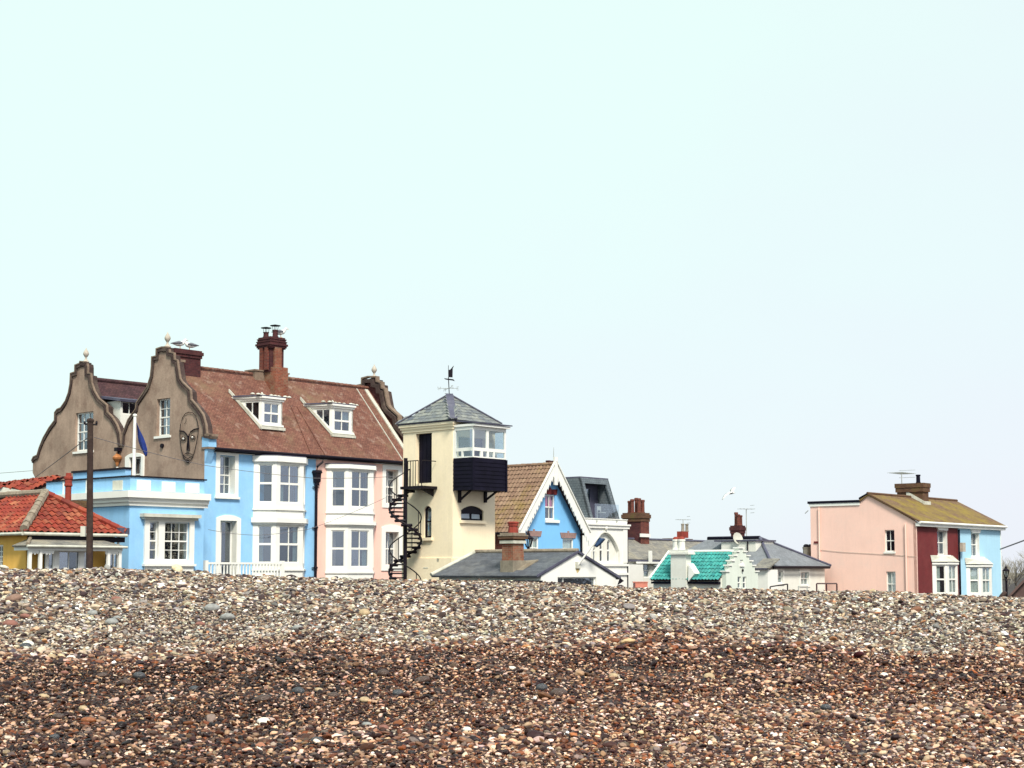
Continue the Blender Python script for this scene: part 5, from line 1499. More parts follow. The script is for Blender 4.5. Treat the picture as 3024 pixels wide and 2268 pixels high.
for w_, mt in ((w1_, MAROON), (w2_, None), (w3_, None)):
    mt = mt or paint('faded_brick_head', (.34, .22, .20), .85, .2, 5, streak=.2)
    c_ = (w_[0] + w_[1]) / 2; hw_ = (w_[1] - w_[0]) / 2 + .14; z0 = w_[3] + .01
    n = 9
    for i in range(n):                                # voussoirs fanning out over the window
        t0, t1 = -1 + 2 * i / n, -1 + 2 * (i + .93) / n
        hgt = .30 + (.10 if i == n // 2 else 0)
        MB().prism([HF.P(c_ + t0 * hw_, z0, .002), HF.P(c_ + t1 * hw_, z0, .002), HF.P(c_ + t1 * (hw_ + .1), z0 + hgt, .002), HF.P(c_ + t0 * (hw_ + .1), z0 + hgt, .002)], HF.N * .035).build('voussoir', mt, hh_)
    MB().box(HF, w_[0] - .02, w_[1] + .32 if w_ is w1_ else w_[1] + .1, w_[2] - .16, w_[2] - .004, -.02, .10).build('sill', WHITE, hh_)
# roof
HL = 8.0
pe0 = HF.P(-ov2, hz, .42); pa0 = HF.P(hl / 2, hap, .42); pe1 = HF.P(hl + ov2, hz, .42)
bk = -HF.N * HL
MB().quadslab([pe0, pa0, pa0 + bk, pe0 + bk], .1).build('roof_boarding', BRICKD, hh_)
MB().quadslab([pe1, pa0, pa0 + bk, pe1 + bk], .1).build('far_roof', ROOFD, hh_)
PTB = pantile_mesh('pantile', .25, .33, TILE_BROWN, .03)
ux, uy = roof_axes(pe0 + bk, pe0, pa0)
hs_ = (pa0 - pe0).length
un = ux.cross(uy); un = un if un.z > 0 else -un
lay_tiles(hh_, 'pantile', PTB, pe0 + bk + un * .01 - uy * .05, ux, uy, rc(HL - 5.0, HL - .06, 0, hs_ - .05), .25, .33, lim=300)
hipcap(pa0 + bk + Vector((0, 0, .05)), pa0 + Vector((0, 0, .07)), .12, 20, TILE_BROWN, hh_, 'ridge_tile')
MB().slab(HG, rc(.302, HL - .5, GZ - .2, hz + .2), (), -.3, 0).build('side_wall', BRICK, hh_)
MB().tube([pe0 + Vector((-.03, -.03, -.04)), pe0 + bk + Vector((-.03, -.03, -.04))], .07, 8).build('gutter', BLACK, hh_)
# bargeboards with scalloped lower edge
for sg in (-1, 1):
    x0, x1 = (-ov2 - .05, hl / 2) if sg < 0 else (hl + ov2 + .05, hl / 2)
    n = 17; top, bot = [], []
    for i in range(n + 1):
        t = i / n; a = x0 + (x1 - x0) * t; z = hz - .05 + (hap + .12 - hz + .05) * t
        top.append((a, z + .10))
        if i < n:
            for q in (0, .5, .98):
                tt = (i + q) / n
                bot.append((x0 + (x1 - x0) * tt, hz - .05 + (hap + .17 - hz) * tt - .46 - (.26 if q == .5 else .05)))
    poly = top + bot[::-1]
    MB().slab(HF, poly, (), .425 if sg < 0 else .427, .47 if sg < 0 else .472).build('bargeboard', WHITE, hh_)
    MB().prism([HF.P(x0, hz + .07, .43), HF.P(x1, hap + .24, .43), HF.P(x1, hap + .32, .43), HF.P(x0, hz + .15, .43)], HF.N * .12).build('barge_moulding', WHITE, hh_)
MB().box(HF, hl / 2 - .13, hl / 2 + .13, hap - 1.1, hap + .45, .43, .53).build('barge_post', WHITE, hh_)
MB().tube([HF.P(hl / 2 + .05, hap + .3, .3), HF.P(hl / 2 + .05, hap + 1.0, .3)], [.03, .012], 6).build('finial_spike', STEEL, hh_)
q = pt(*b1(785, 130), 87.5); f_ = Fr((q.x, q.y), 50)
for a in (-.16, .2):
    mb = MB(); pot(mb, f_.P(a, q.z - .35, 0), .15, .55); mb.build('chimney_pot', BRICKD, hh_)
MB().tube([HF.P(hl - .05, hz, .1), HF.P(hl - .05, GZ, .1)], .06, 8).build('downpipe', BLACKB, hh_)

# ================================================================== WHITE BOAT SHED WITH SLATE ROOF
WF, WG = house(1598, 60, 48)
shed = thing('boat_shed', 'low white gabled shed with slate roof below the tower', 'shed', WF.P(2.3, GZ, -3))
wl2 = WF.px(b1(1610, 1560))[0]
wza = WF.px(b1(1125, 1232))[1]; wz0 = WF.px(b1(660, 1500))[1]; wz1 = WF.px(b1(1600, 1565))[1]
wa = WF.px(b1(1125, 1300))[0]
sl_ = (wza - wz0) / wa
wz1 = wza - sl_ * (wl2 - wa)
ww_ = WF.rect(b1, 880, 1548, 1365, 1640); ww_ = (ww_[0], ww_[1], ww_[2] - .4, ww_[3])
MB().slab(WF, [(0, GZ - .2), (wl2, GZ - .2), (wl2, wz1), (wa, wza), (0, wz0)], [rc(*ww_)], -.25, 0).build('gable_wall', WHITE, shed)
window(shed, WF, ww_, 2, 2, d=-.08, fw=.05, back=-.24, cols=(0, .17, 1), mid=False)
MB().slab(WG, rc(.252, 5.5, GZ - .2, wz0 - .05), (), -.25, 0).build('side_wall', WHITEW, shed)
pe = WF.P(-.25, wz0 - .25 * sl_, .04); pa = WF.P(wa, wza + .02, .04); bk = -WF.N
tr_ = 5.55
q_end = pe + bk * 5.75
MB().quadslab([pe, pa, pa + bk * tr_, q_end], .08).build('roof', SLATE, shed)
pe2 = WF.P(wl2 + .2, wz1 - .2 * sl_, .04)
MB().quadslab([pe2, pa, pa + bk * tr_, pe2 + bk * 5.75], .08).build('far_roof', SLATE, shed)
MB().quadslab([q_end, pa + bk * tr_, pe2 + bk * 5.75], .08).build('hip_roof', SLATE, shed)
MB().tube([pa + Vector((0, 0, .03)), pa + bk * tr_ + Vector((0, 0, .03))], .09, 8).build('ridge', MORTAR, shed)
MB().tube([q_end + Vector((0, 0, .03)), pa + bk * tr_ + Vector((0, 0, .03))], .08, 8).build('hip_capping', CREAMW, shed)
MB().prism([WF.P(-.3, wz0 - .3 * sl_ - .04, .042), WF.P(wa, wza - .04, .042), WF.P(wa, wza + .06, .042), WF.P(-.3, wz0 - .3 * sl_ + .06, .042)], WF.N * .03).build('verge_board', LEAD, shed)
MB().prism([WF.P(wl2 + .25, wz1 - .25 * sl_ - .04, .044), WF.P(wa, wza - .04, .044), WF.P(wa, wza + .06, .044), WF.P(wl2 + .25, wz1 - .25 * sl_ + .06, .044)], WF.N * .03).build('verge_board', LEAD, shed)
MB().prism([WF.P(wl2 + .05, wz1 - .1, .16), WF.P(wl2 + .28, wz1 - .1 - .28 * sl_, .16), WF.P(wl2 - .1, wz1 - .36, .16)], WF.N * .05).build('verge_end', BLACK, shed)
MB().box(WG, -.1, 5.7, wz0 - .42, wz0 - .28, .02, .2).build('eaves_board', BLACKB, shed)
# its chimney
GRIMY = paint('grimy_render', (.27, .235, .18), .9, .3, 3, stain=(.16, .11, .065), stain_amt=.7, streak=.15, bmp=.5)
cfx = WF
ca, cdp = .14, -2.16
zc0 = WF.px(w1(700, 1060), -2.0)[1]; zc1 = WF.px(w1(700, 640), -2.0)[1]; zc2 = WF.px(w1(700, 350), -2.0)[1]; zc3 = WF.px(w1(700, 40), -2.0)[1]
cst = MB().box(WF, ca, ca + .64, zc0, zc1 + .05, cdp, cdp + .58).build('chimney', BRICKO, shed)
MB().box(WF, ca - .05, ca + .69, wz0 - .3, zc0 - .002, cdp - .05, cdp + .63).build('rendered_base', GRIMY, cst)
MB().prism([WF.P(ca - .33, wz0 - .2, cdp + .95), WF.P(ca - .33, wz0 - .2, cdp - .25), WF.P(ca + .9, wz0 + .92 * sl_, cdp - .1), WF.P(ca + 1.1, wz0 + 1.15 * sl_, cdp + .95)], (0, 0, .10)).build('mortar_skirt', GRIMY, cst)
hz_ = zc2 - zc1
for i, (e, f0, f1, mt) in enumerate(((.07, .0, .28, CREAMW), (.03, .28, .42, BRICKB), (.11, .42, .68, BRICKB), (.13, .68, .82, MORTAR), (.06, .82, 1.0, MORTAR))):
    MB().box(WF, ca - e, ca + .64 + e, zc1 + .052 + hz_ * f0, zc1 + .05 + hz_ * f1, cdp - e, cdp + .58 + e).build('chimney_course', mt, cst)
mb = MB(); pc = WF.P(ca + .32, zc2 + .05, cdp + .3); hp_ = zc3 - zc2
mb.lathe(pc, [(.20, 0), (.19, hp_ * .35), (.17, hp_ * .6), (.21, hp_ * .64), (.19, hp_ * .78), (.23, hp_ * .82), (.23, hp_ * .95), (.15, hp_)], 8); mb.build('chimney_pot', REDPOT, cst)
# slanting flagpole on the gable
fb_ = WF.P(*WF.px(b1(1130, 1395)), .03)
tip = pt(*b1(1408, 1030), fb_.y - .2)
fpo = thing('gable_flagpole', 'white flagpole slanting out from the shed gable with dark blue flag', 'flagpole', fb_)
MB().tube([fb_, tip], [.045, .03], 8).build('pole', WHITE, fpo)
MB().box(WF, WF.px(b1(1130, 1395))[0] - .14, WF.px(b1(1130, 1395))[0] + .12, fb_.z - .14, fb_.z + .12, .002, .06).build('pole_bracket', CREAMW, fpo)
mb = MB(); V = []
g0 = [(1400, 1045), (1375, 1095), (1345, 1140), (1328, 1165)]; g1 = [(1480, 1075), (1465, 1090), (1420, 1135), (1380, 1172)]
for i in range(4):
    for k in range(6):
        t = k / 5
        V.append(pt(*b1(g0[i][0] * (1 - t) + g1[i][0] * t, g0[i][1] * (1 - t) + g1[i][1] * t + 6 * math.sin(t * 6 + i)), fb_.y - .15 + .06 * math.sin(t * 8)))
mb.add(V, [(i * 6 + k, i * 6 + k + 1, (i + 1) * 6 + k + 1, (i + 1) * 6 + k) for i in range(3) for k in range(5)])
fg = mb.build('flag', paint('slate_blue_flag', (.03, .07, .16), .8, .3, 4, streak=.2), fpo, smooth=True); s_ = fg.modifiers.new('thick', 'SOLIDIFY'); s_.thickness = .01
rust = WF.rect(b1, 1100, 1390, 1155, 1500); MB().slab(WF, [(rust[0], rust[3]), (rust[0] + .06, rust[2] + .1), (rust[0] + .12, rust[2]), (rust[1] - .05, rust[2] + .06), (rust[1], rust[3])], (), .0015, .004).build('rust_stain', paint('rust_stain', (.66, .50, .22), .9, .3, 6, streak=.5), shed)

# ------------------------------------------------------------------ street lanterns
def lantern(label, p_top, p_bot, wtop, glass, d):
    """post with a tapered six-sided lantern; p_top = top of finial, p_bot = foot of the lantern"""
    h = p_top.z - p_bot.z
    t = thing('street_lamp', label, 'lamp', (p_bot.x, p_bot.y, GZ))
    MB().lathe(Vector((p_bot.x, p_bot.y, GZ)), [(.16, 0), (.16, .3), (.10, .4), (.07, .6), (.065, p_bot.z - GZ - .25), (.09, p_bot.z - GZ - .2), (.06, p_bot.z - GZ - .1), (.08, p_bot.z - GZ)], 10).build('post', BLACK, t)
    z0, z1 = p_bot.z, p_bot.z + h * .50
    B = ngon((p_bot.x, p_bot.y), wtop * .42, 6, .3); T = ngon((p_bot.x, p_bot.y), wtop, 6, .3)
    fm = MB()
    for k in range(6): fm.tube([Vector((*B[k], z0)), Vector((*T[k], z1))], .022, 5)
    fm.tube([Vector((*q, z0 + .01)) for q in B], .025, 5, True); fm.tube([Vector((*q, z1)) for q in T], .032, 5, True)
    fm.build('lantern_frame', BLACK, t)
    for k in range(6):
        j = (k + 1) % 6
        MB().add([Vector((*B[k], z0)), Vector((*B[j], z0)), Vector((*T[j], z1)), Vector((*T[k], z1))], [(0, 1, 2, 3)]).build('lantern_pane', GLASSC, t)
    MB().lathe(Vector((p_bot.x, p_bot.y, z1)), [(wtop * 1.12, 0), (wtop * 1.1, .03), (wtop * .55, h * .17), (wtop * .34, h * .19), (wtop * .34, h * .3), (wtop * .16, h * .34), (wtop * .14, h * .42), (.01, h * .5)], 10).build('lantern_roof', BLACK, t)
    MB().tube([Vector((p_bot.x - wtop * 1.2, p_bot.y, z0 - .12)), Vector((p_bot.x + wtop * 1.2, p_bot.y, z0 - .12))], .02, 5).build('ladder_bar', BLACK, t)
lantern('black street lantern beside the shed chimney, in front of the blue gable', pt(*w1(1105, 235), 75), pt(*w1(1108, 700), 75), .24, None, 75)

# ================================================================== WHITE HOUSE WITH SLATE MANSARD
class FrT(Fr):
    """a wall plane that leans back by k metres per metre of height above z0"""
    def __init__(s, o, ang, z0, k): Fr.__init__(s, o, ang); s.z0 = z0; s.k = k
    def P(s, a, z, d=0.0): return s.O + s.S * a + s.N * (d - s.k * (z - s.z0)) + Vector((0, 0, z))
    def px(s, uv, d=0.0):
        z = s.z0
        for _ in range(8): a, z = Fr.px(s, uv, d - s.k * (z - s.z0))
        return (a, z)
MF, MG = house(1722, 94, 50)
man = thing('mansard_house', 'white house with arched triple window and slate mansard roof with balcony', 'house', MF.P(2.5, GZ, -3))
ml = MF.px(m1(1103, 1100))[0]
mz = MF.px(m1(800, 695))[1]
lan = [MF.rect(m1, x0, y0, x1, 1345) for x0, x1, y0 in ((612, 655, 1010), (712, 765, 985), (826, 876, 1005))]
ar = MF.rect(m1, 560, 895, 965, 1390)
def lancet(r): return arch(r[0], r[1], r[2], r[3], (r[1] - r[0]) * .5, 8)
MB().slab(MF, rc(0, ml, GZ - .2, mz), [arch(ar[0], ar[1], ar[2], ar[3], (ar[1] - ar[0]) * .42, 12)], -.16, 0).build('front_wall', WHITE, man)
MB().slab(MF, rc(.01, ml - .01, GZ, mz - .1), [lancet(r) for r in lan], -.40, -.17).build('recess_wall', WHITEW, man)
for r in lan:
    f = MB().slab(MF, lancet(r), [arch(r[0] + .05, r[1] - .05, r[2] + .06, r[3] - .05, (r[1] - r[0]) * .4, 8)], -.30, -.22)
    zm = r[2] + (r[3] - r[2]) * .52
    f.box(MF, r[0] + .04, r[1] - .04, zm - .05, zm + .05, -.29, -.23)
    f = f.build('lancet_window', WHITE, man)
    MB().slab(MF, rc(r[0] + .04, r[1] - .04, r[2] + .05, zm), (), -.27, -.265).build('pane', GLASS, f)
    MB().slab(MF, arch(r[0] + .04, r[1] - .04, zm, r[3] - .04, (r[1] - r[0]) * .4, 8), (), -.27, -.265).build('pane', GLASS, f)
    MB().slab(MF, lancet(r), (), -.40, -.39).build('room_backing', ROOM, f)
cz0, cz1, cz2 = (MF.px(m1(900, y))[1] for y in (835, 790, 765))
MB().box(MF, -.05, ml + .12, cz0, cz1, .001, .10).box(MF, -.05, ml + .16, cz1, cz2, .001, .17).build('cornice', WHITE, man)
for y in (1395, 1530):
    z = MF.px(m1(900, y))[1]; MB().box(MF, -.02, ml + .06, z - .06, z + .08, .001, .09).build('string_course', WHITE, man)
for x0, x1 in ((495, 530), (1030, 1100)):
    r = MF.rect(m1, x0, 840, x1, 1380); MB().box(MF, r[0], r[1], r[2] + .09, cz0 - .002, .001, .05).build('pilaster', WHITE, man)
oo = arch(ar[0] - .10, ar[1] + .10, ar[2], ar[3] + .10, (ar[1] - ar[0] + .2) * .42, 12)
MB().slab(MF, oo, [arch(ar[0], ar[1], ar[2] - .1, ar[3], (ar[1] - ar[0]) * .42, 12)], .001, .05).build('arch_moulding', WHITEW, man)
MB().lathe(MF.P((ar[0] + ar[1]) / 2, ar[3] + .12, .08), [(.03, 0), (.09, .08), (.10, .16), (.06, .25)], 8).build('keystone', WHITEW, man)
MB().box(MF, 0, ml, mz + .002, mz + .05, -.3, .05).build('parapet_capping', WHITE, man)
for x in (630, 935):
    q = MF.px(m1(x, 730)); MB().box(MF, q[0] - .05, q[0] + .05, q[1] - .05, q[1] + .08, .002, .05).build('drain_spout', STEEL, man)
MB().box(MF, .01, ml - .004, GZ, mz - .2, -7.5, -.41).build('house_body', WHITEW, man)
MB().tube([MF.P(ml - .02, mz - .2, .03), MF.P(ml - .02, GZ, .03)], .04, 6).build('downpipe', BLACK, man)
# mansard: bottom and top rectangles
mzt = MF.px(m1(380, 55), -1.0)[1]
kk = .75 / (mzt - mz)
MT = FrT(MF.P(0, 0, -.25), MF.ang, mz, kk)
bl_ = MT.px(m1(440, 650))[0]; br_ = MT.px(m1(985, 690))[0]; tl_ = MT.px(m1(380, 60))[0]; tr2 = MT.px(m1(812, 95))[0]
bl_ = tl_
h4 = [MT.px(m1(x, y)) for x, y in ((448, 670), (930, 690), (780, 162), (448, 138))]
h4[0] = (h4[3][0], mz + .04); h4[1] = (h4[1][0], mz + .04)
ms = MB().slab(MT, [(bl_, mz + .01), (br_, mz + .01), (tr2, mzt), (tl_, mzt)], [h4], -.12, 0).build('mansard_front', SLATEV, man)
bkv = -MF.N
tp = [MT.P(tl_, mzt), MT.P(tr2, mzt), MT.P(tr2, mzt) + bkv * 4, MT.P(tl_, mzt) + bkv * 4]
bt = [MT.P(bl_, mz + .01), MT.P(br_, mz + .01), MT.P(br_, mz + .01) + bkv * 5.2, MT.P(bl_, mz + .01) + bkv * 5.2]
MB().prism([bt[0], tp[0], tp[3], bt[3]], MF.S * .1).build('mansard_side', SLATEV, man)
MB().prism([bt[1], tp[1], tp[2], bt[2]], -MF.S * .1).build('mansard_far_side', SLATEV, man)
MB().prism([p + Vector((0, 0, .003)) for p in tp], (0, 0, .08)).build('mansard_top', LEAD, man)
# balcony recess with glazed doors
rd = -1.55
ra0, ra1 = h4[0][0], h4[1][0]
MB().box(MF, ra0 - .05, ra1 + .05, mz - .02, mz + .03, rd, -.3).build('balcony_floor', LEAD, man)
MB().box(MF, ra0 - .1, ra1 + .1, mz, mzt - .15, rd - .25, rd - .2).build('recess_back', LEAD, man)
MB().prism([MF.P(ra1, mz + .03, -.3), MF.P(ra1, mz + .03, rd), MF.P(ra1, mzt - .3, rd), MF.P(ra1, mzt - .3, -1.0)], MF.S * .05).build('recess_side', SLATEV, man)
window(man, MF, (ra0 + .2, ra0 + 1.5, mz + .05, mzt - .55), 2, 1, d=rd, fw=.06, bar=.10, back=rd - .18, curtain=[(0, .38, 0, 1), (.6, .95, 0, 1)], curt_mat=CURT, name='glazed_door', mat=LEAD)
MB().box(MF, ra0 - .02, ra1 + .05, mz + .06, mz + .95, -.12, -.10).build('glass_balustrade', GLASSC, man)
q = MF.P(ra0 + 1.6, mz + .03, -.7)
MB().box(MF, ra0 + 1.35, ra0 + 1.75, mz + .42, mz + .47, -1.0, -.6).box(MF, ra0 + 1.35, ra0 + 1.39, mz + .03, mz + .85, -1.0, -.96).box(MF, ra0 + 1.71, ra0 + 1.75, mz + .03, mz + .85, -1.0, -.96).box(MF, ra0 + 1.35, ra0 + 1.75, mz + .6, mz + .85, -1.0, -.98).build('balcony_chair', STEEL, man)

# ================================================================== HOUSE WITH LICHENED ROOF AND BIG BRICK CHIMNEY
RF, RG = house(1846, 106, 54)
lich = thing('house', 'white house with lichened grey slate roof and large dark brick chimney', 'house', RF.P(4, GZ, -3))
rzr = RF.px(b2(500, 745), -2.6)[1]; rze = RF.px(b2(400, 940), .2)[1]
ra1 = RF.px(b2(1090, 780), -2.6)[0]; ra2 = RF.px(b2(1260, 860), .2)[0]
MB().quadslab([RF.P(-.5, rze, .2), RF.P(ra1 + .8, rze, .2), RF.P(ra1, rzr, -2.6), RF.P(-.5, rzr, -2.6)], .1).build('roof', SLATEL, lich)
MB().quadslab([RF.P(-.5, rze, -5.4), RF.P(ra1 + .8, rze, -5.4), RF.P(ra1, rzr, -2.602), RF.P(-.5, rzr, -2.602)], .1).build('rear_roof', SLATEL, lich)
MB().tube([RF.P(-.5, rzr + .04, -2.6), RF.P(ra1, rzr + .04, -2.6)], .10, 6).build('ridge', LEAD, lich)
MB().tube([RF.P(ra1 + .8, rze + .05, .2), RF.P(ra1, rzr + .05, -2.6)], .08, 6).build('verge', LEAD, lich)
MB().box(RF, -.5, ra1 + .7, rze - .16, rze - .03, .02, .28).build('gutter', LEAD, lich)
rw = RF.rect(r1, 560, 970, 720, 1345)
MB().slab(RF, rc(-.5, ra1 + .6, GZ - .2, rze - .05), [rc(*rw)], -.3, 0).build('front_wall', WHITEW, lich)
window(lich, RF, rw, 1, 2, d=-.05, fw=.06, back=-.28, curtain=[(0, 1, 0, 1)], glass=GLASSC)
r = RF.rect(r1, 140, 985, 545, 1480, .5); MB().box(RF, r[0], r[1], GZ - .1, r[3], .002, .5).build('porch', WHITE, lich)
r = RF.rect(r1, 385, 912, 1010, 962, .35); MB().box(RF, r[0], r[1], r[2], r[3], .25, .36).build('white_rail', WHITE, lich)
r = RF.rect(r1, 705, 612, 772, 960, .4); MB().box(RF, r[0], r[1], r[2], r[3], .362, .47).build('white_post', WHITE, lich)
cz_ = RF.px(b2(350, 470), -2.2)[1]
fr0 = RF.px(b2(318, 600), -2.0)[0]; fr1 = RF.px(b2(402, 600), -2.0)[0]
dep_ = 1.45
ch2 = chimney(lich, RF, fr0, fr1, -2.0 - dep_, -2.0, rze, cz_, BRICKD, [((fr0 + fr1) / 2 + o, d_, h) for o, d_, h in ((.22, -2.3, .95), (-.2, -2.35, 1.05), (.1, -2.75, 1.1), (-.15, -2.95, 1.0), (.05, -3.3, .9))], BRICK, cap=.12, capmat=BRICKB, caph=.6, pr=.15)
MB().box(RF, fr0, fr1 + .003, rze + .5, cz_ - .62, -1.999, -1.98).build('chimney_front', BRICK, ch2)
r = RF.rect(b2, 318, 678, 405, 712, -1.9); MB().box(RF, r[0], r[1] + .1, r[2], r[3], -1.97, -1.85).build('flashing', WHITE, lich)
q = RF.px(b2(720, 745), -2.8); q2 = RF.px(b2(610, 745), -2.8)[0]; q3 = RF.px(b2(845, 745), -2.8)[0]
st_ = MB().box(RF, q2, q3, rzr - .6, RF.px(b2(720, 728), -2.8)[1], -3.4, -2.75).build('chimney', BRICKB, lich)
r = RF.rect(b2, 735, 655, 805, 720, -2.9); MB().box(RF, r[0], r[1], r[2], r[3], -3.3, -2.9).build('chimney_upper', REDPOT, st_)
for x in (748, 790):
    p = RF.px(b2(x, 655), -3.1); mb = MB(); pot(mb, RF.P(p[0], r[3], -3.1), .13, .6); mb.build('chimney_pot', GREYPOT, st_)
def aerial(label, p, h, w, n=6, yaw=0.3):
    t = thing('television_aerial', label, 'aerial', p)
    MB().tube([p, p + Vector((0, 0, h))], .03, 6).build('mast', STEEL, t)
    d_ = Vector((math.cos(yaw), math.sin(yaw), 0)); c_ = Vector((-d_.y, d_.x, 0))
    top = p + Vector((0, 0, h))
    MB().tube([top - d_ * w * .5, top + d_ * w * .5], .02, 5).build('boom', STEEL, t)
    for i in range(n):
        q = top + d_ * w * (i / (n - 1) - .5)
        MB().tube([q - c_ * w * .3 + Vector((0, 0, .0)), q + c_ * w * .3], .014, 4).build('element', STEEL, t)
    for s_ in (-1, 1): MB().tube([top + d_ * w * .45 + Vector((0, 0, .25 * s_)) - c_ * w * .3, top + d_ * w * .45 + Vector((0, 0, .25 * s_)) + c_ * w * .3], .014, 4).build('reflector', STEEL, t)
pa_ = RF.P(RF.px(b2(757, 655), -3.1)[0], r[3] - .05, -3.15)
aerial('thin aerial on the small chimney left of the teal roof', pa_, pt(*b2(757, 535), pa_.y).z - pa_.z, 1.0)

# ================================================================== TEAL-ROOFED COTTAGE WITH STEPPED GABLE
CF, CG = house(2142, 85, 48)
teal = thing('cottage', 'white cottage with teal pantile roof, stepped gable and white chimney', 'cottage', CF.P(1.5, GZ, -2.5))
cl = CF.px(k1(1095, 850))[0]
zs_ = [CF.px(k1(820, y))[1] for y in (712, 615, 540, 455, 388, 330)]
xs_l = [CF.px(k1(x, 600))[0] for x in (575, 625, 665, 712, 752, 790)]
cm_ = (CF.px(k1(820, 500))[0])
xs_r = [CF.px(k1(x, 600))[0] for x in (1095, 1045, 1000, 955, 905, 852)]
out = [(xs_l[0], GZ - .2)]
for i in range(6):
    out += [(xs_l[i], zs_[i])]
    if i < 5: out += [(xs_l[i + 1], zs_[i])]
for i in range(5, -1, -1):
    out += [(xs_r[i], zs_[i])]
    if i > 0: out += [(xs_r[i - 1], zs_[i - 1])] if False else [(xs_r[i], zs_[i - 1])]
out += [(xs_r[0], GZ - .2)]
cw1 = CF.rect(k1, 806, 515, 856, 590); cw2 = CF.rect(k1, 766, 790, 822, 990); cw3 = CF.rect(k1, 850, 790, 908, 990)
MB().slab(CF, out, [rc(*cw1), rc(*cw2), rc(*cw3)], -.3, 0).build('stepped_gable', paint('pale_mint_render', (.66, .72, .64), .75, .06, 1.0, streak=.08), teal)
for w_ in (cw1, cw2, cw3): window(teal, CF, w_, 1, 2, d=-.05, fw=.05, back=-.28, curtain=[(0, 1, 0, 1)] if w_ is not cw1 else None)
MB().box(CF, cw1[0] - .06, cw1[1] + .06, cw1[2] - .12, cw1[2] - .005, 0, .07).build('sill', WHITE, teal)
for i in range(6):
    e = xs_l[i + 1] if i < 5 else xs_r[5]
    MB().box(CF, xs_l[i] - .08, (e if i < 5 else e + .08) , zs_[i] + .002, zs_[i] + .07, -.34, .06).build('step_cap', WHITE, teal)
    if i < 5: MB().box(CF, xs_r[i + 1], xs_r[i] + .08, zs_[i] + .002, zs_[i] + .07, -.34, .06).build('step_cap', WHITE, teal)
q = CF.px(k1(835, 685)); MB().lathe(CF.P(q[0], q[1], .06), [(.05, -.08), (.06, 0), (.03, .08)], 8).build('wall_lamp', BLACK, teal)
crz = CG.px(b2(1200, 868), -(cl / 2))[1]; cez = CG.px(b2(1100, 1150), .25)[1]
clen = CG.px(b2(420, 1185), .25)[0]
rp0 = CG.P(.31, cez, .25); rp1 = CG.P(clen, cez, .25); rt0 = CG.P(.31, crz, -cl / 2); rt1 = CG.P(clen, crz, -cl / 2)
MB().quadslab([rp0, rp1, rt1, rt0], .08).build('roof_boarding', ROOFD, teal)
re0 = CF.P(cl + .25, cez, -.31)
MB().quadslab([re0, re0 + CG.S * clen, rt1, rt0], .08).build('far_roof', ROOFD, teal)
PTT = pantile_mesh('pantile', .22, .31, TILE_TEAL, .032)
ux, uy = roof_axes(rp1, rp0, rt1)
un = ux.cross(uy); un = un if un.z > 0 else -un
lay_tiles(teal, 'pantile', PTT, rp1 - uy * .05 + un * .01, ux, uy, rc(0, (rp0 - rp1).length, 0, (rt0 - rp0).length - .05), .22, .31, lim=290)
MB().tube([rt1 + Vector((0, 0, .06)), rt0 + Vector((0, 0, .06))], .09, 8).build('ridge', WHITEW, teal)
MB().prism([rp1, rt1, rt1 + Vector((0, 0, .14)), rp1 + Vector((0, 0, .14))], CG.S * .12).build('verge_wall', WHITE, teal)
MB().slab(CG, rc(.302, clen, GZ - .2, cez + .1), (), -.3, 0).build('side_wall', WHITEW, teal)
MB().box(CG, .3, clen, cez - .22, cez - .10, .02, .22).build('gutter', BLACKB, teal)
rk = CG.rect(b2, 625, 890, 800, 1165, .35)
ckz = CG.px(b2(705, 840), .35)[1]
stk = MB().box(CG, rk[0] + .12, rk[1], GZ, rk[3], -.12, .35).build('chimney', WHITEW, teal)
MB().box(CG, rk[0] - .1, rk[1] + .1, rk[3] + .001, rk[3] + .12, -.22, .45).box(CG, rk[0] - .04, rk[1] + .04, rk[3] + .12, ckz, -.17, .4).build('chimney_head', WHITEW, stk)
MB().prism([CG.P(rk[0] - .001, cez - .1, .35), CG.P(rk[0] - .45, cez + .35, .34), CG.P(rk[0] - .001, cez + .9, .3)], -CG.N * .5).build('chimney_skirt', WHITE, stk)
zpt = CG.px(b2(705, 735), 0)[1]
for x in (680, 735):
    a = CG.px(b2(x, 790), .1)[0]
    MB().lathe(CG.P(a, ckz, .1), [(.22, 0), (.20, .1), (.19, zpt - ckz - .12), (.22, zpt - ckz - .1), (.22, zpt - ckz)], 12).build('chimney_pot', WHITEW, stk)
    MB().lathe(CG.P(a, zpt, .1), [(.19, 0), (.17, .08), (.10, .14)], 10).build('pot_cap', REDPOT, stk)

# ================================================================== WHITE HOUSE WITH GREY HIPPED ROOF
QF, QG = house(2276, 98, 50)
hip = thing('house', 'white house with smooth grey hipped slate roof behind the stepped gable', 'house', QF.P(3, GZ, -3))
ql = QF.px(k1(2040, 700))[0] + 1.2
qz = QF.px(k1(1500, 612), .3)[1]
qa = pt(*k1(1130, 165), 101.5)
e0, e1 = QF.P(-.3, qz, .3), QF.P(ql + .3, qz, .3)
qb = -QF.N * 9
e3 = e0 + qb; ra_ = qa - QF.N * 4.0
MB().quadslab([e0, e1, qa], .08).build('roof', SLATEG, hip)
MB().quadslab([e0, qa, ra_, e3], .08).build('left_roof', SLATEG, hip)
MB().quadslab([e1, qa, ra_, e1 + qb], .08).build('far_roof', SLATEG, hip)
MB().tube([e0 + Vector((0, 0, .04)), qa + Vector((0, 0, .05))], .10, 8).build('hip_capping', LEAD, hip)
MB().tube([e1 + Vector((0, 0, .04)), qa + Vector((0, 0, .05))], .08, 8).build('hip_capping', LEAD, hip)
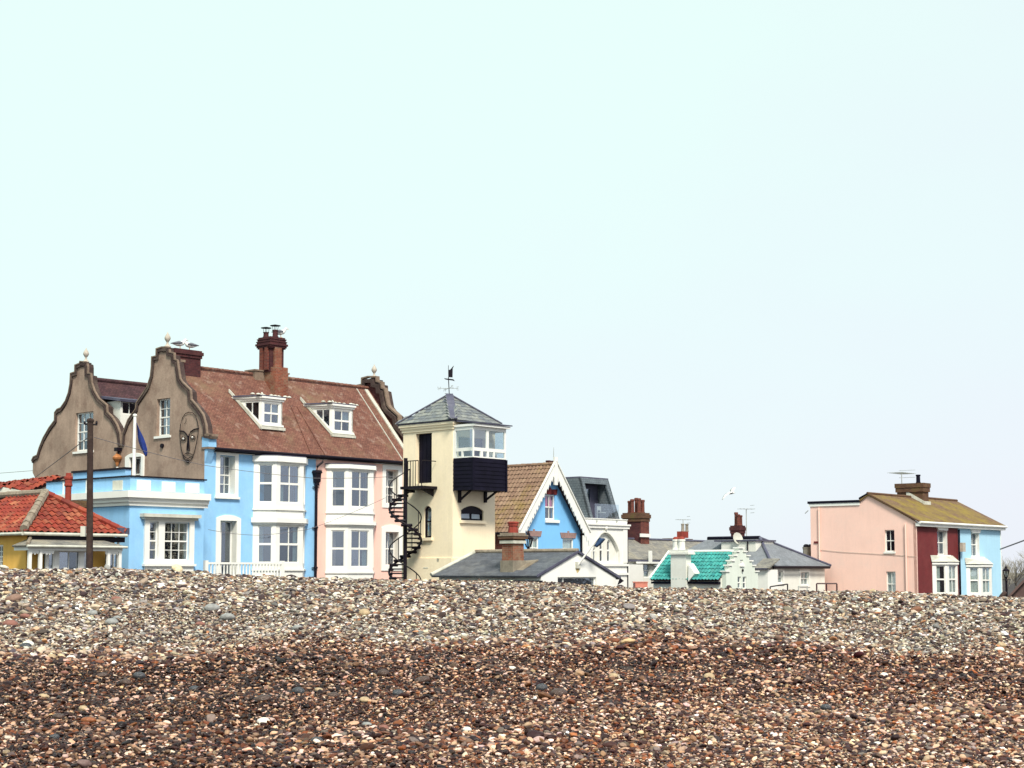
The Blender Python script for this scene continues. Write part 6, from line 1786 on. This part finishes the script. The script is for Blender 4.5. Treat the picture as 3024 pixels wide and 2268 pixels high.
MB().tube([qa + Vector((0, 0, .05)), ra_ + Vector((0, 0, .05))], .12, 8).build('ridge', BLACKB, hip)
MB().tube([QF.P(-.3, qz - .1, .36), QF.P(ql, qz - .1, .36)], .08, 8).build('gutter', BLACK, hip)
qw = [QF.rect(k1, 1370, 695, 1500, 905), QF.rect(k1, 1790, 712, 1922, 935)]
MB().slab(QF, rc(0, ql, GZ - .2, qz), [rc(*w_) for w_ in qw], -.3, 0).build('front_wall', WHITEW, hip)
MB().slab(QG, rc(.302, 8.5, GZ - .2, qz), (), -.3, 0).build('side_wall', WHITEW, hip)
for w_ in qw:
    window(hip, QF, w_, 2, 2, d=-.06, fw=.07, back=-.28, curtain=[(0, 1, 0, 1)], glass=GLASSC)
    MB().slab(QF, rc(w_[0] - .16, w_[1] + .16, w_[2] - .1, w_[3] + .18), [rc(*w_)], .001, .04).build('window_surround', WHITE, hip)
    MB().box(QF, w_[0] - .22, w_[1] + .22, w_[3] + .182, w_[3] + .26, 0, .09).build('window_hood', WHITE, hip)
# box dormer
r = QG.rect(k1, 500, 215, 1060, 440, -1.2)
MB().box(QG, r[0], r[1], r[2] - .6, r[3], -3.5, -1.2).build('box_dormer', WHITEW, hip)
MB().box(QG, r[0] - .1, r[1] + .5, r[3] + .002, r[3] + .10, -3.6, -1.1).build('dormer_roof', LEAD, hip)
a = QG.px(k1(930, 330), -1.15)[0]; MB().tube([QG.P(a, r[3], -1.13), QG.P(a, r[2], -1.13)], .045, 6).build('soil_pipe', BLACK, hip)
# lean-to porch at the side
lp = QG.rect(k1, 1050, 650, 1270, 960, 1.2)
LP = [QG.P(lp[0] - .1, lp[3] + .0, 1.35), QG.P(lp[1] + .1, lp[3] + .0, 1.35), QG.P(lp[1] + .1, lp[3] + .6, .0), QG.P(lp[0] - .1, lp[3] + .6, .0)]
MB().quadslab(LP, .08).build('lean_to_roof', SLATEL, hip)
MB().box(QG, lp[0] + .05, lp[1], GZ, lp[3] - .1, .002, 1.2).build('lean_to_wall', WHITE, hip)
MB().box(QG, lp[0], lp[1] + .1, lp[3] - .09, lp[3] + .0, 1.2, 1.40).build('lean_to_gutter', LEAD, hip)
c_ = QF.sub(0, .35); x0 = QF.px(k1(1287, 800), .35)[0]; x1 = QF.px(k1(1345, 700), .35)[0]; zq = lambda y: QF.px(k1(1300, y), .35)[1]
MB().tube([QF.P(x0, zq(650), .35), QF.P(x0, GZ, .35)], .055, 6).build('downpipe', BLACK, hip)
MB().tube([QF.P(x1, zq(630), .35), QF.P(x1, zq(765), .35), QF.P(x0, zq(790), .35)], .045, 6).build('downpipe', BLACK, hip)
# chimney, satellite dish and mast
cp = pt(*b2(1310, 670), 104.5); cfr = Fr((cp.x, cp.y), 50)
zt1 = pt(*b2(1310, 600), 104.5).z
hch = chimney(hip, cfr, -.32, .34, -.35, .32, cp.z - 2.0, zt1, BRICKD, [(-.18, .15, .75), (.0, -.12, .9), (.2, .1, .7)], BRICK, cap=.08, caph=.5, pr=.13)
dsh = pt(*k1(752, 172), 101.0)
t = thing('satellite_dish', 'pale satellite dish on the grey roof ridge', 'dish', dsh)
mb = MB(); V = [dsh]; F = []
ax = Vector((.5, -.8, .25)).normalized(); sx = ax.cross(Vector((0, 0, 1))).normalized(); sy = sx.cross(ax)
for rr_, dp in ((.2, .03), (.4, .12)):
    for k in range(12): V.append(dsh + (sx * math.cos(k * math.pi / 6) + sy * math.sin(k * math.pi / 6)) * rr_ + ax * dp)
for k in range(12): F += [(0, 1 + k, 1 + (k + 1) % 12), (1 + k, 13 + k, 13 + (k + 1) % 12, 1 + (k + 1) % 12)]
mb.add(V, F).build('dish', CREAMW, t, smooth=True)
MB().tube([dsh, dsh - ax * .2, dsh - ax * .2 - Vector((0, 0, .5))], .03, 6).build('arm', STEEL, t)
ms_ = pt(*b2(1398, 675), 104); aerial('tall thin aerial mast beside the dark chimney', ms_ - Vector((0, 0, .6)), pt(*b2(1398, 425), 104).z - ms_.z + .6, 1.0, 5)
cq = pt(*b2(2030, 935), 106); cf2 = Fr((cq.x, cq.y), 50)
sm_ = thing('low_chimney', 'low brown brick chimney with grey pots beside the pink house', 'chimney', (cq.x, cq.y, cq.z - 2.5))
MB().box(cf2, -.85, .9, cq.z - 2.5, cq.z, -.8, .5).build('stack', BRICKB, sm_)
for a in (-.28, .28): MB().lathe(cf2.P(a, cq.z, 0), [(.26, 0), (.24, .1), (.22, pt(*b2(2030, 815), 106).z - cq.z - .2), (.27, pt(*b2(2030, 815), 106).z - cq.z)], 10).build('chimney_pot', GREYPOT, sm_); MB().lathe(cf2.P(a, pt(*b2(2030, 815), 106).z, 0), [(.2, 0), (.2, .1), (.1, .2)], 8).build('cowl', BLACK, sm_)
MB().box(cf2, -2.5, 3.0, GZ, cq.z - 1.2, -3.0, 0.0).build('house_wall', WHITEW, sm_)
MB().quadslab([cf2.P(-3, cq.z - 1.3, .3), cf2.P(3.2, cq.z - 1.3, .3), cf2.P(3.2, cq.z - .3, -1.5), cf2.P(-3, cq.z - .3, -1.5)], .1).build('roof', SLATEG, sm_)

# ================================================================== PINK, RED AND PALE BLUE PAIR
PF, PG = house(2708, 100, 50)
pz_ = PF.px(p1(800, 300))[1]
pdv = PF.px(p1(1215, 900))[0]; pl_ = PF.px(p1(2005, 800))[0]
red = thing('semi_detached_house', 'house with dark red front and pale pink side wall', 'house', PF.P(pdv / 2, GZ, -3))
pbl = thing('semi_detached_house', 'pale blue fronted house at the right end of the row', 'house', PF.P((pdv + pl_) / 2, GZ, -3))
PH = PG.px(b3(680, 330))[0]
prz = PG.px(b3(680, 330))[1]
rs = PF.rect(p1, 820, 425, 1000, 885); bs_ = PF.rect(p1, 1455, 470, 1605, 920)
MB().slab(PF, rc(.06, pdv, GZ - .2, pz_), [rc(*rs)], -.3, 0).build('front_wall', MAROON, red)
MB().slab(PF, rc(pdv + .002, pl_, GZ - .2, pz_), [rc(*bs_)], -.3, 0).build('front_wall', PALEBLUE, pbl)
window(red, PF, rs, 2, 2, d=-.22, fw=.07, back=-.29, curtain=[(0, .9, 0, 1)], glass=GLASSC)
window(pbl, PF, bs_, 2, 2, d=-.20, fw=.07, back=-.29, curtain=[(0, .6, 0, 1)], glass=GLASSC)
for hs, rt, c0, xs, xl in ((rs, red, p1, (830, 1040, 960), (795, 1002, 345)), (bs_, pbl, p1, (1460, 1680, 985), (1422, 1628, 400))):
    a0, a1 = PF.px(p1(xs[0], xs[2] - 30))[0], PF.px(p1(xs[1], xs[2] - 30))[0]
    MB().box(PF, hs[0] - .08, a1, hs[2] - .28, hs[2] - .003, -.05, .14).build('sill', WHITE, rt)
    b0_, b1_ = PF.px(p1(xl[0], xl[2] + 40))[0], PF.px(p1(xl[1], xl[2] + 40))[0]
    MB().slab(PF, [(hs[0] + .04, hs[3] + .002), (hs[1] - .02, hs[3] + .002), (b1_, hs[3] + .3), (b1_, pz_ - .2), (b0_, pz_ - .2), (b0_, hs[3] + .3)], (), 0, .10).build('lintel', WHITE, rt)
    MB().box(PF, hs[1] - .012, hs[1] - .002, hs[2], hs[3], -.2, .02).build('reveal', WHITE, rt)
def pbay(rt, xl, xc, xr, ytop, yg, curts, hoodx, hoody, hm):
    dep = .70
    a0 = PF.px(p1(xl, 1300))[0]; wf = PF.px(p1(xr, 1300), dep)[0] - PF.px(p1(xc, 1300), dep)[0]
    z = lambda y: PF.px(p1(xc, y), dep)[1]
    canted(rt, PF, a0, dep, wf, ((.24, .86), (.18, .86)), dict(top=z(ytop), bottom=GZ, glass=[(z(1610), z(yg))], mould=[(z(ytop) - .12, z(ytop), .08)], curt=curts, pane=GLASSC))
    q = [PF.px(p1(x, hoody), .3)[0] for x in hoodx]
    zt = z(ytop) + .06
    V = [PF.P(a0 - .15, zt, .05), PF.P(a0 + dep - .1, zt, dep + .12), PF.P(a0 + dep + wf + .1, zt, dep + .12), PF.P(a0 + 2 * dep + wf + .15, zt, .05)]
    U = [PF.P(a0 - .25, zt + .42, .01), PF.P(a0 + dep, zt + .30, .3), PF.P(a0 + dep + wf, zt + .30, .3), PF.P(a0 + 2 * dep + wf + .1, zt + .42, .01)]
    MB().add(V + U, [(0, 1, 5, 4), (1, 2, 6, 5), (2, 3, 7, 6), (4, 5, 6, 7), (0, 3, 2, 1), (0, 4, 7, 3)]).build('bay_hood', CREAMW, rt)
pbay(red, 725, 985, 1185, 1030, 1085, {(1, 0): [(0, 1, 0, 1)], (0, 0): [(0, .5, 0, 1)]}, (655, 1180), 950, STONE)
pbay(pbl, 1365, 1612, 1825, 1075, 1120, {(0, 0): [(0, 1, 0, 1)], (1, 0): [(0, 1, 0, 1)]}, (1320, 1850), 1020, STONE)
MB().tube([PF.P(pdv, pz_ - .3, .08), PF.P(pdv, GZ, .08)], .06, 8).build('downpipe', BLACKB, red)
q = PF.px(p1(1228, 740)); MB().box(PF, q[0] - .22, q[0] + .25, q[1] - .3, q[1] + .3, .15, .35).build('alarm_box', STONE, pbl)
MB().box(PF, 0, .055, GZ, pz_, -.2, .03).build('corner_strip', PALEPINK, red)
MB().box(PF, pl_ + .002, pl_ + .08, GZ, pz_ - .1, -.2, .04).build('corner_strip', WHITE, pbl)
# side wall
zc_l = PG.px(b3(110, 480))[1]; pe_ = PG.px(b3(113, 700))[0]; ps = PG.px(b3(590, 430))[0]
zst = PG.px(b3(590, 432))[1]
sw1 = PG.rect(b3, 842, 682, 938, 898); sw2 = PG.rect(b3, 858, 1092, 950, 1340)
MB().slab(PG, [(.001, GZ - .2), (pe_, GZ - .2), (pe_, zst - .05), (ps, zst - .05), (ps, zst + .15), (PH, prz - .03), (.001, pz_ + .05)], [rc(*sw1), rc(*sw2)], -.3, 0).build('side_wall', PALEPINK, red)
window(red, PG, sw1, 2, 2, d=-.12, fw=.06, back=-.28, sill=.06)
window(red, PG, sw2, 2, 2, d=-.10, fw=.06, back=-.28, curtain=[(0, 1, 0, 1)], glass=GLASSC)
MB().box(PG, ps - .05, pe_ + .08, zst - .048, zst + .14, -.3, .06).build('parapet_band', WHITE, red)
MB().box(PG, ps - .1, pe_ + .16, zst + .142, zst + .30, -.36, .10).build('parapet_capping', BLACKB, red)
MB().box(PG, ps, pe_, GZ, zst - .06, -5, -.31).build('rear_block', PALEPINK, red)
for x, y0 in ((200, 465), (1050, 628)):
    a = PG.px(b3(x, 900), .06)[0]; z = PG.px(b3(x, y0), .06)[1]
    MB().tube([PG.P(a, z, .07), PG.P(a, GZ, .07)], .06, 8).build('downpipe', PALEPINK, red)
r = PG.rect(b3, 148, 795, 188, 815); MB().box(PG, r[0], r[1], r[2], r[3], .002, .05).build('wall_vent', MAROON, red)
MB().tube([PG.P(*PG.px(b3(x, y), .03), .03) for x, y in ((205, 878), (420, 900), (700, 915), (950, 930), (1140, 945))], .012, 5).build('wall_cable', STONE, red)
# roof
ov3 = .3
for rt, a_, b_ in ((red, -.12, pdv), (pbl, pdv + .003, pl_ + .35)):
    MB().quadslab([PF.P(a_, pz_ + .12, ov3), PF.P(b_, pz_ + .12, ov3), PF.P(b_, prz + .02, -PH), PF.P(a_, prz + .02, -PH)], .10).build('roof', ROOFM, rt)
    MB().quadslab([PF.P(a_, zst + .28, -ps + .05), PF.P(b_, zst + .28, -ps + .05), PF.P(b_, prz + .018, -PH - .002), PF.P(a_, prz + .018, -PH - .002)], .10).build('rear_roof', ROOFM, rt)
    MB().box(PF, a_ + .15, b_ - .4, zst + .0, zst + .22, -pe_, -ps).build('flat_roof', LEAD, rt)
    MB().box(PF, a_ + .05, b_, pz_ - .22, pz_ + .0, .002, ov3 - .02).build('fascia', WHITE, rt)
    MB().tube([PF.P(a_, pz_ + .02, ov3 + .05), PF.P(b_, pz_ + .02, ov3 + .05)], .08, 8).build('gutter', WHITE, rt)
    MB().tube([PF.P(a_, prz + .05, -PH), PF.P(b_, prz + .05, -PH)], .09, 8).build('ridge', BRICKB, rt)
MB().prism([PG.P(-.28, pz_ + .02, .02), PG.P(PH, prz - .02, .02), PG.P(PH, prz + .08, .02), PG.P(-.28, pz_ + .12, .02)], PG.N * .13).build('verge', BRICKB, red)
MB().prism([PG.P(ps - .05, zst + .32, .02), PG.P(PH, prz - .02, .02), PG.P(PH, prz + .08, .02), PG.P(ps - .05, zst + .44, .02)], PG.N * .12).build('verge', BLACKB, red)
MB().box(PF, pl_ - .3, pl_ - .002, GZ, pz_, -2 * PH, -.3).build('end_wall', PALEBLUE, pbl)
# chimney: long in depth, astride the ridge
pn = (PF.P(0, prz, -PH) - PF.P(0, pz_ + .12, ov3)); pn = PF.S.cross(pn).normalized()
rr_ = ray(*b3(1275, 430)); t_ = (PF.P(0, pz_ + .12, ov3) - EYE).dot(pn) / rr_.dot(pn); hit = EYE + rr_ * t_
ha = (hit - PF.P(0, 0)).dot(PF.S); hd_ = (hit - PF.P(0, 0)).dot(PF.N)
pct = PF.px(b3(1200, 225), hd_)[1]
pch = MB().box(PF, ha - .9, ha, pz_ + .4, pct, hd_ - 1.9, hd_).build('chimney', BRICKB, red)
MB().box(PF, ha - .98, ha + .08, pct - .55, pct - .25, hd_ - 1.98, hd_ + .08).box(PF, ha - 1.02, ha + .12, pct - .248, pct + .05, hd_ - 2.02, hd_ + .12).build('chimney_head', BRICKB, pch)
mb = MB(); pot(mb, PF.P(ha - .5, pct + .05, hd_ - .5), .16, .6); mb.build('chimney_pot', BLACKB, pch)
def roofz(d): return pz_ + .12 + (prz - pz_ - .1) * (ov3 - d) / (ov3 + PH)
MB().prism([PF.P(ha - .94, roofz(hd_ + .15) + .02, hd_ + .15), PF.P(ha - .94, roofz(hd_ - 1.2) + .02, hd_ - 1.2), PF.P(ha - .94, roofz(hd_ - 1.2) + .30, hd_ - 1.2), PF.P(ha - .94, roofz(hd_ + .15) + .22, hd_ + .15)], PF.S * .03).build('flashing', CREAMW, pch)
MB().box(PF, ha - .95, ha + .05, hit.z - .05, hit.z + .18, hd_ + .002, hd_ + .14).build('flashing', CREAMW, pch)
pa2 = PF.P(ha - .75, pct, hd_ - 1.6)
aerial('large aerial on the mossy brick chimney of the pink house', pa2, pt(*b3(1000, 125), pa2.y).z - pa2.z, 2.0, 7, .9)
MB().tube([PG.P(pe_ + .1, zst - .3, .1), PG.P(pe_ + .35, zst - .5, .1)], .03, 5).build('wall_bracket', STEEL, red)

# ================================================================== SMALL THINGS ALONG THE RIDGE
def railing(label, pts, posts, r=.03, mat=BLACK):
    t = thing('handrail', label, 'railing', Vector((pts[0].x, pts[0].y, GZ)))
    MB().tube(pts, r, 6).build('rail', mat, t)
    for p in posts: MB().tube([Vector((p.x, p.y, GZ)), p], r, 6).build('post', mat, t)
maro = paint('maroon_metal', (.05, .012, .016), .5, .1, 4, streak=0, bmp=0)
A, B, C_ = pt(*b3(172, 1210), 70), pt(*b3(370, 1210), 70), pt(*b3(268, 1210), 70)
railing('dark maroon handrail in front of the pink side wall', [A, B], [A, B, C_], .035, maro)
A, B = pt(*k1(1295, 955), 78), pt(*k1(1580, 912), 78); C_ = pt(*k1(1490, 925), 78)
railing('black sloping handrail beside the black downpipe', [A, C_, B], [A, B], .035)
A, B = pt(*k1(1757, 945), 78), pt(*k1(1900, 940), 78)
railing('small grey handrail below the right window of the grey-roofed house', [A, B], [A, B], .025, STEEL)
# faded red box just showing over the crest
q = pt(*r1(470, 1452), 84)
bo = thing('crate', 'faded red crate just showing over the shingle crest', 'crate', (q.x, q.y, GZ))
CR = paint('faded_red_plastic', (.62, .22, .16), .7, .15, 4, streak=0)
cfr2 = Fr((q.x, q.y), 10)
for nm, bb in (('side', (-.34, .34, GZ, q.z - .05, .20, .24)), ('side', (-.34, .34, GZ, q.z - .05, -.24, -.20)), ('end', (-.34, -.30, GZ, q.z - .05, -.199, .199)), ('end', (.30, .34, GZ, q.z - .05, -.199, .199)), ('rim', (-.37, .37, q.z - .049, q.z, .19, .27)), ('rim', (-.37, .37, q.z - .049, q.z, -.27, -.19)), ('base', (-.299, .299, GZ, GZ + .05, -.199, .199))):
    MB().box(cfr2, *bb).build(nm, CR, bo)
# street lamp, bare tree and brown hut at the right edge
lantern('black street lantern at the right edge beside the pale blue house', pt(*s1(590, 880), 96), pt(*s1(592, 1205), 96), .2, None, 96)
hb = pt(*s1(690, 1560), 92); ht = pt(*s1(1060, 1170), 92)
hut = thing('hut', 'brown roofed hut cut off by the right edge of the picture', 'hut', (ht.x + 2, 94, GZ))
BRH = paint('brown_felt_roof', (.10, .062, .056), .9, .15, 3, streak=.1)
sl2 = (ht.z - hb.z) / (ht.x - hb.x)
xb = hb.x - .5; zb3 = hb.z - .5 * sl2; xm = ht.x + 1.3; zm3 = ht.z + 1.3 * sl2
dv = Vector((2.6, 5.4, 0))
def hq(x, z, y=91.7): return Vector((x, y, z))
MB().quadslab([hq(xb, zb3), hq(xm, zm3), hq(xm, zm3) + dv, hq(xb, zb3) + dv], .12).build('roof', BRH, hut)
MB().quadslab([hq(2 * xm - xb, zb3), hq(xm, zm3), hq(xm, zm3) + dv, hq(2 * xm - xb, zb3) + dv], .12).build('far_roof', BRH, hut)
MB().prism([hq(xb + .2, GZ, 92), hq(2 * xm - xb - .2, GZ, 92), hq(2 * xm - xb - .2, zb3, 92), hq(xm, zm3 - .15, 92), hq(xb + .2, zb3, 92)], dv * .95).build('wall', BRH, hut)
def bare_tree(label, p, h, spread, seed, n_tw):
    rg = random.Random(seed)
    t = thing('tree', label, 'tree', p, 'bare winter trees at the right edge')
    bark = paint('grey_bark', (.17, .14, .12), .9, .3, 6, streak=0, bmp=.3)
    twm = pieces_mat('pale_twigs', [(.36, .33, .25), (.27, .24, .19), (.42, .40, .32), (.22, .19, .17)], bmp=0)
    tr, tw = MB(), MB()
    def grow(b, d, l, r, lev):
        e = b + d * l
        (tr if lev < 2 else tw).tube([b, b.lerp(e, .5) + Vector((rg.uniform(-1, 1), rg.uniform(-1, 1), 0)) * l * .05, e], [r, r * .8, r * .6], 5 if lev < 2 else 3)
        if lev >= 4: return
        for _ in range((6, 6, 5, 5)[lev]):
            dd = (d + Vector((rg.uniform(-1, 1) * spread, rg.uniform(-1, 1) * spread, rg.uniform(-.15, .7)))).normalized()
            grow(b.lerp(e, rg.uniform(.45, 1.0)), dd, l * rg.uniform(.55, .8), r * .5, lev + 1)
    grow(Vector(p), Vector((0, 0, 1)), h * .36, h * .02, 0)
    tr.build('trunk', bark, t)
    c = tw.build('crown', twm, t); c['kind'] = 'stuff'
q = pt(3000, 1690, 150); bare_tree('pale bare tree behind the lamp at the right edge', Vector((q.x, q.y, GZ)), 5.6, .95, 3, 60)
q = pt(3070, 1690, 155); bare_tree('pale bare tree cut off by the right edge', Vector((q.x, q.y, GZ)), 6.4, .9, 4, 60)
q = pt(2972, 1690, 140); bare_tree('low bare bush between the lamp and the pale blue house', Vector((q.x, q.y, GZ)), 3.4, 1.0, 8, 40)
